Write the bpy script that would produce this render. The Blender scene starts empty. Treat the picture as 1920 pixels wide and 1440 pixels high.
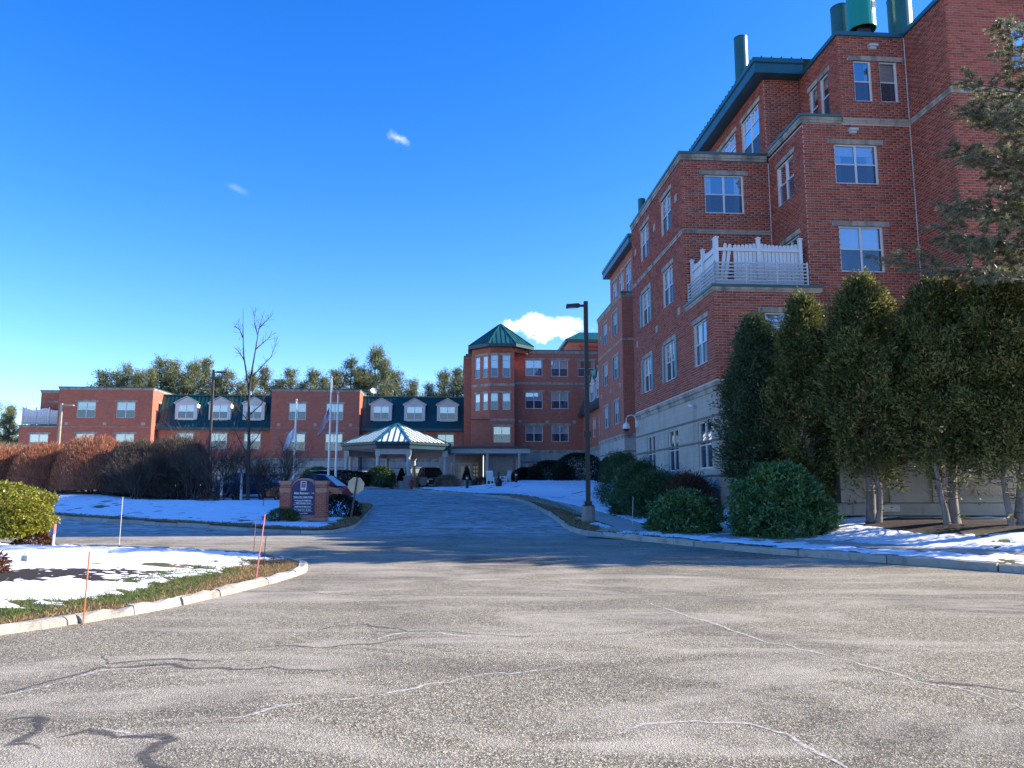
import bpy, bmesh, math, random
import numpy as np
from mathutils import Vector, Matrix

random.seed(7)
RNG = np.random.default_rng(11)
scene = bpy.context.scene
COL = scene.collection
R = math.radians

# ------------------------------------------------------------------ camera
cd = bpy.data.cameras.new('camera')
cam = bpy.data.objects.new('camera', cd); COL.objects.link(cam)
cd.sensor_width = 36.0; cd.lens = 36.0 * 1442 / 1920
cd.clip_start = 0.1; cd.clip_end = 3000
cam.location = (0, 0, 1.6); cam.rotation_euler = (R(90 + 7.70), 0, 0)
scene.camera = cam
scene.render.resolution_x = 1024; scene.render.resolution_y = 768

# ------------------------------------------------------------------ sky and sun
SUN_EL, SUN_HD = R(27.5), R(85)            # heading is clockwise from +Y (straight ahead)
S = Vector((math.sin(SUN_HD) * math.cos(SUN_EL), math.cos(SUN_HD) * math.cos(SUN_EL), math.sin(SUN_EL)))
world = bpy.data.worlds.new('World'); scene.world = world; world.use_nodes = True
wn = world.node_tree.nodes; wl = world.node_tree.links; wn.clear()
w_out = wn.new('ShaderNodeOutputWorld'); w_bg = wn.new('ShaderNodeBackground')
sky = wn.new('ShaderNodeTexSky'); sky.sky_type = 'NISHITA'; sky.sun_disc = False
sky.sun_elevation = SUN_EL; sky.sun_rotation = SUN_HD
sky.altitude = 0; sky.air_density = 1.0; sky.dust_density = 0.3; sky.ozone_density = 4.0
w_hs = wn.new('ShaderNodeHueSaturation'); w_hs.inputs['Saturation'].default_value = 1.33
w_hs.inputs['Hue'].default_value = 0.516
wl.new(sky.outputs[0], w_hs.inputs['Color'])
w_bg.inputs['Strength'].default_value = 0.140
w_tc = wn.new('ShaderNodeTexCoord')


def w_math(op, a, b=None, clamp=False):
    n = wn.new('ShaderNodeMath'); n.operation = op; n.use_clamp = clamp
    for i, v in enumerate((a, b)):
        if v is None: continue
        if isinstance(v, (int, float)): n.inputs[i].default_value = v
        else: wl.new(v, n.inputs[i])
    return n.outputs[0]


def w_dot(vec):
    n = wn.new('ShaderNodeVectorMath'); n.operation = 'DOT_PRODUCT'
    wl.new(w_tc.outputs['Generated'], n.inputs[0]); n.inputs[1].default_value = vec
    return n.outputs['Value']


def cloud_mask(az, el, hw, hh, soft, nscale, namp, tilt=0.0, dens=1.0):
    """a small fair-weather cloud around one sky direction; az clockwise from +Y"""
    c = Vector((math.sin(az) * math.cos(el), math.cos(az) * math.cos(el), math.sin(el)))
    r = Vector((math.cos(az), -math.sin(az), 0)); u = r.cross(c)
    r2 = r * math.cos(tilt) + u * math.sin(tilt); u2 = u * math.cos(tilt) - r * math.sin(tilt)
    dc = w_math('MAXIMUM', w_dot(c), 0.05)
    a = w_math('DIVIDE', w_math('DIVIDE', w_dot(r2), dc), hw)
    b = w_math('DIVIDE', w_math('DIVIDE', w_dot(u2), dc), hh)
    d = w_math('SQRT', w_math('ADD', w_math('MULTIPLY', a, a), w_math('MULTIPLY', b, b)))
    nz = wn.new('ShaderNodeTexNoise'); nz.inputs['Scale'].default_value = nscale
    nz.inputs['Detail'].default_value = 6; nz.inputs['Roughness'].default_value = 0.62
    wl.new(w_tc.outputs['Generated'], nz.inputs['Vector'])
    k = w_math('ADD', w_math('SUBTRACT', 1.0, d), w_math('MULTIPLY', w_math('SUBTRACT', nz.outputs['Fac'], 0.5), namp))
    m = wn.new('ShaderNodeMapRange'); m.interpolation_type = 'SMOOTHSTEP'
    m.inputs['From Min'].default_value = 0.0; m.inputs['From Max'].default_value = soft
    wl.new(k, m.inputs['Value'])
    return w_math('MULTIPLY', m.outputs[0], dens, True)


cl = w_math('MAXIMUM', cloud_mask(R(2.5), R(11.95), 0.060, 0.0185, 0.60, 30, 2.1, R(-4)),
            cloud_mask(R(-8.9), R(25.2), 0.022, 0.0075, 1.3, 75, 2.2, R(-30), 0.30))
cl = w_math('MAXIMUM', cl, cloud_mask(R(-20.5), R(20.7), 0.020, 0.006, 1.2, 60, 1.8, R(-20), 0.08))
w_mix = wn.new('ShaderNodeMix'); w_mix.data_type = 'RGBA'
wl.new(cl, w_mix.inputs[0]); wl.new(w_hs.outputs[0], w_mix.inputs[6])
w_mix.inputs[7].default_value = (7.2, 7.4, 7.8, 1)
wl.new(w_mix.outputs[2], w_bg.inputs['Color']); wl.new(w_bg.outputs[0], w_out.inputs['Surface'])

sd = bpy.data.lights.new('sun', 'SUN'); sd.energy = 4.7; sd.angle = R(0.5); sd.color = (1.0, 0.88, 0.72)
sun = bpy.data.objects.new('sun', sd); COL.objects.link(sun)
sun.rotation_euler = S.to_track_quat('Z', 'Y').to_euler(); sun.location = (40, 5, 30)

scene.view_settings.view_transform = 'Standard'; scene.view_settings.look = 'None'
scene.view_settings.gamma = 1; scene.view_settings.use_curve_mapping = False
scene.view_settings.exposure = 1.33
scene.cycles.max_bounces = 6; scene.cycles.transparent_max_bounces = 12
scene.cycles.use_denoising = True

# ------------------------------------------------------------------ frame shared by all the brick wings
TH = R(4.0); CT, ST = math.cos(TH), math.sin(TH)


def W(p, q, z=0.0):
    return Vector((p * CT - q * ST, p * ST + q * CT, z))


def base(y):
    """height of the pavement: level near the viewer, then a steady rise towards the buildings"""
    y = np.asarray(y, float)
    r = lambda t: np.where(t < 14, 0, np.where(t < 26, .0346 * (np.clip(t, 14, 26) - 14) ** 2 / 24, .0346 * (t - 20)))
    t = np.clip(y - 64, 0, 12)
    return np.where(y < 64, r(y), r(np.float64(64)) + .0346 * (t - t * t / 24))


def bz(y): return float(base(y))


# ------------------------------------------------------------------ noise for terrain
def _h(ix, iy, s):
    n = (ix * 374761393 + iy * 668265263 + s * 974711) & 0x7fffffff
    n = ((n ^ (n >> 13)) * 1274126177) & 0x7fffffff
    return ((n ^ (n >> 16)) & 0xffff) / 65535.0


def vnoise(x, y, s=0):
    x = np.asarray(x, float); y = np.asarray(y, float)
    ix = np.floor(x).astype(np.int64); iy = np.floor(y).astype(np.int64)
    fx = x - ix; fy = y - iy; fx = fx * fx * (3 - 2 * fx); fy = fy * fy * (3 - 2 * fy)
    a = _h(ix, iy, s) * (1 - fx) + _h(ix + 1, iy, s) * fx
    b = _h(ix, iy + 1, s) * (1 - fx) + _h(ix + 1, iy + 1, s) * fx
    return a * (1 - fy) + b * fy


def fbm(x, y, s=0, o=4, g=.5):
    v = 0; a = 1; t = 0
    for k in range(o):
        v = v + a * vnoise(np.asarray(x) * 2 ** k, np.asarray(y) * 2 ** k, s + k * 17); t += a; a *= g
    return v / t


def sstep(a, b, x):
    t = np.clip((np.asarray(x, float) - a) / (b - a), 0, 1); return t * t * (3 - 2 * t)


# ------------------------------------------------------------------ materials
MATS = {}


class NT:
    """tiny node-tree writer"""
    def __init__(s, name):
        s.m = bpy.data.materials.new(name); s.m.use_nodes = True
        s.t = s.m.node_tree; s.n = s.t.nodes; s.l = s.t.links
        s.b = s.n['Principled BSDF']; s.out = s.n['Material Output']
        MATS[name] = s.m

    def node(s, kind, **kw):
        n = s.n.new('ShaderNode' + kind)
        for k, v in kw.items():
            if k in n.inputs: s.put(n.inputs[k], v)
            else: setattr(n, k, v)
        return n

    def put(s, sock, v):
        if hasattr(v, 'is_output'): s.l.new(v, sock)
        elif isinstance(v, tuple) and len(v) == 3 and sock.type == 'RGBA': sock.default_value = (*v, 1)
        else: sock.default_value = v

    def set(s, **kw):
        for k, v in kw.items(): s.put(s.b.inputs[k.replace('_', ' ')], v)
        return s

    def noise(s, scale, vec=None, detail=4, rough=.55, dist=0):
        n = s.node('TexNoise'); n.inputs['Scale'].default_value = scale; n.inputs['Detail'].default_value = detail
        n.inputs['Roughness'].default_value = rough; n.inputs['Distortion'].default_value = dist
        if vec is not None: s.l.new(vec, n.inputs['Vector'])
        return n.outputs['Fac']

    def obj(s, sx=1, sy=1, sz=1):
        t = s.node('TexCoord').outputs['Object']
        if (sx, sy, sz) == (1, 1, 1): return t
        m = s.node('Mapping'); m.inputs['Scale'].default_value = (sx, sy, sz); s.l.new(t, m.inputs['Vector'])
        return m.outputs[0]

    def uv(s, sx=1, sy=1):
        t = s.node('TexCoord').outputs['UV']
        if (sx, sy) == (1, 1): return t
        m = s.node('Mapping'); m.inputs['Scale'].default_value = (sx, sy, 1); s.l.new(t, m.inputs['Vector'])
        return m.outputs[0]

    def ramp(s, fac, *stops):
        r = s.node('ValToRGB'); s.l.new(fac, r.inputs[0]); e = r.color_ramp.elements
        while len(e) < len(stops): e.new(.5)
        for k, (p, c) in enumerate(stops):
            e[k].position = p; e[k].color = (*c, 1) if isinstance(c, tuple) else (c, c, c, 1)
        return r.outputs[0]

    def mix(s, fac, a, b, mode='MIX'):
        m = s.node('Mix', data_type='RGBA', blend_type=mode)
        s.put(m.inputs[0], fac); s.put(m.inputs[6], a); s.put(m.inputs[7], b)
        return m.outputs[2]

    def math(s, op, a, b=0.0, clamp=False):
        m = s.node('Math', operation=op, use_clamp=clamp); s.put(m.inputs[0], a); s.put(m.inputs[1], b)
        return m.outputs[0]

    def bump(s, h, strength=.3, dist=.02):
        b = s.node('Bump'); b.inputs['Strength'].default_value = strength; b.inputs['Distance'].default_value = dist
        s.l.new(h, b.inputs['Height']); s.l.new(b.outputs[0], s.b.inputs['Normal'])

    def attr(s, name): return s.node('Attribute', attribute_name=name).outputs['Fac']


def plain(name, c, rough=.6, var=.12, scale=6, metal=0, spec=.4, bump=0.0):
    t = NT(name); f = t.noise(scale, t.obj(), 5)
    lo = tuple(v * (1 - var) for v in c); hi = tuple(min(1, v * (1 + var)) for v in c)
    t.set(Base_Color=t.ramp(f, (.3, lo), (.7, hi)), Roughness=rough, Metallic=metal)
    t.b.inputs['Specular IOR Level'].default_value = spec
    if bump: t.bump(t.noise(scale * 6, t.obj(), 4), bump, .01)
    return t.m


BRICK_STOPS = ((.0, (.25, .062, .042)), (.35, (.35, .082, .052)), (.7, (.45, .108, .064)), (1., (.38, .122, .088)))
# single bricks and brick courses laid as geometry
t = NT('brick_clay')
f = t.math('FRACT', t.math('ADD', t.attr('rnd'), t.node('ObjectInfo').outputs['Random']))
c = t.ramp(f, *BRICK_STOPS)
stain = t.noise(.45, t.obj(1, 1, .35), 5, .6)
c = t.mix(t.ramp(stain, (.45, 0.0), (.75, .38)), c, (.26, .070, .052))
c = t.mix(t.ramp(t.noise(1.0, t.obj(2.6, 2.6, .16), 5, .6), (.55, 0.0), (.70, .45)), c, (.15, .052, .045))
t.set(Base_Color=c, Roughness=.82); t.b.inputs['Specular IOR Level'].default_value = .25
t.bump(t.noise(160, t.obj(), 3), .35, .003)
# mortar sheet behind the bricks
t = NT('mortar')
t.set(Base_Color=t.ramp(t.noise(9, t.obj(), 5), (.3, (.60, .42, .34)), (.7, (.72, .54, .45))), Roughness=.95)
# brick wall too far away to lay brick by brick
t = NT('brick_far')
b = t.node('TexBrick'); t.l.new(t.uv(), b.inputs['Vector'])
b.offset = .5; b.inputs['Scale'].default_value = 1; b.inputs['Brick Width'].default_value = .305
b.inputs['Row Height'].default_value = .1016; b.inputs['Mortar Size'].default_value = .008
b.inputs['Mortar Smooth'].default_value = .2; b.inputs['Bias'].default_value = 0
b.inputs['Color1'].default_value = (.32, .070, .040, 1); b.inputs['Color2'].default_value = (.47, .112, .058, 1)
b.inputs['Mortar'].default_value = (.52, .33, .24, 1)
c = t.mix(t.ramp(t.noise(.5, t.obj(1, 1, .3), 5), (.4, 0.0), (.75, .35)), b.outputs['Color'], (.34, .084, .054))
t.set(Base_Color=c, Roughness=.85); t.bump(b.outputs['Fac'], .4, -.008)
# beige split-face block with coarse horizontal joints
t = NT('block_beige')
b = t.node('TexBrick'); t.l.new(t.uv(), b.inputs['Vector']); b.offset = .5
b.inputs['Scale'].default_value = 1; b.inputs['Brick Width'].default_value = .405; b.inputs['Row Height'].default_value = .2032
b.inputs['Mortar Size'].default_value = .006; b.inputs['Color1'].default_value = (.42, .365, .30, 1)
b.inputs['Color2'].default_value = (.47, .415, .345, 1); b.inputs['Mortar'].default_value = (.36, .31, .26, 1)
st = t.noise(.8, t.obj(1.2, 1.2, .25), 6, .62)
c = t.mix(t.ramp(st, (.48, 0.0), (.74, .62)), b.outputs['Color'], (.17, .145, .12))
t.set(Base_Color=c, Roughness=.9); t.bump(t.noise(40, t.obj(), 4), .35, .008)
t = NT('stone_trim')
st = t.noise(1.4, t.obj(1.5, 1.5, .4), 6, .65)
c = t.mix(t.ramp(st, (.44, 0.0), (.66, .85)), t.ramp(t.noise(14, t.obj(), 4), (.3, (.37, .31, .245)), (.7, (.46, .395, .315))), (.115, .105, .09))
t.set(Base_Color=c, Roughness=.88); t.bump(t.noise(50, t.obj(), 4), .25, .005)
plain('block_band', (.185, .150, .125), .92, .2, 9, bump=.2)
# green-blue painted metal
for nm, col, ro in (('roof_green', (.020, .105, .085), .30), ('trim_teal', (.012, .090, .120), .38), ('flue_green', (.020, .095, .095), .33), ('fascia_dark', (.012, .055, .070), .45), ('roof_mansard', (.012, .062, .060), .34)):
    t = NT(nm); f = t.noise(1.2, t.obj(), 5)
    t.set(Base_Color=t.ramp(f, (.3, tuple(v * .82 for v in col)), (.7, tuple(v * 1.15 for v in col))), Roughness=ro)
    t.b.inputs['Specular IOR Level'].default_value = .55
t = NT('flue_bright'); t.set(Base_Color=(.015, .235, .16), Roughness=.22); t.b.inputs['Specular IOR Level'].default_value = .7
plain('white_vinyl', (.66, .66, .66), .45, .04, 3)
plain('white_paint', (.70, .70, .68), .55, .07, 4)
plain('railing_grey', (.52, .53, .52), .5, .05, 5)
plain('dormer_trim', (.62, .58, .53), .6, .06, 4)
plain('column_beige', (.50, .47, .42), .6, .06, 4)
plain('shutter_teal', (.16, .30, .31), .55, .1, 4)
plain('dark_steel', (.020, .017, .018), .45, .2, 9)
plain('black_plastic', (.012, .012, .014), .4, .2, 9)
plain('galvanised', (.42, .43, .44), .35, .1, 12, metal=.6)
plain('pole_aluminium', (.62, .62, .62), .32, .06, 8, metal=.4)
plain('pole_brown', (.085, .062, .050), .5, .15, 8)
plain('lamp_concrete', (.25, .235, .205), .9, .2, 7, bump=.4)
plain('red_paint', (.42, .022, .020), .4, .1, 6)
plain('sign_navy', (.010, .016, .105), .35, .06, 5)
plain('sign_stone', (.44, .235, .175), .85, .12, 9, bump=.2)
plain('lettering_white', (.75, .75, .74), .5, .02, 3)
plain('stake_orange', (.50, .16, .06), .5, .1, 9)
plain('stake_pink', (.72, .22, .20), .5, .1, 9)
plain('stake_white', (.72, .70, .68), .5, .05, 9)
plain('sign_back', (.46, .38, .28), .4, .18, 5, metal=.3)
plain('tyre', (.013, .013, .013), .8, .2, 20)
plain('rim', (.45, .46, .47), .3, .05, 9, metal=.8)
plain('interior', (.085, .082, .085), .9, .2, 3)
plain('blind_cloth', (.66, .66, .66), .8, .05, 5)
plain('timber_grey', (.42, .38, .34), .85, .15, 9, bump=.4)
t = NT('curtain'); w = t.node('TexWave', wave_type='BANDS', bands_direction='X'); w.inputs['Scale'].default_value = 6
w.inputs['Distortion'].default_value = 1.5; t.l.new(t.obj(), w.inputs['Vector'])
t.set(Base_Color=t.ramp(w.outputs['Fac'], (0, (.42, .43, .44)), (1, (.66, .66, .65))), Roughness=.9); t.bump(w.outputs['Fac'], .6, .02)


def glass_mat(name, tint, refl, screen):
    t = NT(name)
    tr = t.node('BsdfTransparent'); tr.inputs[0].default_value = (*tint, 1)
    gl = t.node('BsdfGlossy'); gl.inputs['Color'].default_value = (.95, .97, 1, 1); gl.inputs['Roughness'].default_value = .015
    fr = t.node('Fresnel'); fr.inputs['IOR'].default_value = 1.5
    bp = t.node('Bump'); bp.inputs['Strength'].default_value = .06; bp.inputs['Distance'].default_value = .02
    t.l.new(t.noise(1.3, t.obj(), 2), bp.inputs['Height']); t.l.new(bp.outputs[0], gl.inputs['Normal'])
    fac = t.math('ADD', t.math('MULTIPLY', fr.outputs[0], 1.0 - refl), refl, True)
    m1 = t.node('MixShader'); t.l.new(fac, m1.inputs[0]); t.l.new(tr.outputs[0], m1.inputs[1]); t.l.new(gl.outputs[0], m1.inputs[2])
    last = m1
    if screen:
        df = t.node('BsdfDiffuse'); df.inputs[0].default_value = (.060, .075, .105, 1)
        m2 = t.node('MixShader'); m2.inputs[0].default_value = screen
        t.l.new(m1.outputs[0], m2.inputs[1]); t.l.new(df.outputs[0], m2.inputs[2]); last = m2
    t.l.new(last.outputs[0], t.out.inputs['Surface'])


glass_mat('glass', (.78, .82, .86), .30, 0)
glass_mat('glass_screen', (.62, .68, .75), .24, .60)
t = NT('car_glass'); t.set(Base_Color=(.012, .016, .02), Roughness=.05); t.b.inputs['Specular IOR Level'].default_value = .8
for nm, col in (('paint_red', (.22, .006, .008)), ('paint_blue', (.012, .035, .11)), ('paint_grey', (.10, .11, .13)), ('paint_black', (.006, .006, .008))):
    t = NT(nm); t.set(Base_Color=col, Roughness=.28); t.b.inputs['Coat Weight'].default_value = .8; t.b.inputs['Coat Roughness'].default_value = .06
t = NT('lamp_red'); t.set(Base_Color=(.30, .008, .008), Roughness=.2)
t = NT('lamp_clear'); t.set(Base_Color=(.6, .62, .65), Roughness=.12)

# asphalt with exposed aggregate, frost and salt
t = NT('asphalt')
o = t.obj()
v = t.node('TexVoronoi', feature='F1'); v.inputs['Scale'].default_value = 92; v.inputs['Randomness'].default_value = 1; t.l.new(o, v.inputs['Vector'])
spk = t.ramp(v.outputs['Color'], (.05, .03), (.38, .13), (.66, .33), (.92, .85))
v2 = t.node('TexVoronoi', feature='F1'); v2.inputs['Scale'].default_value = 30; t.l.new(o, v2.inputs['Vector'])
spk2 = t.ramp(v2.outputs['Color'], (.1, .10), (.9, .36))
c = t.mix(.22, spk, spk2)
c = t.mix(1.0, c, (.93, .83, .60), 'MULTIPLY')
big = t.noise(.33, o, 6, .6, .6)
c = t.mix(t.ramp(big, (.34, .50), (.52, 0.0)), c, (.045, .042, .040))           # worn dark patches
salt = t.noise(.55, t.obj(.55, 1.5, 1), 7, .68, 1.2)
c = t.mix(t.ramp(salt, (.47, 0.0), (.68, .72)), c, (.47, .425, .335))              # salt bloom
fine = t.noise(1.5, t.obj(.55, .8, 1), 8, .72, 2.2)
c = t.mix(t.math('MULTIPLY', t.ramp(fine, (.44, .06), (.62, .80)), t.attr('frost')), c, (.62, .64, .67))   # frost streaks on the drive
t.set(Base_Color=c, Roughness=.88); t.b.inputs['Specular IOR Level'].default_value = .3
t.bump(v.outputs['Distance'], .55, .012)
for nm, col, lo, hi in (('crack_salt', (.62, .59, .53), .36, .56), ('crack_tar', (.075, .070, .068), .30, .56)):
    t = NT(nm); t.set(Base_Color=t.ramp(t.noise(14, t.obj(), 5), (.3, tuple(v * .7 for v in col)), (.7, tuple(v * 1.2 for v in col))), Roughness=.88)
    tr = t.node('BsdfTransparent'); m_ = t.node('MixShader')
    al = t.math('MULTIPLY', t.ramp(t.noise(26, t.obj(), 6, .7), (lo, 0.0), (hi, .85)), t.attr('edge'))
    t.l.new(al, m_.inputs[0]); t.l.new(tr.outputs[0], m_.inputs[1]); t.l.new(t.b.outputs[0], m_.inputs[2]); t.l.new(m_.outputs[0], t.out.inputs['Surface'])
t = NT('granite_kerb')
f = t.noise(2.2, t.obj(), 6, .6); g = t.node('TexVoronoi'); g.inputs['Scale'].default_value = 130; t.l.new(t.obj(), g.inputs['Vector'])
c = t.mix(.28, t.ramp(f, (.3, (.36, .32, .25)), (.7, (.52, .475, .385))), t.ramp(g.outputs['Color'], (.1, .12), (.9, .62)))
c = t.mix(t.math('MULTIPLY', t.node('ObjectInfo').outputs['Random'], .55), c, (.23, .215, .19))
st = t.noise(3.5, t.obj(), 6, .7); c = t.mix(t.ramp(st, (.52, 0.0), (.68, .6)), c, (.13, .115, .09))
t.set(Base_Color=c, Roughness=.85); t.bump(t.noise(28, t.obj(), 5), .8, .02)
t = NT('concrete_walk')
c = t.ramp(t.noise(1.1, t.obj(), 6, .6), (.3, (.36, .325, .27)), (.7, (.48, .44, .37)))
t.set(Base_Color=c, Roughness=.9); t.bump(t.noise(60, t.obj(), 4), .3, .004)
# soil, mulch and dead turf under the snow
t = NT('turf')
n1 = t.noise(1.7, t.obj(), 6, .65); n2 = t.noise(38, t.obj(), 4, .7)
g = t.mix(n2, (.030, .048, .012), (.085, .105, .030)); d = t.mix(n2, (.105, .070, .030), (.235, .165, .080))
c = t.mix(t.ramp(n1, (.42, 0.0), (.6, 1.0)), g, d)
c = t.mix(t.attr('mulch'), c, t.mix(n2, (.010, .007, .006), (.040, .025, .020)))
t.set(Base_Color=c, Roughness=.97); t.bump(n2, .9, .04)
t = NT('snow')
t.set(Base_Color=t.ramp(t.noise(3, t.obj(), 6, .6), (.3, (.77, .79, .83)), (.7, (.86, .87, .90))), Roughness=.75)
t.b.inputs['Subsurface Weight'].default_value = 0.0
t.bump(t.noise(22, t.obj(), 6, .65), .5, .025)
t = NT('far_ground'); t.set(Base_Color=t.ramp(t.noise(.06, t.obj(), 6), (.45, (.09, .08, .05)), (.6, (.6, .62, .66))), Roughness=.95)


def leaf_mat(name, stops, transl=.3, rough=.55, spec=.3):
    t = NT(name); c = t.ramp(t.attr('rnd'), *stops)
    t.set(Base_Color=c, Roughness=rough); t.b.inputs['Specular IOR Level'].default_value = spec
    if transl:
        tl = t.node('BsdfTranslucent'); t.l.new(c, tl.inputs[0])
        m = t.node('MixShader'); m.inputs[0].default_value = transl
        t.l.new(t.b.outputs[0], m.inputs[1]); t.l.new(tl.outputs[0], m.inputs[2]); t.l.new(m.outputs[0], t.out.inputs['Surface'])


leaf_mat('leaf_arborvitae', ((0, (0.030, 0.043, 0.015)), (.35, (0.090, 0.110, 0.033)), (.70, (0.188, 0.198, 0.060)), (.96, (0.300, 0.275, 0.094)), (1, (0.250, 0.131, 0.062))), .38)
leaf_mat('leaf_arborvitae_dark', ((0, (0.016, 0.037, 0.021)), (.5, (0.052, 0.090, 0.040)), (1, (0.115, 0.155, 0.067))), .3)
leaf_mat('leaf_rhododendron', ((0, (0.029, 0.077, 0.024)), (.6, (0.083, 0.182, 0.053)), (.93, (0.162, 0.259, 0.077)), (1, (0.559, 0.441, 0.147))), .2, .35, .5)
leaf_mat('leaf_yew', ((0, (0.021, 0.054, 0.021)), (.6, (0.054, 0.114, 0.038)), (1, (0.114, 0.183, 0.060))), .2)
leaf_mat('leaf_yew_brown', ((0, (0.045, 0.027, 0.018)), (.6, (0.090, 0.051, 0.030)), (1, (0.135, 0.078, 0.042))), .2)
leaf_mat('leaf_box', ((0, (.10, .115, .012)), (.5, (.25, .25, .028)), (.9, (.40, .37, .06)), (1, (.55, .50, .18))), .35, .4, .5)
leaf_mat('leaf_pine', ((0, (.075, .095, .050)), (.5, (.18, .195, .10)), (1, (.36, .345, .20))), .45, .40, .5)
leaf_mat('leaf_pine_far', ((0, (0.072, 0.102, 0.055)), (.5, (0.153, 0.183, 0.087)), (1, (0.332, 0.301, 0.128))), .3)
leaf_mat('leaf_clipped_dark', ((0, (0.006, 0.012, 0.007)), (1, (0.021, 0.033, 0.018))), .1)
leaf_mat('twig_red', ((0, (0.140, 0.056, 0.035)), (.6, (0.304, 0.126, 0.071)), (1, (0.531, 0.241, 0.115))), 0)
leaf_mat('twig_grey', ((0, (0.039, 0.029, 0.023)), (.6, (0.091, 0.068, 0.052)), (1, (0.169, 0.127, 0.091))), 0)
leaf_mat('twig_tan', ((0, (.14, .095, .055)), (1, (.34, .25, .14))), .1)
leaf_mat('grass_green', ((0, (0.051, 0.093, 0.017)), (1, (0.170, 0.230, 0.054))), .3)
leaf_mat('grass_dead', ((0, (0.163, 0.100, 0.040)), (.6, (0.312, 0.206, 0.094)), (1, (0.500, 0.362, 0.188))), .3)
leaf_mat('leaf_brown', ((0, (.05, .018, .010)), (1, (.17, .075, .035))), .2)
t = NT('bark'); f = t.noise(7, t.obj(1, 1, .25), 6, .65)
t.set(Base_Color=t.ramp(f, (.3, (.10, .080, .065)), (.65, (.30, .255, .215))), Roughness=.95); t.bump(f, .8, .03)
t = NT('bark_dark'); f = t.noise(7, t.obj(1, 1, .25), 6, .65)
t.set(Base_Color=t.ramp(f, (.3, (.030, .025, .022)), (.65, (.085, .070, .060))), Roughness=.95); t.bump(f, .8, .03)
# beige steel of the container with rust runs
t = NT('container_beige')
ru = t.noise(1.6, t.obj(3.2, 3.2, .45), 6, .62)
low = t.node('SeparateXYZ'); t.l.new(t.obj(), low.inputs[0])
c = t.mix(t.ramp(ru, (.56, 0.0), (.70, .75)), t.ramp(t.noise(2.2, t.obj(), 5), (.3, (.30, .265, .215)), (.7, (.385, .345, .285))), (.155, .070, .035))
t.set(Base_Color=c, Roughness=.6)
# flag cloth: stripes and canton from the cloth's own coordinates
t = NT('flag_stripes'); sp = t.node('SeparateXYZ'); t.l.new(t.uv(), sp.inputs[0])
st = t.math('GREATER_THAN', t.math('FRACT', t.math('MULTIPLY', sp.outputs[1], 6.5)), .5)
c = t.mix(st, (.45, .02, .03), (.75, .75, .75))
can = t.math('MULTIPLY', t.math('LESS_THAN', sp.outputs[0], .42), t.math('GREATER_THAN', sp.outputs[1], .46))
vs = t.node('TexVoronoi'); vs.inputs['Scale'].default_value = 16; vs.inputs['Randomness'].default_value = 0; t.l.new(t.uv(), vs.inputs['Vector'])
c = t.mix(can, c, t.mix(t.math('LESS_THAN', vs.outputs['Distance'], .28), (.012, .018, .11), (.75, .75, .78)))
t.set(Base_Color=c, Roughness=.8)
plain('flag_white', (.78, .78, .80), .8, .04, 4)


# ------------------------------------------------------------------ object helpers
BASE = {}


def setp(o, label=None, cat=None, group=None, kind=None):
    if label: o['label'] = label
    if cat: o['category'] = cat
    if group: o['group'] = group
    if kind: o['kind'] = kind
    return o


def thing(name, label, cat, loc=(0, 0, 0), rz=0.0, group=None, kind=None):
    o = bpy.data.objects.new(name, None); COL.objects.link(o)
    o.empty_display_size = .3; o.location = loc; o.rotation_euler = (0, 0, rz)
    return setp(o, label, cat, group, kind)


def wing(name, label, p, q, z):
    o = thing(name, label, 'building', W(p, q, z), TH); BASE[o.name] = Vector((p, q, z)); return o


def link(name, me, parent=None, mat=None, loc=None, rz=0.0):
    o = bpy.data.objects.new(name, me); COL.objects.link(o)
    if mat and not me.materials: me.materials.append(MATS[mat])
    if parent: o.parent = parent
    if loc is not None: o.location = loc
    if rz: o.rotation_euler = (0, 0, rz)
    return o


def npmesh(name, V, F, mat=None, rnd=None, smooth=False, attrs=None, uv=None):
    """V (n,3), F (m,k) with constant k; rnd per vertex"""
    V = np.asarray(V, np.float32); F = np.asarray(F, np.int32); k = F.shape[1]
    me = bpy.data.meshes.new(name)
    me.vertices.add(len(V)); me.vertices.foreach_set('co', V.ravel())
    me.loops.add(F.size); me.loops.foreach_set('vertex_index', F.ravel())
    me.polygons.add(len(F)); me.polygons.foreach_set('loop_start', np.arange(0, F.size, k, dtype=np.int32))
    if smooth: me.polygons.foreach_set('use_smooth', np.ones(len(F), bool))
    me.update(calc_edges=True)
    for nm, arr in ([('rnd', rnd)] if rnd is not None else []) + list((attrs or {}).items()):
        a = me.attributes.new(nm, 'FLOAT', 'POINT'); a.data.foreach_set('value', np.asarray(arr, np.float32))
    if mat: me.materials.append(MATS[mat])
    return me


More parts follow.
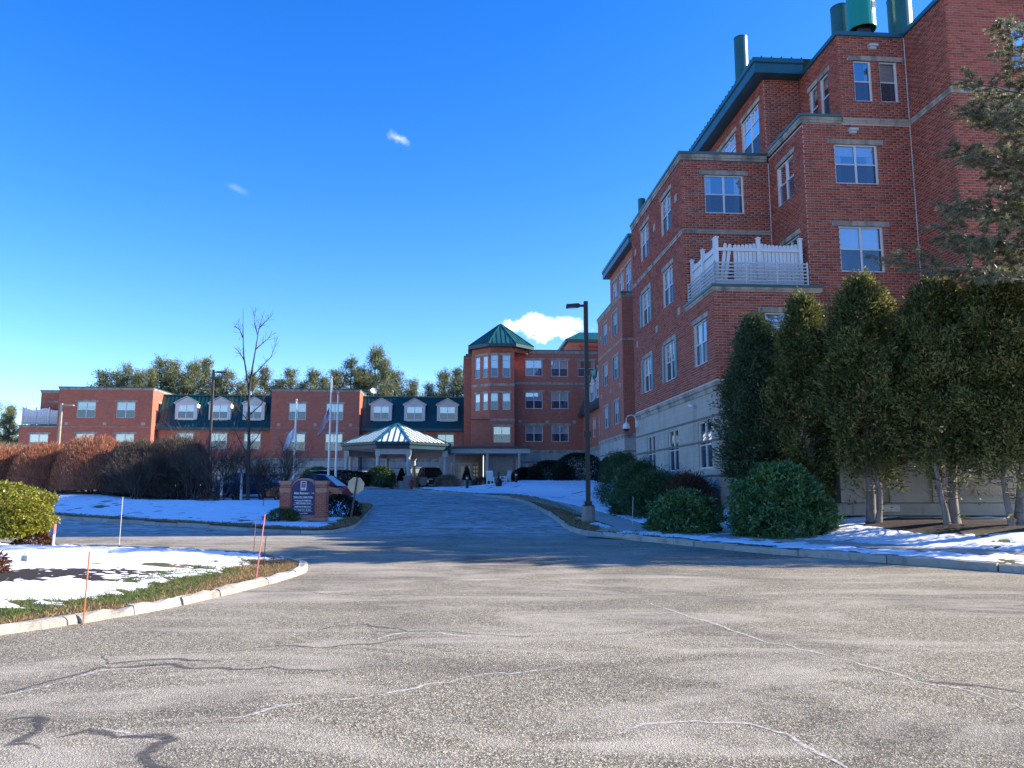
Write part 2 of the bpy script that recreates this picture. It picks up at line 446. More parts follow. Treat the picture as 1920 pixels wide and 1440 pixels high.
class MB:
    """collects polygons (with an optional uv in metres) for one mesh"""
    def __init__(s): s.v = []; s.f = []; s.uv = []

    def face(s, pts, uv=None):
        i = len(s.v); s.v += [tuple(p) for p in pts]; s.f.append(tuple(range(i, i + len(pts))))
        s.uv += list(uv) if uv else [(0, 0)] * len(pts)

    def box(s, x0, x1, y0, y1, z0, z1, M=None):
        P = [(x0, y0, z0), (x1, y0, z0), (x1, y1, z0), (x0, y1, z0), (x0, y0, z1), (x1, y0, z1), (x1, y1, z1), (x0, y1, z1)]
        if M is not None: P = [tuple(M @ Vector(p)) for p in P]
        for q in ((0, 3, 2, 1), (4, 5, 6, 7), (0, 1, 5, 4), (1, 2, 6, 5), (2, 3, 7, 6), (3, 0, 4, 7)):
            s.face([P[k] for k in q])
        return s

    def tube(s, pts, rad, n=8, caps=True):
        """round tube through pts; rad a number or a list"""
        rad = rad if isinstance(rad, (list, tuple)) else [rad] * len(pts)
        rings = []; pts = [Vector(p) for p in pts]
        for i, p in enumerate(pts):
            d = (pts[min(i + 1, len(pts) - 1)] - pts[max(i - 1, 0)]).normalized()
            a = d.cross(Vector((0, 0, 1)) if abs(d.z) < .9 else Vector((1, 0, 0))).normalized(); b = d.cross(a)
            rings.append([p + (a * math.cos(2 * math.pi * k / n) + b * math.sin(2 * math.pi * k / n)) * rad[i] for k in range(n)])
        for i in range(len(rings) - 1):
            for k in range(n):
                s.face([rings[i][k], rings[i][(k + 1) % n], rings[i + 1][(k + 1) % n], rings[i + 1][k]])
        if caps:
            s.face(rings[0][::-1]); s.face(rings[-1])
        return s

    def lathe(s, prof, n=16, c=(0, 0, 0)):
        for (r0, z0), (r1, z1) in zip(prof[:-1], prof[1:]):
            for k in range(n):
                a, b = 2 * math.pi * k / n, 2 * math.pi * (k + 1) / n
                q = [(c[0] + r * math.cos(t), c[1] + r * math.sin(t), c[2] + z) for r, z, t in ((r0, z0, a), (r0, z0, b), (r1, z1, b), (r1, z1, a))]
                if r0 < 1e-6: q = [q[0], q[2], q[3]]
                elif r1 < 1e-6: q = q[:3]
                s.face(q)
        return s

    def sweep(s, prof, path, off=(0, 0)):
        """closed profile (out, z) swept with mitres along a plan path; outward is to the right of travel"""
        n = len(path); rings = []
        for i, P in enumerate(path):
            ns = []
            for a, b in ((i - 1, i), (i, i + 1)):
                if a < 0 or b >= n: continue
                d = Vector((path[b][0] - path[a][0], path[b][1] - path[a][1])).normalized(); ns.append(Vector((d.y, -d.x)))
            m = ns[0] if len(ns) == 1 else (ns[0] + ns[1]) / max(.25, 1 + ns[0].dot(ns[1]))
            rings.append([(P[0] + m.x * o, P[1] + m.y * o, z) for o, z in prof])
        k = len(prof)
        for i in range(n - 1):
            for j in range(k):
                s.face([rings[i][j], rings[i + 1][j], rings[i + 1][(j + 1) % k], rings[i][(j + 1) % k]])
        s.face(rings[0]); s.face(rings[-1][::-1])
        return s

    def mesh(s, name, mat=None, off=None, smooth=False, weld=False):
        me = bpy.data.meshes.new(name)
        vs = s.v if off is None else [(x - off[0], y - off[1], z - off[2]) for x, y, z in s.v]
        me.from_pydata(vs, [], s.f)
        if any(u != (0, 0) for u in s.uv):
            l = me.uv_layers.new(name='UVMap'); l.data.foreach_set('uv', np.array(s.uv, np.float32).ravel())
        bm = bmesh.new(); bm.from_mesh(me)
        if weld: bmesh.ops.remove_doubles(bm, verts=bm.verts, dist=1e-4)
        if not any(u != (0, 0) for u in s.uv): bmesh.ops.recalc_face_normals(bm, faces=bm.faces)
        bm.to_mesh(me); bm.free()
        if smooth: me.polygons.foreach_set('use_smooth', np.ones(len(me.polygons), bool))
        if mat: me.materials.append(MATS[mat])
        return me

    def obj(s, name, mat, parent=None, **kw):
        off = BASE.get(parent.name) if parent else None
        return link(name, s.mesh(name, mat, off, **kw), parent)


def tubes(segs, n=5):
    """many tapered tubes at once: segs = (p0, p1, r0, r1) rows -> V, F"""
    A = np.array([s[0] for s in segs], float); B = np.array([s[1] for s in segs], float)
    r0 = np.array([s[2] for s in segs], float); r1 = np.array([s[3] for s in segs], float)
    d = B - A; d /= np.linalg.norm(d, axis=1, keepdims=True) + 1e-9
    up = np.where(np.abs(d[:, 2:3]) < .9, np.array([[0, 0, 1.]]), np.array([[1., 0, 0]]))
    a = np.cross(d, up); a /= np.linalg.norm(a, axis=1, keepdims=True) + 1e-9; b = np.cross(d, a)
    V = []
    for P, r in ((A, r0), (B, r1)):
        for k in range(n):
            t = 2 * math.pi * k / n; V.append(P + (a * math.cos(t) + b * math.sin(t)) * r[:, None])
    V = np.stack(V, 1); m = len(segs)
    F = np.array([[k, (k + 1) % n, n + (k + 1) % n, n + k] for k in range(n)])
    F = (np.arange(m)[:, None, None] * 2 * n + F[None]).reshape(-1, 4)
    return V.reshape(-1, 3), F


def leaves(C, A, L, Wd, rnd, rng=RNG):
    """diamond leaves: centres C, axes A (unit), lengths L, widths Wd"""
    n = len(C); up = rng.normal(size=(n, 3)); B = np.cross(A, up); B /= np.linalg.norm(B, axis=1, keepdims=True) + 1e-9
    L = np.broadcast_to(L, (n,))[:, None]; Wd = np.broadcast_to(Wd, (n,))[:, None]
    V = np.stack([C, C + A * L * .5 + B * Wd * .5, C + A * L, C + A * L * .5 - B * Wd * .5], 1).reshape(-1, 3)
    return V, np.arange(4 * n).reshape(-1, 4), np.repeat(rnd, 4)


def unit(v): return v / (np.linalg.norm(v, axis=-1, keepdims=True) + 1e-9)


# ------------------------------------------------------------------ ground, lawns, snow, kerbs
def inpoly(x, y, poly):
    c = np.zeros(x.shape, bool); n = len(poly); j = n - 1
    for i in range(n):
        xi, yi = poly[i]; xj, yj = poly[j]
        k = ((yi > y) != (yj > y)) & (x < (xj - xi) * (y - yi) / (yj - yi + 1e-12) + xi); c ^= k; j = i
    return c


def nearest(x, y, line, closed=False):
    best = np.full(x.shape, 1e9); bx = np.zeros(x.shape); by = np.zeros(x.shape)
    seg = list(zip(line[:-1], line[1:])) + ([(line[-1], line[0])] if closed else [])
    for (ax, ay), (cx, cy) in seg:
        dx, dy = cx - ax, cy - ay; t = np.clip(((x - ax) * dx + (y - ay) * dy) / (dx * dx + dy * dy), 0, 1)
        px, py = ax + t * dx, ay + t * dy; d = np.hypot(x - px, y - py); k = d < best
        best[k] = d[k]; bx[k] = px[k]; by[k] = py[k]
    return best, bx, by


def smooth_line(pts, n=2):
    for _ in range(n):
        q = [pts[0]]
        for a, b in zip(pts[:-1], pts[1:]):
            q += [(a[0] * .75 + b[0] * .25, a[1] * .75 + b[1] * .25), (a[0] * .25 + b[0] * .75, a[1] * .25 + b[1] * .75)]
        pts = q + [pts[-1]]
    return pts


def sheet(poly, cell, hfun, box=None):
    xs = [p[0] for p in poly]; ys = [p[1] for p in poly]
    x0, x1, y0, y1 = (min(xs), max(xs), min(ys), max(ys)) if box is None else box
    nx = int((x1 - x0) / cell) + 2; ny = int((y1 - y0) / cell) + 2
    X, Y = np.meshgrid(x0 - cell * .5 + np.arange(nx) * cell, y0 - cell * .5 + np.arange(ny) * cell)
    ins = inpoly(X, Y, poly); d, bx, by = nearest(X, Y, poly, True)
    X2 = np.where(ins, X, bx); Y2 = np.where(ins, Y, by)
    keep = ins[:-1, :-1] | ins[1:, :-1] | ins[:-1, 1:] | ins[1:, 1:]
    if box is not None:
        inb = (X >= x0) & (X <= x1) & (Y >= y0) & (Y <= y1); keep &= inb[:-1, :-1] & inb[1:, 1:]
    idx = np.arange(nx * ny).reshape(ny, nx); a = idx[:-1, :-1][keep]; b = idx[:-1, 1:][keep]; c = idx[1:, 1:][keep]; e = idx[1:, :-1][keep]
    F = np.stack([a, b, c, e], 1); used = np.unique(F); mp = np.full(nx * ny, -1); mp[used] = np.arange(len(used))
    x = X2.ravel()[used]; y = Y2.ravel()[used]
    return x, y, mp[F]


# pavement: one asphalt sheet over the whole forecourt and drives
gx = np.concatenate([np.arange(-75, -12, 3.), np.arange(-12, 14, 1.), np.arange(14, 50, 3.)]); gy = np.concatenate([np.arange(-14, 90, 1.)])
X, Y = np.meshgrid(gx, gy); Z = base(Y); idx = np.arange(X.size).reshape(X.shape)
F = np.stack([idx[:-1, :-1], idx[:-1, 1:], idx[1:, 1:], idx[1:, :-1]], -1).reshape(-1, 4)
me = npmesh('road', np.stack([X, Y, Z], -1).reshape(-1, 3), F, 'asphalt', smooth=True, attrs={'frost': sstep(21, 27, Y.ravel())})
road = setp(link('road', me), 'grey asphalt forecourt and drive with frost and salt streaks', 'road', kind='structure')
# wide ground to the horizon, under everything
gx = np.array([-1500, -600, -200, -80, 0, 60, 200, 600, 1500.]); gy = np.array([-1500, -500, -100, -20, 0, 14, 20, 26, 40, 64, 70, 76, 100, 160, 300, 800, 2000.])
X, Y = np.meshgrid(gx, gy); Z = base(Y) - .25; idx = np.arange(X.size).reshape(X.shape)
F = np.stack([idx[:-1, :-1], idx[:-1, 1:], idx[1:, 1:], idx[1:, :-1]], -1).reshape(-1, 4)
setp(link('ground', npmesh('ground', np.stack([X, Y, Z], -1).reshape(-1, 3), F, 'far_ground')), 'open snowy ground reaching to the horizon', 'ground', kind='structure')

K1 = smooth_line([(-24, -2), (-12, 3.2), (-8, 6.3), (-6.4, 7.85), (-5.64, 8.76), (-5.17, 9.5), (-4.63, 10.6), (-4.31, 12.26), (-4.06, 13.64), (-3.98, 14.8), (-4.10, 15.7), (-4.6, 16.6), (-5.5, 17.8), (-6.95, 18.9), (-9.56, 19.8), (-11.4, 20.4), (-13.5, 20.8), (-20, 21.2), (-34, 21.5)])
K2 = smooth_line([(-60, 58), (-40, 45), (-26, 36), (-18.4, 31.3), (-15.27, 29.4), (-12.6, 27.96), (-8.82, 25.84), (-6.9, 24.75), (-5.8, 24.7), (-5.35, 26.2), (-5.55, 28.5), (-5.83, 30.5), (-6.5, 35.9), (-6.9, 39.0), (-7.8, 41.0), (-9.5, 41.9), (-13, 42.4), (-18, 43.2)])
K3 = smooth_line([(-4.0, 66.0), (-7.4, 64.6), (-8.2, 62.6), (-7.0, 59.5), (-5.3, 56.2), (-3.68, 53.6), (-1.42, 50.4), (.59, 45), (1.59, 34.1), (1.80, 29.0), (1.86, 26.3), (2.25, 24.3), (2.87, 23.3), (4.3, 21.7), (5.77, 19.3), (7.57, 17.4), (9.68, 14.9), (13, 11), (22, 3), (40, -6)])
K4 = smooth_line([(-30, 58.0), (-22, 60.5), (-13.7, 61.7), (-10.6, 62.9), (-9.9, 64.6), (-12, 67), (-30, 68)])
P1 = K1 + [(-34, -2)]
P2 = K2 + [(-19, 52), (-60, 75)]
P3 = K3 + [(48, -6), (48, 88), (4, 88), (2, 80), (1.5, 70)]
P4 = K4
P5 = [(-74, 79), (-12, 79), (-11, 82.5), (0, 82.5), (0, 89), (-74, 89)]
WALK_A = [(-.9, 51.6), (0.55, 47.5), (2.15, 39), (2.95, 34.0), (3.42, 30.1), (3.80, 27.0), (4.05, 24.9)]     # foot path up to the entrance
WALK_B = [(4.05, 24.6), (5.4, 22.9), (7.2, 21.0), (9.2, 19.0), (11.4, 16.9), (14.5, 13.8), (20, 9)]   # along the road


def h1(x, y): d = nearest(x, y, K1)[0]; return base(y) + .075 + .225 * sstep(.05, 3.2, d) + .02 * (fbm(x, y, 3) - .5)
def h2(x, y): d = nearest(x, y, K2)[0]; return base(y) + .13 + .30 * sstep(.5, 6, d) + .10 * (fbm(x * .6, y * .6, 5) - .5) * sstep(1, 3, d)
def h3(x, y):
    d = nearest(x, y, K3)[0]; w = np.minimum(nearest(x, y, WALK_A)[0], nearest(x, y, WALK_B)[0])
    return base(y) + .14 + .45 * sstep(2.6, 6.5, d) + .09 * (fbm(x * .7, y * .7, 9) - .5) * sstep(.9, 2.5, w) * sstep(.5, 2, d)
def h4(x, y): d = nearest(x, y, K4)[0]; return base(y) + .13 + .15 * sstep(.3, 2, d)
def h5(x, y): return base(y) + .14 + 0 * x


def blob(x, y, cx, cy, rx, ry, ang=0):
    c, s = math.cos(ang), math.sin(ang); u = (x - cx) * c + (y - cy) * s; v = -(x - cx) * s + (y - cy) * c
    return 1 - np.sqrt((u / rx) ** 2 + (v / ry) ** 2)


def lawn(name, poly, hf, cell, label, mulch=None):
    x, y, F = sheet(poly, cell, hf); z = hf(x, y)
    m = mulch(x, y) if mulch else np.zeros(len(x))
    return setp(link(name, npmesh(name, np.stack([x, y, z], 1), F, 'turf', smooth=True, attrs={'mulch': m})), label, 'lawn', kind='structure')


def mulch1(x, y): return np.clip(np.maximum(blob(x, y, -7.2, 12.1, 2.2, 1.2, R(20)), blob(x, y, -12, 18.3, 3, 1.4)) * 4, 0, 1)
def mulch3(x, y):
    return np.clip(np.maximum.reduce([blob(x, y, 12.6, 21.6, 3.6, 2.0, R(-25)), blob(x, y, 5.2, 25.9, 1.7, 1.5), blob(x, y, 8.3, 24.4, 2.4, 1.6), blob(x, y, 15.5, 19.5, 3, 2)]) * 3, 0, 1)


lawn('lawn', P1, h1, .16, 'roadside island lawn with worn turf and a dark mulch bed', mulch1)
lawn('lawn', P2, h2, .5, 'lawn around the brick entrance sign below the hedges')
lawn('lawn', P3, h3, .45, 'lawn and planting bed along the tall brick building', mulch3)
lawn('lawn', P4, h4, .5, 'planted bed around the flagpoles by the canopy')
lawn('lawn', P5, h5, 2.0, 'planted strip at the foot of the long low brick wing')


def snowfield(poly, hf, cell, tfun, label, box=None):
    x, y, F = sheet(poly, cell, hf, box); th = tfun(x, y); z = hf(x, y) + np.clip(th, -.15, .3) * .30
    k = (th[F] > -.03).any(1); F = F[k]; used = np.unique(F); mp = np.full(len(x), -1); mp[used] = np.arange(len(used))
    me = npmesh('snow', np.stack([x, y, z], 1)[used], mp[F], 'snow', smooth=True)
    return setp(link('snow', me), label, 'snow', kind='stuff')


def t1(x, y):
    d = nearest(x, y, K1)[0]; n = fbm(x * 1.1, y * 2.0, 21, 5, .6); f = fbm(x * 4, y * 7, 25, 4, .7)
    edge = np.where(y > 16.4, .28 + 0 * y, 1.05 + .25 * (fbm(x * .8, y * .8, 31) - .5))
    t = (n - .38) * .25 + (f - .45) * .42 + .040
    t = t - .22 * (1 - sstep(edge - .25, edge + .30, d + (f - .5) * .55))
    m = np.maximum(blob(x, y, -7.3, 12.1, 2.0, 1.05, R(24)), blob(x, y, -11.9, 18.6, 2.2, 1.0))
    m = np.maximum(m, blob(x, y, -5.9, 14.1, .9, .45, R(15)))
    return t - .16 * sstep(-.05, .45, m + (f - .5) * 2.6)


def t2(x, y):
    d = nearest(x, y, K2)[0]; f = fbm(x * 2.4, y * 4.5, 41, 5, .68); n = fbm(x * .4, y * .4, 44)
    t = (f - .40) * .42 + .022 + (n - .5) * .10
    t -= .25 * (1 - sstep(.35, .95, d + (f - .5) * .6))
    t -= .10 * sstep(.1, .6, np.maximum(blob(x, y, -7.6, 28.0, 1.6, .9), blob(x, y, -17, 38.5, 4.5, 1.8)) + (f - .5) * 1.4)
    return t


def t3(x, y):
    d = nearest(x, y, K3)[0]; wa = nearest(x, y, WALK_A)[0]; wb = nearest(x, y, WALK_B)[0]
    f = fbm(x * 2.8, y * 4.2, 51, 5, .68); n = fbm(x * .5, y * .5, 54)
    t = (f - .40) * .40 + .026 + (n - .5) * .10
    grass = np.where((y > 24) & (y < 52), .80, .28)
    t -= .25 * (1 - sstep(grass - .25, grass + .35, d + (f - .5) * .5))
    t -= .30 * (1 - sstep(.55, .80, wa + (f - .5) * .25))
    t -= .11 * (1 - sstep(.35, .75, wb + (f - .5) * 1.3))
    m = np.maximum.reduce([blob(x, y, 13.3, 21.2, 3.4, 1.9, R(-25)), blob(x, y, 5.2, 25.9, 1.3, 1.3), blob(x, y, 8.9, 24.6, 1.7, 1.2)])
    return t - .30 * sstep(-.12, .25, m + (f - .5) * .6)


def t4(x, y): d = nearest(x, y, K4)[0]; f = fbm(x * 1.5, y * 2, 61, 4); return (f - .4) * .2 + .06 - .25 * (1 - sstep(.2, .6, d))
def t5(x, y): f = fbm(x * .6, y * .8, 71, 4); return (f - .45) * .3 + .02


snowfield(P1, h1, .055, t1, 'patchy white snow over the roadside island', (-15, -3.6, 7.5, 21.2))
snowfield(P2, h2, .16, t2, 'crusted snow on the lawn around the brick entrance sign', (-44, -5, 24, 52))
snowfield(P3, h3, .11, t3, 'trodden snow between kerb, path and tall brick building', (-9, 22, 8, 46))
snowfield(P3, h3, .4, t3, 'snow on the far lawn by the entrance canopy', (-9, 14, 45.9, 84))
snowfield(P4, h4, .2, t4, 'snow on the bed around the flagpoles')
snowfield(P5, h5, .8, t5, 'thin snow along the foot of the long low wing')


def strip(name, line, wdt, hf, lift, mat, label, cat, parent=None):
    L = smooth_line(line, 3); V = []; F = []
    for i, (x, y) in enumerate(L):
        a = L[max(0, i - 1)]; b = L[min(len(L) - 1, i + 1)]; d = Vector((b[0] - a[0], b[1] - a[1])).normalized()
        w = wdt if not callable(wdt) else wdt(i / (len(L) - 1))
        for k in (-1, -.33, .33, 1):
            px, py = x + d.y * w * k / 2, y - d.x * w * k / 2
            V.append((px, py, float(hf(np.array([px]), np.array([py]))[0]) + lift))
    for i in range(len(L) - 1):
        for k in range(3): F.append((4 * i + k, 4 * i + k + 1, 4 * i + k + 5, 4 * i + k + 4))
    me = npmesh(name, V, F, mat, smooth=True); o = link(name, me, parent)
    if label: setp(o, label, cat, kind='structure')
    return o


strip('sidewalk', WALK_A, 1.25, h3, .018, 'concrete_walk', 'bare concrete foot path curving up to the entrance', 'path')
strip('sidewalk', WALK_B, 1.35, h3, .014, 'concrete_walk', 'concrete footway along the road, half under snow', 'path')
strip('ramp', [(2.75, 23.0), (3.35, 23.9), (4.1, 24.9)], 1.5, lambda x, y: base(y) + .03 + .15 * sstep(22.8, 24.6, y + x * .3 - .95), .016, 'concrete_walk', 'dropped concrete ramp where the path meets the road', 'path')


# ---- granite kerbs, stone by stone
def kerb(line, s0, s1, label, lmin, lmax, top=.15, wdt=.16, lean=.03, rough=.012, skip=()):
    root = thing('kerb', label, 'kerb', kind='structure')
    L = [Vector(p) for p in line]; cum = [0]
    for a, b in zip(L[:-1], L[1:]): cum.append(cum[-1] + (b - a).length)
    def at(s):
        s = min(max(s, 0), cum[-1] - 1e-4); i = max(k for k in range(len(cum)) if cum[k] <= s); i = min(i, len(L) - 2)
        return L[i].lerp(L[i + 1], (s - cum[i]) / (cum[i + 1] - cum[i]))
    s = s0 * cum[-1] if s0 <= 1 else s0; end = s1 * cum[-1] if s1 <= 1 else s1
    rg = random.Random(len(line) * 31 + int(s1 * 100))
    while s < end - .3:
        ln = rg.uniform(lmin, lmax); e = min(s + ln, end); dz = rg.uniform(-.018, .018); dn = rg.uniform(-.02, .02)
        if not any(a < s < b for a, b in skip):
            m = 5; V = []
            for i in range(m):
                u = s + .012 + (e - s - .024) * i / (m - 1); P = at(u); d = (at(u + .05) - at(u - .05)).normalized(); nrm = Vector((d.y, -d.x))
                g = bz(P.y)
                prof = [(-wdt / 2, -.12), (-wdt / 2, top + .005), (-wdt / 2 + .02, top + .02), (wdt / 2 - .035 - lean, top + .02), (wdt / 2 - lean, top - .012), (wdt / 2, -.12)]
                for o, z in prof:
                    j = 0 if z < 0 else 1
                    Q = P + nrm * (o + dn + rg.uniform(-rough, rough) * j)
                    V.append((Q.x, Q.y, g + z + dz * j + rg.uniform(-rough, rough) * j))
            k = 6; F = [(6 * i + j, 6 * (i + 1) + j, 6 * (i + 1) + (j + 1) % k, 6 * i + (j + 1) % k) for i in range(m - 1) for j in range(k - 1)]
            me = bpy.data.meshes.new('kerb_stone'); me.from_pydata(V, [], [tuple(reversed(f)) for f in F] + [tuple(range(6)), tuple(range(6 * (m - 1), 6 * m))[::-1]])
            bm = bmesh.new(); bm.from_mesh(me); bmesh.ops.recalc_face_normals(bm, faces=bm.faces); bm.to_mesh(me); bm.free()
            link('kerb_stone', me, root, 'granite_kerb')
        s = e
    return root


kerb(K1, .10, .80, 'pale rough granite kerb around the roadside island', .7, 1.5, .085, .19, .05, .022)
kerb(K2, .28, 1, 'low granite kerb round the lawn of the brick entrance sign', 1.4, 2.4, .10, .15)
kerb(K3[::-1], 18.0, .93, 'long granite kerb beside the tall brick building', 1.2, 2.2, .13, .16, .03, .018, skip=((29.2, 31.2),))
kerb(K4, .15, .8, 'granite kerb round the flagpole bed', 1.6, 2.4, .10, .15)


# ---- cracks: salt-white and tar-dark lines in the asphalt
def crack(pts, w, mat, seed):
    rg = random.Random(seed); q = []
    for a, b in zip(pts[:-1], pts[1:]):
        n = max(2, int(math.hypot(b[0] - a[0], b[1] - a[1]) / .07))
        for i in range(n):
            t = i / n; x_, y_ = a[0] + (b[0] - a[0]) * t, a[1] + (b[1] - a[1]) * t
            q.append((x_ + (float(fbm(np.array([x_ * 2.1]), np.array([y_ * 2.1]), seed * 3, 4)[0]) - .5) * .34 + rg.uniform(-.012, .012), y_ + (float(fbm(np.array([x_ * 2.1 + 40]), np.array([y_ * 2.1]), seed * 3 + 1, 4)[0]) - .5) * .42 + rg.uniform(-.012, .012)))
    q.append(pts[-1]); V = []; F = []; E_ = []; n = len(q)
    for i, (x, y) in enumerate(q):
        a = q[max(0, i - 1)]; b = q[min(n - 1, i + 1)]; d = Vector((b[0] - a[0], b[1] - a[1])).normalized()
        ww = w * (.18 + 1.1 * float(vnoise(np.array([i * .31]), np.array([seed * 7.7]), 3)[0])) * min(1, .15 + 4 * min(i, n - 1 - i) / n)
        for k_, e_ in ((-.85, 0), (-.3, 1), (.3, 1), (.85, 0)): V.append((x + d.y * ww * k_, y - d.x * ww * k_, bz(y) + .004)); E_.append(e_)
        if i:
            for k_ in range(3): F.append((4 * i - 4 + k_, 4 * i - 3 + k_, 4 * i + 1 + k_, 4 * i + k_))
    link('crack', npmesh('crack', V, F, mat, attrs={'edge': E_}), road)


crack([(1.51, 11.79), (1.96, 11.4), (2.05, 10.6), (2.39, 9.61), (2.66, 8.46), (2.91, 8.05), (3.05, 7.56), (3.37, 6.83), (3.64, 6.52), (3.75, 5.88), (3.9, 5.4)], .040, 'crack_salt', 1)
crack([(1.41, 10.01), (2.10, 10.3)], .03, 'crack_salt', 2)
crack([(3.45, 6.8), (3.85, 6.65), (4.1, 6.25)], .055, 'crack_tar', 3)
crack([(-2.34, 5.29), (-1.94, 5.74), (-1.59, 5.99), (-1.08, 6.24), (-.45, 6.74), (0, 7.03), (.59, 7.34)], .036, 'crack_salt', 4)
crack([(.6, 5.3), (1.24, 5.68), (1.63, 5.59), (1.81, 5.27), (1.94, 4.92), (1.97, 4.5)], .045, 'crack_salt', 5)
crack([(-2.95, 5.24), (-2.8, 5.42), (-2.49, 5.18), (-2.25, 5.11), (-2.27, 4.87), (-1.94, 4.69), (-1.6, 4.6)], .11, 'crack_tar', 6)
crack([(-2.7, 5.33), (-2.45, 5.14), (-2.25, 5.13), (-2.1, 5.3)], .035, 'crack_salt', 20)
crack([(-3.6, 5.62), (-3.42, 5.68), (-3.19, 5.38), (-3.16, 5.06), (-2.9, 5.0)], .08, 'crack_tar', 7)
crack([(-4.1, 6.1), (-3.9, 6.65), (-3.7, 7.15), (-3.08, 7.34), (-2.44, 7.19), (-1.52, 7.15)], .055, 'crack_tar', 8)
crack([(-3.9, 6.1), (-3.8, 6.74), (-3.6, 7.07), (-2.9, 7.22)], .028, 'crack_salt', 9)
crack([(-4.0, 7.8), (-3.9, 7.6), (-3.75, 7.34), (-3.2, 7.55), (-2.7, 7.42)], .045, 'crack_tar', 10)
crack([(-2.81, 7.8), (-2.39, 8.13), (-1.94, 8.05), (-1.42, 8.18), (-1.1, 8.65)], .04, 'crack_tar', 11)
crack([(-2.15, 8.9), (-2.01, 9.36), (-1.71, 9.43), (-1.2, 8.92), (-.65, 8.85), (.2, 8.7)], .038, 'crack_tar', 12)
crack([(-1.37, 8.37), (-1.3, 8.82), (-1.14, 8.92), (-.34, 8.6), (.1, 8.62)], .04, 'crack_salt', 13)
crack([(-3.64, 12.26), (-2.09, 11.9), (.3, 11.8)], .03, 'crack_tar', 14)
crack([(.2, 14.1), (2.15, 13.27), (4.08, 12.58), (5.83, 11.68), (8.2, 10.9)], .045, 'crack_salt', 15)
crack([(0, 12.39), (.8, 12.3), (1.48, 12.14), (2.04, 12.5), (2.9, 12.4)], .038, 'crack_salt', 16)
crack([(2.2, 11.75), (2.9, 11.6), (3.4, 11.65)], .03, 'crack_salt', 18)
crack([(-4.2, 20.2), (0, 20.6), (3.0, 20.4), (4.6, 19.2), (8.6, 15.4)], .05, 'crack_salt', 17)
crack([(-5.2, 41.0), (-2.0, 43.0), (0.2, 44.6)], .22, 'crack_tar', 19)

# ------------------------------------------------------------------ buildings: walls, windows, trim
C0 = .1016                                  # height of one brick course
def snap(z): return round(z / C0) * C0


class Face:
    """a vertical wall plane: origin O (p,q), direction e along the wall, outward normal n"""
    def __init__(s, O, e, n):
        s.O = Vector(O); s.e = Vector(e).normalized(); s.n = Vector(n).normalized(); s.ops = []
        inw = -s.n; ex = Vector((inw.y, -inw.x)); s.ang = math.atan2(ex.y, ex.x)

    def at(s, a, d, z): P = s.O + s.e * a + s.n * d; return (P.x, P.y, z)


def front(q): return Face((0, q), (1, 0), (0, -1))
def left(p): return Face((p, 0), (0, 1), (-1, 0))
def right(p): return Face((p, 0), (0, 1), (1, 0))


class Bricks:
    def __init__(s): s.V = []; s.F = []; s.R = []; s.n = 0; s.single = []


def lay(face, s0, s1, z0, z1, ops, acc, single=None):
    """running-bond bricks on a wall plane, proud of the mortar; openings stay clear"""
    k0 = int(math.ceil(z0 / C0 - .01)); k1 = int(math.floor(z1 / C0 + .01)); rows = []
    for k in range(k0, k1):
        za, zb = k * C0 + .0085, (k + 1) * C0 - .0085
        iv = [(s0, s1)]
        for a, b, c, d in ops:
            if c < zb - .02 and d > za + .02:
                iv = [w for u, v in iv for w in ((u, min(v, a)), (max(u, b), v)) if w[1] - w[0] > .03]
        o = (k % 2) * .1525
        for u, v in iv:
            i = math.floor((u - o) / .305)
            while i * .305 + o < v:
                a, b = max(u, i * .305 + o + .0085), min(v, (i + 1) * .305 + o - .0085)
                if b - a > .03: rows.append((a - (.0105 if a == s0 else 0), b + (.0105 if b == s1 else 0), za, zb))
                i += 1
    if single is not None:
        take = [r for r in rows if single(r)][-300:]; ts = set(take); rows = [r for r in rows if r not in ts]; acc.single += [(face, r) for r in take]
    if not rows: return
    A = np.array(rows); m = len(A); dep = .011 + RNG.uniform(-.003, .003, m)
    O = np.array(face.O); e = np.array(face.e); n = np.array(face.n)
    def pt(a, d, z): xy = O + a[:, None] * e + d[:, None] * n; return np.column_stack([xy, z])
    zero = np.full(m, -.004)
    V = np.stack([pt(A[:, 0], dep, A[:, 2]), pt(A[:, 1], dep, A[:, 2]), pt(A[:, 1], dep, A[:, 3]), pt(A[:, 0], dep, A[:, 3]),
                  pt(A[:, 0], zero, A[:, 2]), pt(A[:, 1], zero, A[:, 2]), pt(A[:, 1], zero, A[:, 3]), pt(A[:, 0], zero, A[:, 3])], 1).reshape(-1, 3)
    q = np.array([(0, 1, 2, 3), (0, 4, 5, 1), (1, 5, 6, 2), (2, 6, 7, 3), (3, 7, 4, 0)])
    flip = face.e.x * face.n.y - face.e.y * face.n.x > 0
    if flip: q = q[:, ::-1]
    acc.F.append((np.arange(m)[:, None, None] * 8 + q[None]).reshape(-1, 4) + acc.n); acc.V.append(V); acc.n += len(V)
    acc.R.append(np.repeat(RNG.uniform(0, 1, m), 8))


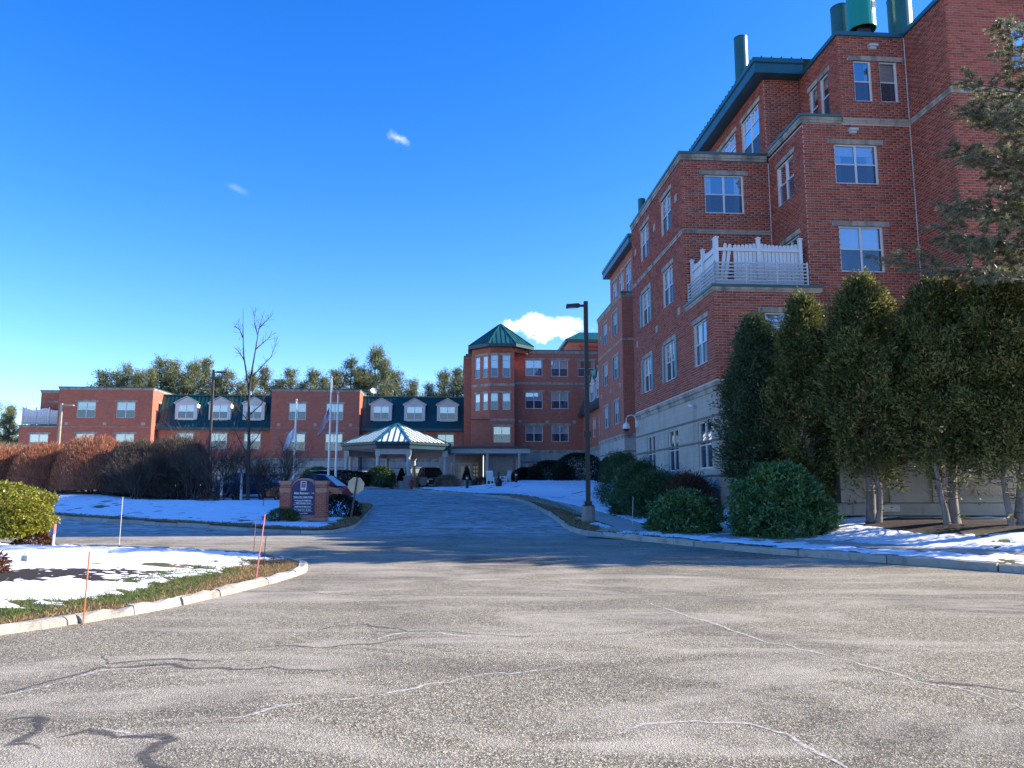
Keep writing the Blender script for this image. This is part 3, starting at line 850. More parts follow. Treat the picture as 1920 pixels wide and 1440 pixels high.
def finish_bricks(acc, root):
    if acc.V:
        V = np.concatenate(acc.V) - np.array(BASE[root.name])
        o = link('brick_courses', npmesh('brick_courses', V, np.concatenate(acc.F), 'brick_clay', np.concatenate(acc.R)), root); o['kind'] = 'stuff'
    cache = {}
    for face, (a, b, za, zb) in acc.single:
        w = round(b - a, 3)
        if w not in cache:
            m = MB(); h = C0 - .017
            for pts in ([(-w / 2, -.011, 0), (w / 2, -.011, 0), (w / 2, -.011, h), (-w / 2, -.011, h)], [(-w / 2, .004, 0), (w / 2, .004, 0), (w / 2, -.011, 0), (-w / 2, -.011, 0)],
                        [(w / 2, -.011, 0), (w / 2, .004, 0), (w / 2, .004, h), (w / 2, -.011, h)], [(-w / 2, -.011, h), (w / 2, -.011, h), (w / 2, .004, h), (-w / 2, .004, h)],
                        [(-w / 2, .004, 0), (-w / 2, -.011, 0), (-w / 2, -.011, h), (-w / 2, .004, h)]): m.face(pts)
            cache[w] = m.mesh('brick', 'brick_clay')
        P = Vector(face.at((a + b) / 2, 0, za)) - BASE[root.name]
        link('brick', cache[w], root, loc=P, rz=face.ang)


def wall(root, face, s0, s1, z0, z1, kind='brick', acc=None, ops=None, single=None, reveal=.13):
    """one wall panel with real openings; kind brick (laid when acc is given), block or far"""
    ops = [o for o in (face.ops if ops is None else ops) if o[0] < s1 and o[1] > s0 and o[2] < z1 and o[3] > z0]
    xs = sorted({s0, s1, *[min(max(v, s0), s1) for o in ops for v in o[:2]]}); zs = sorted({z0, z1, *[min(max(v, z0), z1) for o in ops for v in o[2:]]})
    m = MB(); flip = face.e.x * face.n.y - face.e.y * face.n.x > 0
    def q(pts):
        P = [face.at(*p) for p in pts]; U = [(p[0], p[2]) if i == 0 or True else 0 for i, p in enumerate(pts)]
        if flip: P, U = P[::-1], U[::-1]
        m.face(P, [(u[0] + .0001, u[1] + .0001) for u in U])
    for a, b in zip(xs[:-1], xs[1:]):
        for c, d in zip(zs[:-1], zs[1:]):
            if any(o[0] < (a + b) / 2 < o[1] and o[2] < (c + d) / 2 < o[3] for o in ops): continue
            q([(a, 0, c), (b, 0, c), (b, 0, d), (a, 0, d)])
    for a, b, c, d in ops:
        r = -reveal
        q([(a, 0, c), (b, 0, c), (b, r, c), (a, r, c)][::-1]); q([(a, 0, d), (b, 0, d), (b, r, d), (a, r, d)])
        q([(a, 0, c), (a, 0, d), (a, r, d), (a, r, c)][::-1]); q([(b, 0, c), (b, 0, d), (b, r, d), (b, r, c)])
    mat = 'block_beige' if kind == 'block' else ('mortar' if acc is not None else 'brick_far')
    o = m.obj('wall', mat, root)
    if kind == 'brick' and acc is not None: lay(face, s0, s1, z0, z1, ops, acc, single)
    return o


WC = {}


def window_meshes(w, h, cols, grid, rail=.5, transom=0):
    key = (round(w, 2), round(h, 2), cols, grid, rail, transom)
    if key in WC: return WC[key]
    fr = .055; mu = .075; m = MB()
    m.box(-w / 2, -w / 2 + fr, -.03, .05, 0, h); m.box(w / 2 - fr, w / 2, -.03, .05, 0, h)
    m.box(-w / 2 + fr, w / 2 - fr, -.032, .05, 0, fr); m.box(-w / 2 + fr, w / 2 - fr, -.028, .05, h - fr, h)
    xs = []; iw = (w - 2 * fr - (cols - 1) * mu) / cols; x = -w / 2 + fr
    for c_ in range(cols):
        xs.append((x, x + iw)); x += iw
        if c_ < cols - 1: m.box(x, x + mu, -.035, .05, fr + .001, h - fr - .001); x += mu
    zr = fr + (h - 2 * fr) * rail; zt = h - fr - transom
    for a, b in xs:
        m.box(a + .001, b - .001, -.022, .04, zr - .022, zr + .022)
        if transom: m.box(a + .001, b - .001, -.026, .045, zt - .025, zt + .025)
        if grid:
            gz0 = (zt + .025) if transom else zr + .022; gz1 = h - fr
            nc, nr = (3, 2) if transom else (2, 3)
            for k in range(1, nc): t_ = a + (b - a) * k / nc; m.box(t_ - .009, t_ + .009, -.008, .016, gz0, gz1)
            for k in range(1, nr): t_ = gz0 + (gz1 - gz0) * k / nr; m.box(a + .001, b - .001, -.006, .018, t_ - .009, t_ + .009)
    frame = m.mesh('window', 'white_vinyl')
    panes = []
    for a, b in xs:
        for lo, hi, mt in ((fr, zr - .022, 'glass_screen'), (zr + .022, h - fr, 'glass')):
            p = MB(); y = .012; p.face([(a, y, lo), (b, y, lo), (b, y, hi), (a, y, hi)]); panes.append(p.mesh('pane', mt))
    rm = MB(); d = 1.1; x0, x1 = -w / 2 - .25, w / 2 + .25; z0, z1 = -.3, h + .2
    rm.face([(x0, d, z0), (x1, d, z0), (x1, d, z1), (x0, d, z1)]); rm.face([(x0, .14, z0), (x0, d, z0), (x0, d, z1), (x0, .14, z1)])
    rm.face([(x1, d, z0), (x1, .14, z0), (x1, .14, z1), (x1, d, z1)]); rm.face([(x0, .14, z0), (x1, .14, z0), (x1, d, z0), (x0, d, z0)]); rm.face([(x0, d, z1), (x1, d, z1), (x1, .14, z1), (x0, .14, z1)])
    room = rm.mesh('room', 'interior')
    WC[key] = (frame, panes, room, xs, fr, zr); return WC[key]


BL = {}


def shade(w, z0, z1, mat):
    key = (round(w, 2), round(z0, 2), round(z1, 2), mat)
    if key not in BL:
        m = MB()
        if mat == 'blind_cloth': m.face([(-w / 2, 0, z0), (w / 2, 0, z0), (w / 2, 0, z1), (-w / 2, 0, z1)])
        else:
            n = 12
            for k in range(n):
                a, b = -w / 2 + w * k / n, -w / 2 + w * (k + 1) / n; ya, yb = .025 * (k % 2), .025 * ((k + 1) % 2)
                m.face([(a, ya, z0), (b, yb, z0), (b, yb, z1), (a, ya, z1)])
        BL[key] = m.mesh('blind' if mat == 'blind_cloth' else 'curtain', mat)
    return BL[key]


wr = random.Random(5)


def window(root, face, s, z, w, h, cols=2, grid=False, lintel=True, shutters=None, blind=None, transom=0, rail=.5, lw=None, curtains=None, rec=.085):
    """a sash window set back in its opening; s is the middle along the wall, z the sill"""
    z0 = snap(z); z1 = snap(z + h); h = z1 - z0
    frame, panes, room, xs, fr, zr = window_meshes(w, h, cols, grid, rail, transom)
    B = BASE[root.name]; P = Vector(face.at(s, -rec, z0)) - B
    wo = link('window', frame, root, loc=P, rz=face.ang)
    for p in panes: link('pane', p, wo)
    link('room', room, wo)
    bl = wr.choice((0, .25, .5, .5, .5, .5, .75)) if blind is None else blind
    for a, b in xs:
        zb = h - fr - (h - 2 * fr) * bl
        if bl > 0:
            o = link('blind', shade(b - a, zb, h - fr, 'blind_cloth'), wo, loc=((a + b) / 2, .09, 0))
    cu = wr.random() < .55 if curtains is None else curtains
    if cu:
        cw = w * .17
        for sg in (-1, 1): link('curtain', shade(cw, .03, h - .03, 'curtain'), wo, loc=(sg * (w / 2 - cw / 2 - .05), .13, 0))
    if lintel:
        L = lw or w + .36
        m = MB(); m.box(-L / 2, L / 2, -rec - .022, -rec + .06, h, h + 2 * C0 - .004); link('lintel', m.mesh('lintel', 'stone_trim'), wo)
        face.ops.append((s - L / 2, s + L / 2, z1, z1 + 2 * C0))
    for sg in shutters or ():
        m = MB(); sw = .30; x = sg * (w / 2 + sw / 2 + .02)
        m.box(x - sw / 2, x + sw / 2, -rec - .05, -rec - .014, 0, h)
        for k in range(9): zz = h * (k + .6) / 9.6; m.box(x - sw / 2 + .04, x + sw / 2 - .04, -rec - .062, -rec - .05, zz - .05, zz + .05)
        link('shutter', m.mesh('shutter', 'shutter_teal'), wo)
    face.ops.append((s - w / 2, s + w / 2, z0, z1))
    return wo


def drop_lintels(face):
    pass


def vent(root, face, s, z):
    m = MB(); P = [face.at(s - .17, 0, z), face.at(s + .17, 0, z)]; M = Matrix.Translation(Vector(face.at(s, .018, z)) - BASE[root.name]) @ Matrix.Rotation(face.ang, 4, 'Z')
    m.box(-.17, .17, -.012, .03, 0, .34); o = link('vent_block', m.mesh('vent_block', 'stone_trim'), root); o.matrix_local = M


def trim(root, name, path, prof, mat):
    m = MB(); m.sweep(prof, path); return m.obj(name, mat, root)


def coping(root, path, z, hgt=.30):
    trim(root, 'coping', path, [(-.30, z - .09), (.10, z - .09), (.115, z), (-.30, z + .01)], 'trim_teal')
    trim(root, 'parapet_band', path, [(-.02, z - .09 - hgt), (.03, z - .09 - hgt), (.03, z - .09 - hgt * .62), (.06, z - .09 - hgt * .55), (.06, z - .092), (-.02, z - .092)], 'stone_trim')


def band(root, path, z, h=.22):
    trim(root, 'stone_band', path, [(-.02, z), (.028, z), (.028, z + h * .55), (.055, z + h * .62), (.055, z + h), (-.02, z + h)], 'stone_trim')


def cornice(root, path, z):
    trim(root, 'cornice', path, [(-.02, z - .34), (.035, z - .34), (.05, z - .18), (.10, z - .15), (.105, z - .02), (.02, z + .03), (-.02, z + .03)], 'stone_trim')


def courses(root, path, zs):
    for z in zs: trim(root, 'dark_course', path, [(-.02, z), (.008, z), (.008, z + .095), (-.02, z + .095)], 'block_band')


def slab(root, name, pts, z, mat):
    m = MB(); m.face([(p, q, z) for p, q in pts]); return m.obj(name, mat, root)


SILL = [2.33, 6.37, 9.85, 13.32, 16.82]

# ================================================================== tall near building
A = wing('brick_building', 'tall stepped red brick building with stone base and white balcony at right', 12.0, 27.5, .5)
acc = Bricks()
fW, fL, fB2, fB1b, fB1, fB1a, fRs, fR, fM, fMf = left(9.49), front(27.5), front(31.1), left(13.39), front(27.8), left(15.03), left(17.84), front(25.2), left(13.385), front(31.29)
# west wall windows
for q0, rows in ((33.62, (1, 2, 3)), (37.72, (1, 2, 3))):
    for r in rows:
        sh = None
        if r == 1: sh = (-1, 1)
        if r == 2 and q0 > 36: sh = (-1, 1)
        window(A, fW, q0, SILL[r], 1.70, 1.75, grid=True, shutters=sh, blind=.5 if q0 > 36 else .25, curtains=True)
window(A, fW, 29.22, SILL[1], 1.60, 1.75, blind=0, curtains=True, lw=2.1)
for q0 in (29.1, 33.5, 37.45): window(A, fW, q0, SILL[0], 1.62, 1.88, lintel=False, blind=0, rail=.50)
# stepped fronts
window(A, fL, 12.30, SILL[1] - .02, 1.75, 1.75, blind=.75, curtains=False, lw=2.25)
window(A, fB2, 11.36, SILL[3], 1.72, 1.70, blind=0, curtains=True, lw=2.17)
window(A, fB1, 15.52, SILL[3] + .05, 1.74, 1.70, blind=.25, curtains=True, lw=2.28)
window(A, fB1, 15.53, SILL[2] + .05, 1.74, 1.75, blind=.5, curtains=True, lw=2.30)
window(A, fB1, 16.0, SILL[4] + .02, .72, 1.80, cols=1, blind=0, curtains=True, lintel=False)
window(A, fB1, 17.07, SILL[4] + .02, .72, 1.80, cols=1, blind=.5, curtains=True, lintel=False)
m = MB(); zz = snap(SILL[4] + .02 + 1.80); m.box(15.44, 17.70, 27.80 - .022, 27.86, zz, zz + .20); m.obj('lintel', 'stone_trim', A); fB1.ops.append((15.44, 17.70, zz, zz + 2 * C0))
window(A, fB1b, 29.49, SILL[3], 1.58, 1.72, blind=0, curtains=False, lw=1.9)
window(A, fB1b, 29.35, SILL[2] - .45, 1.60, 2.15, blind=0, curtains=False, lw=1.9)
window(A, fB1a, 29.97, SILL[4] - .05, .68, 1.80, cols=1, lintel=False, blind=.25)
window(A, fB1a, 29.02, SILL[4] - .05, .68, 1.80, cols=1, lintel=False, blind=.25)
zz = snap(SILL[4] - .05 + 1.80); m = MB(); m.box(15.008, 15.08, 28.5, 30.5, zz, zz + .20); m.obj('lintel', 'stone_trim', A); fB1a.ops.append((28.5, 30.5, zz, zz + 2 * C0))
for q0 in (32.92, 35.85, 38.35): window(A, fM, q0, SILL[4] - .3, 2.10, 2.42, grid=True, transom=.62, rail=.40, blind=0, curtains=False, lw=2.45)
window(A, fR, 21.2, SILL[4] + .05, 1.74, 1.75, blind=.25, lw=2.28)
window(A, fR, 25.2, SILL[4] + .05, 1.74, 1.75, blind=.5)
for z0 in SILL[1:4]: window(A, fR, 25.2, z0, 1.74, 1.75)
for z0 in SILL[1:3]: window(A, fR, 21.6, z0, 1.74, 1.75)
# walls
wall(A, fW, 27.5, 40.6, .2, 5.5, 'block')
wall(A, fW, 27.5, 31.1, 5.5, 8.98, acc=acc); wall(A, fW, 31.1, 40.6, 5.5, 15.65, acc=acc)
wall(A, fL, 9.49, 13.62, .2, 5.5, 'block'); wall(A, fL, 9.49, 13.62, 5.5, 8.98, acc=acc)
fLr = right(13.62); wall(A, fLr, 27.5, 27.8, .2, 8.98, 'block')
wall(A, fB2, 9.49, 13.39, 8.98, 15.65, acc=acc)
wall(A, fB1b, 27.8, 31.1, 8.98, 15.80, acc=acc)
wall(A, fB1, 13.39, 17.84, .2, 5.5, 'block'); wall(A, fB1, 13.39, 17.84, 5.5, 15.87, acc=acc); wall(A, fB1, 15.03, 17.84, 15.87, 19.65, acc=acc)
wall(A, fB1a, 27.8, 31.29, 15.87, 19.65, acc=acc)
wall(A, fRs, 25.2, 27.8, .2, 5.5, 'block'); wall(A, fRs, 25.2, 27.8, 5.5, 19.72, acc=acc)


def near_bricks(r):
    a, b, za, zb = r; return a < 20.45 and zb > 16.2 and b - a > .2


wall(A, fR, 17.84, 44, .2, 5.5, 'block')
wall(A, fR, 17.84, 23.5, 5.5, 19.72, acc=acc, single=near_bricks); wall(A, fR, 23.5, 44, 5.5, 19.72)
wall(A, fM, 31.29, 40.2, 15.6, 19.75, acc=acc); wall(A, fMf, 13.385, 15.03, 15.6, 19.75, acc=acc)
fWe = Face((0, 40.6), (1, 0), (0, 1)); wall(A, fWe, 9.49, 22, .2, 15.7); fMe = Face((0, 40.2), (1, 0), (0, 1)); wall(A, fMe, 13.385, 22, 15.6, 19.75)
wall(A, right(44), 25.2, 60, .2, 19.7)
finish_bricks(acc, A)
# trim
cornice(A, [(9.49, 40.6), (9.49, 27.5), (13.62, 27.5), (13.62, 27.8), (17.84, 27.8), (17.84, 25.2), (44, 25.2)], 5.50)
courses(A, [(9.49, 40.6), (9.49, 27.5), (13.62, 27.5), (13.62, 27.8), (17.84, 27.8), (17.84, 25.2), (44, 25.2)], (4.22, 3.32, 2.0))
coping(A, [(9.49, 31.1), (9.49, 27.5), (13.62, 27.5), (13.62, 27.8)], 9.18, .18)
coping(A, [(9.49, 40.6), (9.49, 31.1), (13.30, 31.1)], 16.04, .27)
coping(A, [(13.39, 31.0), (13.39, 27.8), (15.0, 27.8)], 16.22, .24)
trim(A, 'coping', [(15.03, 31.29), (15.03, 27.8), (17.75, 27.8)], [(-.30, 19.62), (.09, 19.62), (.10, 19.79), (-.30, 19.80)], 'trim_teal')
trim(A, 'coping', [(17.84, 27.8), (17.84, 25.2), (44, 25.2)], [(-.30, 19.70), (.09, 19.70), (.10, 19.87), (-.30, 19.88)], 'trim_teal')
band(A, [(15.06, 27.8), (17.84, 27.8), (17.84, 25.2), (44, 25.2)], 15.90, .22)
band(A, [(9.49, 40.6), (9.49, 31.1), (13.38, 31.1)], 12.38, .17)
for p, q0, za, zb in ((17.83, 27.8, 5.6, 19.6), (13.38, 31.1, 9.3, 15.6)):
    m = MB(); m.box(p - .03, p - .001, q0 - .03, q0 - .012, za, zb); m.obj('sealant_joint', 'white_paint', A)
for q0 in (31.95, 35.7, 39.7):
    for z0 in (9.0, 12.7 + 1.35 if q0 > 33 else 14.1): vent(A, fW, q0, z0)
# closed roofs of the steps
slab(A, 'terrace_deck', [(9.49, 27.5), (13.62, 27.5), (13.62, 31.1), (9.49, 31.1)], 9.02, 'lamp_concrete')
slab(A, 'flat_roof', [(9.49, 31.1), (13.39, 31.1), (22, 31.1), (22, 40.6), (9.49, 40.6)], 15.8, 'lamp_concrete')
slab(A, 'flat_roof', [(13.39, 27.8), (17.84, 27.8), (17.84, 31.3), (13.39, 31.3)], 15.98, 'lamp_concrete')
slab(A, 'flat_roof', [(15.03, 27.8), (17.84, 27.8), (17.84, 25.2), (44, 25.2), (44, 60), (15.03, 60)], 19.66, 'lamp_concrete')
# metal hip roof over the set-back storey
m = MB(); e0, e1 = (12.78, 30.69), (12.78, 40.8)
m.sweep([(-.75, 19.63), (0, 19.63), (0, 20.06), (.07, 20.10), (.07, 20.30), (-.75, 20.30)], [(12.78, 40.8), (12.78, 30.69), (14.98, 30.69)]); m.obj('fascia', 'trim_teal', A)
rf = MB(); z0, z1 = 20.30, 21.9; rid = ((17.2, 35.0), (17.2, 38.5))
c4 = [(12.71, 30.62), (21.7, 30.62), (21.7, 40.9), (12.71, 40.9)]
rf.face([(*c4[0], z0), (*c4[1], z0), (*rid[0], z1)]); rf.face([(*c4[3], z0), (*c4[0], z0), (*rid[0], z1), (*rid[1], z1)])
rf.face([(*c4[1], z0), (*c4[2], z0), (*rid[1], z1), (*rid[0], z1)]); rf.face([(*c4[2], z0), (*c4[3], z0), (*rid[1], z1)])
roofA = rf.obj('metal_roof', 'roof_green', A)
sm = MB(); k = 31.0
while k < 40.6:
    u = min(1, max(0, (k - 30.62) / 4.4), max(0, (40.9 - k) / 2.4)) if True else 1
    sm = MB(); sm.box(12.70, 12.78 + .5, k - .02, k + .02, z0 + .0, z0 + .07); sm.obj('seam', 'roof_green', A); k += .45
k = 13.1
while k < 15.0: sm = MB(); sm.box(k - .02, k + .02, 30.60, 31.1, z0, z0 + .06); sm.obj('seam', 'roof_green', A); k += .45


def flue(root, p, q, z0, z1, r, mat, tag=False, skew=0):
    m = MB(); prof = [(r * .96, z0), (r, z0 + .02), (r, z1 - .06), (r * 1.03, z1 - .05), (r * 1.03, z1), (r * .93, z1), (r * .93, z1 - .5), (0, z1 - .52)]
    m.lathe(prof, 28, (p, q, 0)); o = m.obj('flue', mat, root, smooth=False)
    for f in o.data.polygons: f.use_smooth = abs(f.normal.z) < .5
    return o


def at_dir(u, v, q):        # helper values were measured once; kept as plain numbers below
    return None


fl = flue(A, 13.93, 35.0, 20.3, 23.94, .33, 'flue_green')
flue(A, 9.95, 40.0, 15.7, 17.35, .20, 'flue_green')
flue(A, 17.26, 31.5, 19.5, 23.4, .41, 'flue_green')
fb = flue(A, 17.10, 29.5, 21.0, 25.2, .57, 'flue_bright')
flue(A, 19.15, 30.0, 19.5, 22.88, .49, 'flue_green')
m = MB(); m.box(16.85, 17.35, 29.25, 29.75, 19.66, 21.3); m.box(16.7, 17.25, 29.1, 29.25, 20.6, 20.85); m.tube([(16.7, 29.2, 20.4), (17.5, 29.6, 21.1)], .06, 6); m.obj('flue_base', 'dark_steel', A)
m = MB(); m.box(17.30, 17.48, 28.955, 28.985, 21.75, 22.05); m.obj('rating_plate', 'stake_white', A)
# wall-pack lights and camera
for face, s, z in ((fB1, 16.45, 19.15), (fB1, 15.42, 15.55)):
    P = face.at(s, 0, z); m = MB(); m.box(P[0] - .18, P[0] + .18, P[1] - .20, P[1] - .012, z, z + .09); m.box(P[0] - .13, P[0] + .13, P[1] - .14, P[1] - .012, z - .10, z)
    m.obj('wall_light', 'railing_grey', A)
# terrace guard rail and vinyl picket screen, board by board
z0 = 9.19
rl = MB()
def rail_run(a, b, nposts):
    d = Vector((b[0] - a[0], b[1] - a[1])); L = d.length; d.normalize()
    for k in range(7):
        zz = z0 + .06 + k * .135
        m = MB(); m.tube([(a[0], a[1], zz), (b[0], b[1], zz)], .030, 6); m.obj('rail', 'railing_grey', A)
    for k in range(nposts):
        t_ = k / (nposts - 1); x, y = a[0] + d.x * L * t_, a[1] + d.y * L * t_
        m = MB(); m.box(x - .026, x + .026, y - .026, y + .026, z0 - .02, z0 + .93); m.obj('rail_post', 'railing_grey', A)


rail_run((9.62, 27.62), (13.22, 27.62), 4); rail_run((9.62, 31.0), (9.62, 27.62), 3)


def pickets(a, b, segs, miss=(), tilt={}):
    """vinyl privacy panels between posts, tops dipping in a curve"""
    a = Vector(a); b = Vector(b); d = (b - a).normalized(); n = Vector((d.y, -d.x)); L = (b - a).length; ang = math.atan2(d.y, d.x)
    Bv = BASE[A.name]
    post = MB(); post.box(-.065, .065, -.065, .065, 0, 1.92); post.box(-.09, .09, -.09, .09, 1.92, 1.96); post.lathe([(.08, 1.96), (0, 2.02)], 4)
    pm = post.mesh('picket_post', 'white_vinyl'); bm_ = {}
    for k in range(segs + 1):
        P = a.lerp(b, k / segs); link('picket_post', pm, A, loc=Vector((P.x, P.y, z0)) - Bv, rz=ang)
    sl = L / segs; nb = int((sl - .14) / .142)
    for k in range(segs):
        for zz in (.14, 1.42):
            m = MB(); m.box(.06, sl - .06, -.03, .03, zz, zz + .13); P = a.lerp(b, k / segs); link('rail', m.mesh('rail', 'white_vinyl'), A, loc=Vector((P.x, P.y, z0)) - Bv, rz=ang)
        for j in range(nb):
            if (k, j) in miss: continue
            t_ = (j + .5) / nb; hh = round(1.69 + .08 * (2 * t_ - 1) ** 2, 2)
            if hh not in bm_:
                m = MB(); w = .13; m.box(-w / 2, w / 2, -.012, .012, .05, hh - .05)
                m.face([(-w / 2, -.012, hh - .05), (w / 2, -.012, hh - .05), (w / 2 - .03, -.012, hh), (-w / 2 + .03, -.012, hh)]); m.face([(-w / 2, .012, hh - .05), (w / 2, .012, hh - .05), (w / 2 - .03, .012, hh), (-w / 2 + .03, .012, hh)])
                m.face([(-w / 2 + .03, -.012, hh), (w / 2 - .03, -.012, hh), (w / 2 - .03, .012, hh), (-w / 2 + .03, .012, hh)]); bm_[hh] = m.mesh('picket_board', 'white_vinyl')
            P = a + d * (k * sl + .07 + (sl - .14) * t_) - n * .045
            o = link('picket_board', bm_[hh], A, loc=Vector((P.x, P.y, z0)) - Bv, rz=ang)
            if (k, j) in tilt: o.rotation_euler = (0, tilt[(k, j)], ang)


pickets((9.80, 27.90), (13.10, 27.90), 2, miss=((0, 2), (0, 3)), tilt={(0, 0): .13, (0, 1): .15})
pickets((9.80, 30.95), (9.80, 28.06), 2)
# camera dome on a goose-neck at the far end of the west wall
dc_ = thing('dome_camera', 'white dome security camera on a curved arm at wall corner', 'camera', W(9.40, 40.2, 5.05), TH); dc_.scale = (.62, .62, .62)
m = MB(); m.box(-.02, .17, -.30, .10, -.42, .18); link('junction_box', m.mesh('junction_box', 'white_paint'), dc_)
m = MB(); m.tube([(-.0, -.1, -.1)] + [(-.42 + .42 * math.cos(a) * 1.0, -.1, .25 + .36 * math.sin(a)) for a in [math.pi * k / 10 for k in range(11)]] + [(-.84, -.1, -.05)], .045, 8); link('arm', m.mesh('arm', 'white_paint', smooth=True), dc_)
m = MB(); m.lathe([(0, 0), (.12, -.01), (.26, -.14), (.31, -.32), (.31, -.52), (.29, -.54)], 18, (-.84, -.1, -.03)); link('housing', m.mesh('housing', 'white_paint', smooth=True), dc_)
m = MB(); m.lathe([(.29, -.54), (.24, -.66), (.12, -.74), (0, -.76)], 16, (-.84, -.1, -.03)); link('dome', m.mesh('dome', 'black_plastic', smooth=True), dc_)
sc_ = thing('security_camera', 'small white bullet camera on the stone base above the first windows', 'camera', W(9.48, 30.05, 4.80), TH)
m = MB(); m.tube([(-.16, -.10, .02), (-.20, .22, .10)], .055, 10); link('housing', m.mesh('housing', 'white_paint'), sc_)
m = MB(); m.tube([(0, 0, 0), (-.16, .05, .05)], .03, 6); m.lathe([(0, -.01), (.07, -.01), (.07, .02), (0, .02)], 8); link('bracket', m.mesh('bracket', 'white_paint'), sc_)

# ================================================================== second wing along the drive
Bw = wing('brick_building', 'second red brick wing further along the drive, with dormered end', 14.0, 54.9, 1.0)
f2, f2f, f3, fm2 = left(11.98), front(54.9), left(13.0), left(12.98)
for q0 in (57.4, 61.5):
    for r in (1, 2, 3): window(Bw, f2, q0, SILL[r] - .02, 1.75, 1.75, shutters=(-1, 1) if q0 < 60 or r == 1 else (-1,), grid=True, blind=.5, curtains=False)
for q0 in (56.3, 58.8, 61.2): window(Bw, f2, q0, 2.6, .95, .95, cols=1, lintel=False, blind=.5)
for q0 in (57.0, 59.6, 62.2): window(Bw, fm2, q0, SILL[4] - .4, 1.9, 2.4, transom=.6, rail=.4, grid=True, blind=0, curtains=False)
wall(Bw, f2, 54.9, 64.7, .5, 5.5, 'block'); wall(Bw, f2, 54.9, 64.7, 5.5, 15.7)
wall(Bw, f2f, 11.98, 22, .5, 5.5, 'block'); wall(Bw, f2f, 11.98, 22, 5.5, 15.7)
wall(Bw, fm2, 54.95, 64.0, 15.6, 19.75); wall(Bw, front(54.95), 12.98, 22, 15.6, 19.75)
wall(Bw, Face((0, 64.7), (1, 0), (0, 1)), 11.98, 22, .5, 15.7); wall(Bw, Face((0, 64.0), (1, 0), (0, 1)), 12.98, 22, 15.6, 19.75)
cornice(Bw, [(11.98, 64.7), (11.98, 54.9), (22, 54.9)], 5.5); courses(Bw, [(11.98, 64.7), (11.98, 54.9), (22, 54.9)], (4.2, 3.3))
coping(Bw, [(11.98, 64.7), (11.98, 54.9), (22, 54.9)], 16.04, .27); band(Bw, [(11.98, 64.7), (11.98, 54.9), (22, 54.9)], 12.38, .17)
slab(Bw, 'flat_roof', [(11.98, 54.9), (22, 54.9), (22, 64.7), (11.98, 64.7)], 15.8, 'lamp_concrete')
m = MB(); m.sweep([(-.7, 19.63), (0, 19.63), (0, 20.06), (.07, 20.10), (.07, 20.30), (-.7, 20.30)], [(12.45, 64.6), (12.45, 54.3), (22, 54.3)]); m.obj('fascia', 'trim_teal', Bw)
m = MB(); a_, b_, c_, d_ = (12.4, 54.25, 20.3), (22, 54.25, 20.3), (22, 64.7, 20.3), (12.4, 64.7, 20.3); r0, r1 = (16.5, 58.0, 22.0), (16.5, 61.0, 22.0)
m.face([a_, b_, r0]); m.face([d_, a_, r0, r1]); m.face([c_, d_, r1]); m.face([b_, c_, r1, r0]); m.obj('metal_roof', 'roof_green', Bw)
m = MB(); k = 54.6
while k < 64.5: m = MB(); m.box(12.38, 12.9, k - .02, k + .02, 20.30, 20.37); m.obj('seam', 'roof_green', Bw); k += .45
for q0 in (55.9, 59.5, 63.4):
    for z0 in (9.0,): vent(Bw, f2, q0, z0)
    if q0 > 56: vent(Bw, f2, q0, 14.0)
# link wall between the two tall blocks, set well back
wall(Bw, left(17.0), 40.6, 54.9, .5, 15.5)
m = MB(); m.box(16.4, 22, 40.7, 54.8, 15.5, 15.7); m.obj('flat_roof', 'fascia_dark', Bw)
wall(Bw, left(16.5), 77.6, 82.0, 9.0, 19.7)  # unseen wall added behind the mansard part to cast shade on the tower
slab(Bw, 'flat_roof', [(16.5, 77.6), (26, 77.6), (26, 82.0), (16.5, 82.0)], 19.7, 'lamp_concrete')  # top of that added shade-casting mass, hidden from the camera
# mansard part with dormers
for q0 in (66.9, 69.9, 72.95, 76.2): window(Bw, f3, q0, SILL[1], 1.7, 1.75, blind=.5)
for q0 in (66.2, 69.2, 72.4, 75.8): window(Bw, f3, q0, 2.6, 1.0, 1.0, cols=1, lintel=False, blind=.5)
wall(Bw, f3, 64.7, 80, .5, 5.5, 'block'); wall(Bw, f3, 64.7, 80, 5.5, 9.0)
cornice(Bw, [(13.0, 80), (13.0, 64.7)], 5.45)
m = MB(); m.sweep([(-.3, 8.95), (.42, 8.95), (.45, 9.05), (.52, 9.30), (-.3, 9.30)], [(13.0, 80), (13.0, 64.72)]); m.obj('eave', 'fascia_dark', Bw)
m = MB(); m.face([(12.55, 64.72, 9.3), (12.55, 80, 9.3), (14.1, 80, 12.9), (14.1, 64.72, 12.9)]); m.face([(14.1, 64.72, 12.9), (14.1, 80, 12.9), (22, 80, 13.2), (22, 64.72, 13.2)]); m.obj('mansard_roof', 'fascia_dark', Bw)


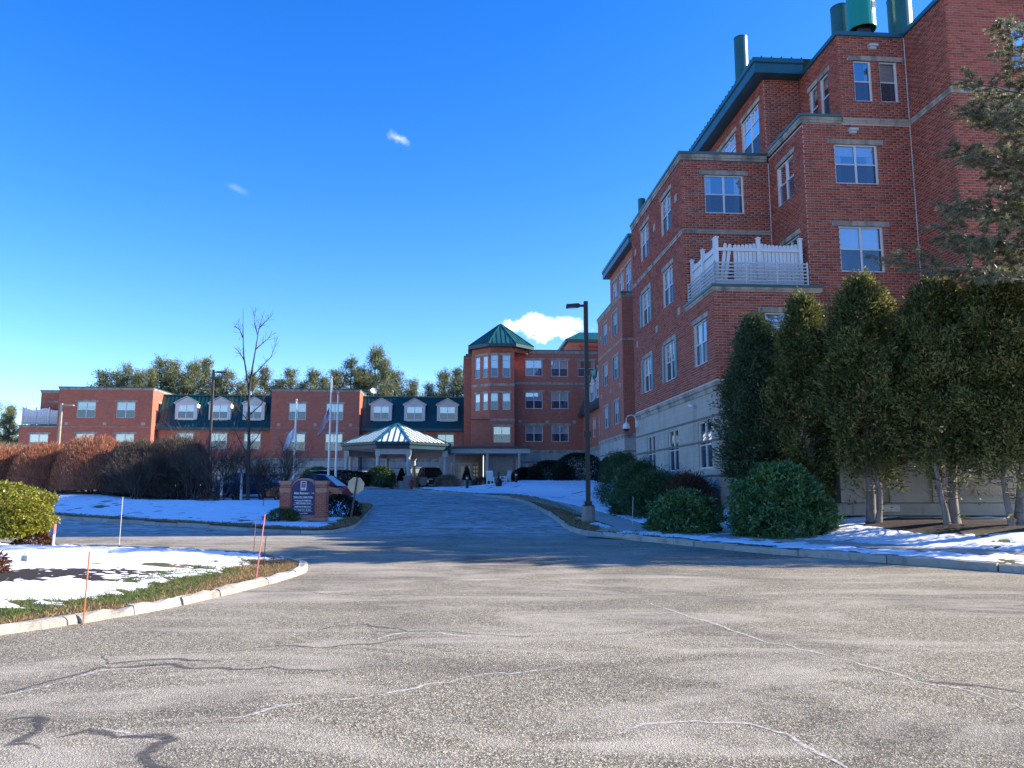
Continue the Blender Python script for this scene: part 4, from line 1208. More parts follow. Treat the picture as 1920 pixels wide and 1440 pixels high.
def dormer(root, face, s, z, w, h, depth, gab, trimw=.26):
    """gabled dormer: cheeks and gable in one mesh, its window parts below it"""
    B = BASE[root.name]; P = Vector(face.at(s, 0, z)) - B
    m = MB(); W2 = w / 2 + trimw; zt = h + .10
    m.box(-W2, -w / 2, -.02, .05, -.12, zt); m.box(w / 2, W2, -.02, .05, -.12, zt); m.box(-w / 2, w / 2, -.021, .05, -.18, 0); m.box(-w / 2, w / 2, -.019, .05, h, zt)
    m.box(-W2 - .12, -W2 + .0, -.10, .05, zt - .02, zt + .10); m.box(W2, W2 + .12, -.10, .05, zt - .02, zt + .10)
    m.box(-W2 - .02, W2 + .02, -.06, .05, zt, zt + .14)
    m.face([(-W2, 0, zt + .14), (W2, 0, zt + .14), (0, 0, zt + .14 + gab)])
    m.face([(-W2, .05, -.12), (-W2, depth, -.12), (-W2, depth, zt), (-W2, .05, zt)]); m.face([(W2, .05, -.12), (W2, depth, -.12), (W2, depth, zt), (W2, .05, zt)])
    for sg in (-1, 1):
        a = Vector((sg * (W2 + .16), -.14, zt + .05)); b = Vector((0, -.14, zt + .16 + gab)); up = Vector((0, 0, .09)); dn = Vector((0, depth + .3, 0))
        m.face([a, b, b + up, a + up])
    do = link('dormer', m.mesh('dormer', 'dormer_trim'), root, loc=P, rz=face.ang)
    r = MB()
    for sg in (-1, 1):
        a = Vector((sg * (W2 + .18), -.16, zt + .14)); b = Vector((0, -.16, zt + .26 + gab)); dn = Vector((0, depth + .4, 0)); r.face([a, b, b + dn, a + dn])
    link('dormer_roof', r.mesh('dormer_roof', 'roof_green'), do)
    fr, panes, room, xs, f_, zr = window_meshes(w, h, 2, False)
    link('window_frame', fr, do)
    for p in panes: link('pane', p, do)
    link('room', room, do)
    for a, b in xs: link('blind', shade(b - a, h * .5, h - f_, 'blind_cloth'), do, loc=((a + b) / 2, .09, 0))
    return do


fdo = left(12.80)
for q0 in (66.0, 69.2, 72.4, 75.6): dormer(Bw, fdo, q0, 9.85, 1.70, 1.65, 1.5, .95, .22)
wl_ = []
for q0 in (55.5, 58.0, 60.2):
    g = thing('wall_lamp', None, 'lamp', W(11.96, q0, 3.75), TH, 'gooseneck lamps on the stone base')
    g['label'] = {55.5: 'nearest black wall lamp on the second wing above the shrubs', 58.0: 'middle black wall lamp on the second wing', 60.2: 'farthest black wall lamp on the second wing'}[q0]
    m = MB(); m.tube([(0, 0, 0), (-.12, 0, .08), (-.26, 0, .06)], .03, 6); link('arm', m.mesh('arm', 'black_plastic'), g)
    m = MB(); m.lathe([(0, .06), (.06, .05), (.17, -.10), (.16, -.11)], 12, (-.28, 0, 0)); link('shade', m.mesh('shade', 'black_plastic'), g)

# ================================================================== corner block with tower
Tw = wing('brick_building', 'four storey brick corner block with green roofed tower bay', 8.0, 79.0, 1.7)
ft = front(80.0)
for s, rows in ((7.91, (1, 2, 3)), (10.64, (1, 2, 3)), (13.49, (3,))):
    for r in rows: window(Tw, ft, s, SILL[r], 1.80, 1.75, blind=(.5 if r < 3 else .9) if s < 13 else 0, lw=2.25)
for s in (8.0, 10.7): window(Tw, ft, s, SILL[0] - .05, 1.85, 1.95, lintel=False, blind=.25, curtains=True)
wall(Tw, ft, 5.72, 16, 1.0, 5.5, 'block'); wall(Tw, ft, 5.72, 16, 5.5, 15.75)
cornice(Tw, [(5.75, 80), (13.0, 80)], 5.5); courses(Tw, [(5.75, 80), (13.0, 80)], (4.22, 3.32))
coping(Tw, [(5.80, 80), (16, 80)], 16.12, .28); band(Tw, [(5.75, 80), (16, 80)], 12.42, .22)
trim(Tw, 'stone_band', [(5.75, 80), (13.0, 80)], [(-.02, 8.10), (.012, 8.10), (.012, 8.16), (-.02, 8.16)], 'stone_trim')
for s in (6.45, 9.3, 12.15): vent(Tw, ft, s, 8.3)
m = MB(); m.box(5.66, 5.74, 79.97, 80.0, 5.6, 15.6); m.obj('sealant_joint', 'white_paint', Tw)
# tower bay
ftf = front(78.3); d45 = math.sqrt(.5)
fta = Face((3.16, 78.3), (-d45, d45), (-d45, -d45))          # left splay
for s, w in ((3.66, .76), (4.90, .80)):
    window(Tw, ftf, s, 12.87, w, 2.32, cols=1, lintel=False, transom=.5, rail=.42, blind=.75)
    window(Tw, ftf, s, 9.56, w, 1.70, cols=1, lintel=False, blind=.5)
window(Tw, ftf, 4.44, 6.15, 1.74, 1.72, blind=0, lw=2.2)
for s in (.62, 1.72):
    window(Tw, fta, s, 12.87, .72, 2.25, cols=1, lintel=False, transom=.5, rail=.42, blind=.5)
    window(Tw, fta, s, 9.56, .72, 1.70, cols=1, lintel=False, blind=.5)
for z0 in (snap(12.87 + 2.32), snap(9.56 + 1.70)):
    m = MB(); m.box(3.13, 5.42, 78.27, 78.36, z0, z0 + .2); m.obj('lintel', 'stone_trim', Tw)
    m = MB(); M = Matrix.Translation((3.16, 78.3, 0)) @ Matrix.Rotation(math.atan2(d45, -d45), 4, 'Z'); m.box(.2, 2.15, -.06, .03, z0, z0 + .2, M); m.obj('lintel', 'stone_trim', Tw)
wall(Tw, ftf, 3.16, 5.72, 8.55, 16.2); wall(Tw, fta, 0, 2.55, 8.55, 16.2)
wall(Tw, right(5.72), 78.3, 80.0, 1.0, 16.2); wall(Tw, right(5.72), 80.0, 83.5, 15.7, 16.2)
wall(Tw, left(1.36), 80.1, 84, 5.0, 16.2)
wall(Tw, ftf, 1.36, 5.72, 5.35, 8.55); wall(Tw, left(1.36), 78.3, 80.1, 1.0, 8.55)
wall(Tw, ftf, 2.6, 5.72, 1.0, 5.35, 'block')
band(Tw, [(1.36, 80.1), (3.16, 78.3), (5.72, 78.3), (5.72, 79.9)], 12.02, .24); band(Tw, [(3.2, 78.3), (5.72, 78.3), (5.72, 79.9)], 8.40, .22)
m = MB(); m.face([(1.3, 80.0, 8.62), (1.3, 78.24, 8.56), (3.3, 78.24, 8.56), (3.2, 78.4, 8.64)]); m.box(1.3, 3.25, 78.2, 78.3, 8.47, 8.58); m.obj('coping', 'fascia_dark', Tw)
# octagonal standing-seam roof
cx, cy, er, ez, az = 4.43, 81.0, 3.72, 16.20, 19.05
oc = [(cx + er * math.cos(R(22.5 + 45 * k)), cy + er * math.sin(R(22.5 + 45 * k))) for k in range(8)]
m = MB()
for k in range(8): m.face([(*oc[k], ez + .12), (*oc[(k + 1) % 8], ez + .12), (cx, cy, az)])
tr = m.obj('tower_roof', 'roof_green', Tw)
for k in range(8):
    a, b = Vector((*oc[k], ez + .12)), Vector((*oc[(k + 1) % 8], ez + .12)); ap = Vector((cx, cy, az)); mid = (a + b) / 2; nn = (b - a).cross(ap - a).normalized(); nn = nn if nn.z > 0 else -nn
    for j in range(0, 6):
        t_ = j / 6; fpt = a.lerp(b, t_ if j else 0.0); dirn = (ap - mid)
        off = abs(t_ - .5) * 2; top = fpt + dirn * (1 - off) if j else ap
        if (top - fpt).length < .3: continue
        m = MB(); s_ = (b - a).normalized() * (.03 if j else .06); hh = nn * (.06 if j else .09)
        m.face([fpt - s_, fpt + s_, top + s_, top - s_]); m.face([fpt - s_ + hh, fpt + s_ + hh, top + s_ + hh, top - s_ + hh]); m.face([fpt - s_, fpt - s_ + hh, top - s_ + hh, top - s_]); m.face([fpt + s_, fpt + s_ + hh, top + s_ + hh, top + s_]); m.face([fpt - s_, fpt + s_, fpt + s_ + hh, fpt - s_ + hh])
        o = m.obj('seam', 'roof_green', Tw)
m = MB(); m.sweep([(-.55, ez - .18), (0, ez - .18), (.03, ez + .12), (-.55, ez + .12)], (oc + [oc[0], oc[1]])[::1] if False else [oc[(k) % 8] for k in range(3, 12)]); m.obj('fascia', 'fascia_dark', Tw)
wo_ = [(cx + 3.05 * math.cos(R(22.5 + 45 * k)), cy + 3.05 * math.sin(R(22.5 + 45 * k))) for k in range(8)]
m = MB()
for k in range(8): m.face([(*wo_[k], 15.6), (*wo_[(k + 1) % 8], 15.6), (*wo_[(k + 1) % 8], 16.2), (*wo_[k], 16.2)], [(0.01, 15.6), (2.33, 15.6), (2.33, 16.2), (0.01, 16.2)])
m.obj('drum', 'brick_far', Tw)
# return wall left of the tower, roof, penthouse
wall(Tw, front(82.0), .62, 1.4, 1.0, 15.5); wall(Tw, left(.62), 82, 96, 1.0, 15.5); coping(Tw, [(.62, 96), (.62, 82), (1.35, 82)], 15.72, .2)
slab(Tw, 'flat_roof', [(.7, 80.1), (22, 80.1), (22, 110), (.7, 110)], 15.62, 'lamp_concrete')
wall(Tw, front(100), 14.5, 26, 15.6, 21.0); wall(Tw, left(14.5), 100, 108, 15.6, 21.0)
m = MB(); q_ = [(14.1, 99.6, 21.2), (27, 99.6, 21.2), (27, 108, 21.2), (14.1, 108, 21.2)]; e_ = [(16.3, 101.5, 22.5), (27, 101.5, 22.5), (27, 106, 22.5), (16.3, 106, 22.5)]
m.face([q_[0], q_[1], e_[1], e_[0]]); m.face([q_[3], q_[0], e_[0], e_[3]]); m.face(e_); m.obj('penthouse_roof', 'roof_green', Tw)
m = MB(); m.sweep([(-.4, 20.85), (0, 20.85), (.03, 21.2), (-.4, 21.2)], [(14.1, 108), (14.1, 99.6), (27, 99.6)]); m.obj('fascia', 'fascia_dark', Tw)
k = 16.4; m = MB()
while k < 27:
    m = MB(); m.face([(k - .9, 99.55, 21.26), (k - .84, 99.55, 21.26), (k + .06, 101.5, 22.56), (k, 101.5, 22.56)]); m.obj('seam', 'trim_teal', Tw); k += .62
m = MB(); m.box(16.2, 18.5, 99.8, 99.99, 19.0, 19.9); m.box(16.0, 18.6, 99.7, 99.99, 20.2, 20.45); m.tube([(18.6, 99.6, 20.2), (19.1, 99.6, 20.5), (19.0, 99.6, 20.0)], .09, 6); m.obj('roof_vent', 'red_paint', Tw)
m = MB(); m.box(15.4, 24, 98.6, 98.7, 15.7, 19.5); m.obj('roof_screen', 'railing_grey', Tw)
# entrance: flat awning, doors with sidelights
m = MB(); m.box(-1.0, 5.80, 77.6, 82, 5.02, 5.36); m.obj('awning', 'fascia_dark', Tw)
m = MB(); m.box(1.4, 5.78, 77.55, 77.62, 5.36, 5.42); m.obj('flashing', 'white_paint', Tw)
wall(Tw, front(80.6), -2.0, 2.6, 1.0, 5.1, 'block')
m = MB(); m.box(-.75, 2.15, 80.48, 80.59, 4.02, 4.22); m.box(-.75, -.65, 80.48, 80.59, 1.7, 4.02); m.box(2.05, 2.15, 80.48, 80.59, 1.7, 4.02)
for x in (.02, .12, 1.38, 1.50): m.box(x, x + .08, 80.485, 80.585, 1.7, 4.02)
m.obj('entrance_frame', 'dormer_trim', Tw)
for x in (.20, .82):
    m = MB(); m.box(x, x + .56, 80.5, 80.56, 1.72, 4.0); dr = m.obj('door', 'dormer_trim', Tw)
    p_ = MB(); p_.face([(x + .14, 80.49, 2.5), (x + .42, 80.49, 2.5), (x + .42, 80.49, 3.8), (x + .14, 80.49, 3.8)]); o = link('pane', p_.mesh('pane', 'car_glass', BASE[Tw.name]), dr)
for x in (-.62, -.3, 1.60, 1.86):
    for k in range(5):
        z0 = 2.0 + k * .40; p_ = MB(); p_.box(x, x + .20, 80.50, 80.56, z0, z0 + .27); p_.obj('sidelight', 'car_glass', Tw)
window(Tw, ftf, 4.0, 2.2, 1.15, 1.85, lintel=False, blind=0)
# roof-top aerial
an = thing('antenna', 'thin television antenna on the roof beside the tower', 'antenna', W(8.3, 82.0, 15.62), TH)
m = MB(); m.tube([(0, 0, 0), (0, 0, 2.6)], .03, 6); link('mast', m.mesh('mast', 'galvanised'), an)
m = MB()
for k in range(6): m.tube([(-.35 + k * .14, -.3 - .08 * k, 2.45 + .03 * k), (-.35 + k * .14, .3 + .08 * k, 2.45 + .03 * k)], .015, 5)
m.tube([(-.45, 0, 2.43), (.45, 0, 2.62)], .02, 5); m.tube([(-.5, 0, 2.6), (.1, 0, 2.3)], .02, 5); link('aerial', m.mesh('aerial', 'galvanised'), an)

# ================================================================== long low wing at the back left
Fw = wing('brick_building', 'long low brick wing with green mansard roofs and beige dormers', -20.0, 86.0, 1.7)
f86, f87, f88 = front(86.0), front(87.5), front(88.0)
for s in (-40.25, -36.1):
    window(Fw, f86, s, 9.10, 1.95, 1.78, lw=2.4); window(Fw, f86, s + .08, 5.70, 1.95, 1.75, lw=2.4)
for s in (-17.74, -13.68):
    window(Fw, f86, s, 9.07, 1.86, 1.78, lw=2.3, blind=.5); window(Fw, f86, s, 5.74, 1.86, 1.78, lw=2.3, blind=.5)
for s in (-30.2, -26.55, -22.9, -9.2, -5.3, -1.42): window(Fw, f87, s, 5.85, 1.84, 1.75, lw=2.25, blind=.5)
for s in (-8.7, -5.0, -1.5): window(Fw, f87, s, 2.5, 1.9, 1.5, lintel=False, blind=.25)
frs4, frs2 = right(-33.3), right(-10.97)
window(Fw, frs4, 88.5, 9.10, 1.7, 1.85)
for a, b in ((-43.2, -33.3), (-20.59, -10.97)):
    wall(Fw, f86, a, b, 1.0, 4.85, 'block'); wall(Fw, f86, a, b, 4.85, 12.25)
    wall(Fw, left(a), 86, 96, 1.0, 12.25); fr_ = frs4 if b == -33.3 else frs2
    wall(Fw, fr_, 86, 96, 1.0, 4.85, 'block'); wall(Fw, fr_, 86, 96, 4.85, 12.25)
    coping(Fw, [(a, 96), (a, 86), (b, 86), (b, 96)], 12.52, .22)
    trim(Fw, 'stone_band', [(a, 86), (b, 86)], [(-.02, 8.12), (.012, 8.12), (.012, 8.17), (-.02, 8.17)], 'stone_trim')
    cornice(Fw, [(a, 86), (b, 86)], 4.85); courses(Fw, [(a, 86), (b, 86)], (3.75, 2.85))
    slab(Fw, 'flat_roof', [(a, 86), (b, 86), (b, 96), (a, 96)], 12.3, 'lamp_concrete')
for s in (-42.2, -38.2, -34.2, -19.7, -15.75, -11.9): vent(Fw, f86, s, 8.32)
for a, b in ((-33.3, -20.59), (-10.97, .62)):
    wall(Fw, f87, a, b, 1.0, 4.85, 'block'); wall(Fw, f87, a, b, 4.85, 8.1)
    cornice(Fw, [(a + .02, 87.5), (b - .02, 87.5)], 4.85); courses(Fw, [(a, 87.5), (b, 87.5)], (3.75, 2.85))
    m = MB(); m.box(a + .01, b - .01, 86.98, 87.6, 7.95, 8.25); m.obj('eave', 'fascia_dark', Fw)
    m = MB(); m.face([(a, 87.0, 8.25), (b, 87.0, 8.25), (b, 89.0, 12.0), (a, 89.0, 12.0)]); m.face([(a, 89.0, 12.0), (b, 89.0, 12.0), (b, 97, 12.1), (a, 97, 12.1)]); m.obj('mansard_roof', 'roof_mansard', Fw)
    m = MB(); m.box(a + .01, b - .01, 88.9, 89.05, 11.98, 12.10); m.obj('ridge_cap', 'roof_green', Fw)
    k = a + .2; sl = Vector((0, 2.0, 3.75)); nn = Vector((0, -3.75, 2.0)).normalized() * .05
    while k < b - .1:
        m = MB(); p0 = Vector((k, 87.0, 8.25)); s_ = Vector((.022, 0, 0))
        m.face([p0 - s_ + nn, p0 + s_ + nn, p0 + s_ + sl + nn, p0 - s_ + sl + nn]); m.face([p0 - s_, p0 - s_ + nn, p0 - s_ + sl + nn, p0 - s_ + sl]); m.face([p0 + s_, p0 + s_ + sl, p0 + s_ + sl + nn, p0 + s_ + nn])
        m.obj('seam', 'roof_mansard', Fw); k += .42
fdf = front(87.30)
for s in (-30.15, -26.5, -22.8, -8.7, -4.95, -1.25): dormer(Fw, fdf, s, 9.25, 1.76, 1.52, 1.7, .62, .30)
# small end block with roof terrace on the far left
wall(Fw, f88, -46.1, -43.2, 1.0, 12.1); coping(Fw, [(-46.1, 96), (-46.1, 88), (-43.25, 88)], 12.35, .2); wall(Fw, left(-46.1), 88, 96, 1, 12.1)
f87b = front(87.0); window(Fw, f87b, -45.5, 5.65, 1.98, 1.72, lw=2.4)
wall(Fw, f87b, -47.6, -43.2, 1.0, 8.1); wall(Fw, left(-47.6), 87, 96, 1, 8.1); coping(Fw, [(-47.6, 96), (-47.6, 87), (-43.25, 87)], 8.38, .16)
window(Fw, f88, -44.4, 9.0, 1.4, 2.0)
slab(Fw, 'terrace_deck', [(-47.6, 87), (-43.2, 87), (-43.2, 88), (-46.1, 88), (-46.1, 96), (-47.6, 96)], 8.2, 'lamp_concrete')
for k in range(22):
    x = -47.45 + k * .19; hh = 10.15 + .12 * math.cos(k * .55); m = MB(); m.box(x, x + .17, 87.30, 87.33, 8.5, hh); m.obj('picket_board', 'white_vinyl', Fw)
for k in range(4): x = -47.5 + k * 1.38; m = MB(); m.box(x - .06, x + .06, 87.22, 87.34, 8.38, 10.35); m.obj('picket_post', 'white_vinyl', Fw)
for k in range(5): zz = 8.5 + k * .2; m = MB(); m.tube([(-47.5, 87.12, zz), (-43.3, 87.12, zz)], .025, 5); m.obj('rail', 'railing_grey', Fw)
for x, q0 in ((-33.2, 87.45), (-20.5, 87.4), (-10.85, 87.4), (.5, 87.4)):
    m = MB(); m.box(x, x + .12, q0 - .12, q0, 1.5, 8.0); m.obj('downpipe', 'fascia_dark', Fw)
dish = thing('satellite_dish', 'small white satellite dish on the low wing roof edge', 'dish', W(-9.9, 90.0, 12.05), TH)
m = MB(); m.lathe([(0, .0), (.2, .03), (.38, .12)], 14); o = link('reflector', m.mesh('reflector', 'white_paint'), dish, loc=(0, 0, .75)); o.rotation_euler = (R(65), 0, R(20))
m = MB(); m.tube([(0, 0, 0), (0, .02, .75)], .03, 6); link('mast', m.mesh('mast', 'galvanised'), dish)

# ================================================================== entrance canopy (open octagonal shelter)
G = thing('entrance_canopy', 'open drive-through canopy with snowy green pyramid roof on columns', 'canopy', (-10.35, 69.6, bz(66)), TH)
gz = bz(66)
def Gp(x, y, z): return (x, y, z - gz)
cor = [(-1.42, -4.75), (1.42, -4.75), (4.80, -1.5), (4.80, 1.5), (1.42, 4.75), (-1.42, 4.75), (-4.80, 1.5), (-4.80, -1.5)]
ez, az = 5.42, 7.35
m = MB()
for k in range(8):
    a, b = cor[k], cor[(k + 1) % 8]; m.face([Gp(*a, ez), Gp(*b, ez), Gp(0, 0, az)])
link('roof', m.mesh('roof', 'roof_green'), G)
for k in range(8):
    a, b = Vector(Gp(*cor[k], ez)), Vector(Gp(*cor[(k + 1) % 8], ez)); ap = Vector(Gp(0, 0, az)); mid = (a + b) / 2
    nn = (b - a).cross(ap - a).normalized(); nn = nn if nn.z > 0 else -nn
    ns = max(5, int((b - a).length / .46))
    for j in range(ns):
        t_ = j / ns; fpt = a.lerp(b, t_); off = abs(t_ - .5) * 2; top = fpt + (ap - mid) * (1 - off) if j else ap.copy()
        s_ = (b - a).normalized() * (.055 if j else .12); hh = nn * (.075 if j else .10); lo = nn * .012
        m = MB(); m.face([fpt - s_ + hh, fpt + s_ + hh, top + s_ + hh, top - s_ + hh]); m.face([fpt - s_, fpt - s_ + hh, top - s_ + hh, top - s_]); m.face([fpt + s_, fpt + s_ + hh, top + s_ + hh, top + s_]); m.face([fpt - s_, fpt + s_, fpt + s_ + hh, fpt - s_ + hh])
        link('seam' if j else 'hip_cap', m.mesh('seam', 'roof_green'), G)
    # thin snow lying between the seams
    m = MB(); q = [a.lerp(mid, .04) * .97 + ap * .03, b.lerp(mid, .04) * .97 + ap * .03, ap * .95 + mid * .05]
    m.face([p + nn * .035 for p in q]); o = link('roof_snow', m.mesh('roof_snow', 'snow'), G)
m = MB(); cl_ = cor + [cor[0]]
m.sweep([(-.5, ez - .52), (-.10, ez - .52), (-.06, ez - .22), (.04, ez - .16), (.06, ez + .02), (-.5, ez + .02)], cor[6:] + cor + [cor[0]][:0] + [cor[0]][:0] if False else [cor[k % 8] for k in range(0, 9)])
m.v = [(x, y, z - gz) for x, y, z in m.v]; link('fascia', m.mesh('fascia', 'fascia_dark'), G)
m = MB(); m.face([Gp(*(Vector(c) * .98), ez - .50) for c in cor]); link('ceiling', m.mesh('ceiling', 'column_beige'), G)
inn = [(c[0] * .90, c[1] * .90) for c in cor]
for k in (0, 2, 3, 4, 6, 7, 1, 5):
    a, b = Vector(inn[k]), Vector(inn[(k + 1) % 8])
    if k in (1, 7): continue
    m = MB(); d = (b - a).normalized(); n = Vector((d.y, -d.x)) * .16
    q = [a - n, a + n, b + n, b - n]; z0, z1 = ez - .98, ez - .50
    P = [Gp(p.x, p.y, z) for z in (z0, z1) for p in q]
    for f_ in ((0, 1, 2, 3), (4, 5, 6, 7), (0, 1, 5, 4), (1, 2, 6, 5), (2, 3, 7, 6), (3, 0, 4, 7)): m.face([P[i] for i in f_])
    link('beam', m.mesh('beam', 'column_beige'), G)
cm = MB(); cm.lathe([(.24, 1.02), (.24, 1.10), (.18, 1.14), (.165, 1.2), (.15, 2.55), (.15, 2.6), (.20, 2.66), (.20, 2.74), (0, 2.74)], 16); cm.box(-.22, .22, -.22, .22, 2.74, 3.30)
colm = cm.mesh('column', 'column_beige')
pm = MB(); pm.box(-.36, .36, -.36, .36, -.3, .92); pm.box(-.42, .42, -.42, .42, .92, 1.02); pedm = pm.mesh('pedestal', 'block_beige')
for k in (0, 1, 2, 3, 4, 5, 6, 7):
    c_ = link('column', colm, G, loc=(inn[k][0], inn[k][1], 0)); link('pedestal', pedm, c_)
# covered way from the canopy to the doors
Lk = thing('covered_walkway', 'flat covered walkway linking the canopy with the entrance doors', 'walkway', (-2.6, 73.6, bz(72)), TH)
m = MB(); m.box(-3.2, 4.2, -1.7, 1.7, 3.10, 3.55); link('beam', m.mesh('beam', 'column_beige'), Lk)
m = MB(); m.box(-3.3, 4.3, -1.85, 1.85, 3.552, 3.75); link('roof', m.mesh('roof', 'fascia_dark'), Lk)
cm = MB(); cm.lathe([(.2, .75), (.2, .82), (.15, .86), (.14, 2.9), (.19, 2.98), (.19, 3.1), (0, 3.1)], 14); cm.box(-.3, .3, -.3, .3, -.3, .75); cm2 = cm.mesh('column', 'column_beige')
for x in (-2.9, .2, 3.2):
    for y in (-1.4, 1.4): link('column', cm2, Lk, loc=(x, y, 0))


# ------------------------------------------------------------------ street furniture and small things
def ground_z(x, y, hf): return float(hf(np.array([x]), np.array([y]))[0])


def lamp_post(x, y, z, h, label, arm, mat, conc=True, wdt=.15):
    o = thing('lamp_post', label, 'lamp post', (x, y, z), 0, 'tall car park lamp posts')
    b0 = .0
    if conc:
        m = MB(); m.lathe([(.25, -.3), (.25, .52), (.235, .55), (0, .55)], 8); c_ = link('footing', m.mesh('footing', 'lamp_concrete'), o); c_.rotation_euler = (0, 0, R(22.5)); b0 = .55
        m = MB(); m.box(-.13, .13, -.13, .13, .55, .72); m.box(-.19, .19, -.19, .19, .55, .59); link('base_cover', m.mesh('base_cover', mat), o)
    m = MB(); w = wdt / 2; m.box(-w, w, -w, w, b0, h); link('pole', m.mesh('pole', mat), o)
    m = MB(); s = -1 if arm < 0 else 1
    m.box(min(0, s * .28), max(0, s * .28), -.035, .035, h - .20, h - .12); link('arm', m.mesh('arm', mat), o)
    m = MB(); z1 = h - .10; L = abs(arm)
    P = [(s * .22, -.06, z1), (s * .30, -.17, z1), (s * L, -.15, z1 - .03), (s * L, .15, z1 - .03), (s * .30, .17, z1), (s * .22, .06, z1)]
    m.face(P); Q = [(x_, y_, z_ - .11) for x_, y_, z_ in P]; m.face(Q)
    for i in range(6): m.face([P[i], P[(i + 1) % 6], Q[(i + 1) % 6], Q[i]])
    hd = link('lamp_head', m.mesh('lamp_head', mat), o)
    m = MB(); m.face([(s * .34, -.11, z1 - .125), (s * (L - .06), -.10, z1 - .145), (s * (L - .06), .10, z1 - .145), (s * .34, .11, z1 - .125)]); link('lens', m.mesh('lens', 'lamp_clear'), hd)
    return o


lp = lamp_post(2.72, 27.75, ground_z(2.72, 27.75, h3), 8.02, 'dark bronze lamp post on concrete footing beside the foot path', -.72, 'dark_steel', wdt=.155)
m = MB(); m.box(-.13, .13, -.10, .10, 3.0, 3.22); link('service_box', m.mesh('service_box', 'dark_steel'), lp)
lamp_post(-20.4, 52, bz(52), 8.5, 'brown lamp post rising behind the bare shrubs', .95, 'pole_brown', False, .14)
lamp_post(-41.2, 70, bz(70), 7.6, 'pale brown lamp post in front of the far left end block', 1.1, 'sign_back', False, .17)


# flagpoles and hanging flags
def flagpole(x, y, h, label):
    o = thing('flagpole', label, 'flagpole', (x, y, bz(y) + .1), 0, 'flagpoles in the bed by the canopy')
    m = MB(); m.tube([(0, 0, 0), (0, 0, h)], [.085, .05], 10); link('pole', m.mesh('pole', 'pole_aluminium', smooth=True), o)
    m = MB(); m.lathe([(0, h), (.05, h + .01), (.10, h + .09), (.05, h + .17), (0, h + .19)], 10); link('finial', m.mesh('finial', 'pole_aluminium', smooth=True), o)
    m = MB(); m.tube([(.09, -.03, .8), (.07, -.03, h - .1)], .012, 4); link('halyard', m.mesh('halyard', 'lettering_white'), o)
    return o


def flag(name, label, x, y, z, mat, hoist, fly, side):
    nu, nv = 22, 14; V = []; U = []
    for i in range(nu + 1):
        u = i / nu
        for j in range(nv + 1):
            v = j / nv; fold = math.sin(u * 11 + v * 1.5) * .10 * (.25 + u)
            px = side * (.06 + .80 * u * (1 - .25 * v) + .05 * math.sin(u * 8 + 2 * v)); py = fold
            pz = -(1 - v) * hoist - (u ** 1.15) * fly * .62 - .05 * math.sin(u * 9)
            V.append((px, py, pz)); U.append((u, v))
    F = [(i * (nv + 1) + j, (i + 1) * (nv + 1) + j, (i + 1) * (nv + 1) + j + 1, i * (nv + 1) + j + 1) for i in range(nu) for j in range(nv)]
    me = npmesh(name, V, F, mat, smooth=True); l = me.uv_layers.new(name='UVMap')
    idx = np.zeros(len(me.loops), np.int32); me.loops.foreach_get('vertex_index', idx); l.data.foreach_set('uv', np.array(U, np.float32)[idx].ravel())
    o = link(name, me, loc=(x, y, z)); return setp(o, label, 'flag')


flagpole(-16.35, 58, 6.7, 'shortest silver flagpole, carrying the white flag')
flagpole(-13.75, 58, 8.45, 'tallest silver flagpole, carrying the striped flag at half mast')
flagpole(-13.1, 57.5, 7.2, 'silver flagpole without a flag beside the canopy')
flag('flag', 'limp white flag hanging on the shortest flagpole', -16.35, 58, 6.25, 'flag_white', 1.0, 1.6, -1)
flag('flag', 'limp red and white striped flag at half mast', -13.75, 58, 7.75, 'flag_stripes', 1.15, 1.9, -1)

# brick monument sign
SZ = ground_z(-7.55, 28.25, h2) - .03
M_ = thing('entrance_sign', 'brick entrance sign with navy panel and white lettering', 'sign', (-7.55, 28.25, SZ), R(-3))
bw, bh = .20, .070
brm = {}
def sbrick(x, y, z, w, d, h=.060):
    key = (round(w, 3), round(d, 3), h)
    if key not in brm: m = MB(); m.box(-w / 2, w / 2, -d / 2, d / 2, 0, h); brm[key] = m.mesh('brick', 'brick_clay')
    link('brick', brm[key], M_, loc=(x, y, z))
for sx in (-.655, .655):
    m = MB(); m.box(sx - .195, sx + .195, -.165, .165, .10, 1.32); link('pier', m.mesh('pier', 'mortar'), M_)
    for k in range(17):
        z = .105 + k * .0705; o = 0 if k % 2 else .1
        if k in (13, 14): continue
        edges = [-.20, 0, .20] if k % 2 else [-.20, -.10, .10, .20]
        for a, b in zip(edges[:-1], edges[1:]): sbrick(sx + (a + b) / 2, 0, z, b - a - .008, .345)
    for z in (105,):
        m = MB(); m.box(sx - .206, sx + .206, -.18, .18, 1.025, 1.16); link('stone_course', m.mesh('stone_course', 'sign_stone'), M_)
    m = MB(); m.box(sx - .215, sx + .215, -.19, .19, 1.305, 1.36); m.box(sx - .235, sx + .235, -.205, .205, 1.36, 1.42); link('pier_cap', m.mesh('pier_cap', 'sign_stone'), M_)
m = MB(); m.box(-.86, .86, -.20, .20, -.15, .10); link('plinth', m.mesh('plinth', 'sign_stone'), M_)
m = MB(); m.box(-.46, .46, -.12, .12, .10, .17); link('plinth_course', m.mesh('plinth_course', 'sign_stone'), M_)


def arch_outline(w, z0, zs, zt, n=14):
    pts = [(-w, z0), (w, z0), (w, zs)]
    for k in range(n + 1):
        a = math.pi * k / n; pts.append((w * .86 * math.cos(a), zs + .02 + (zt - zs - .02) * math.sin(a)))
    return pts + [(-w, zs)]


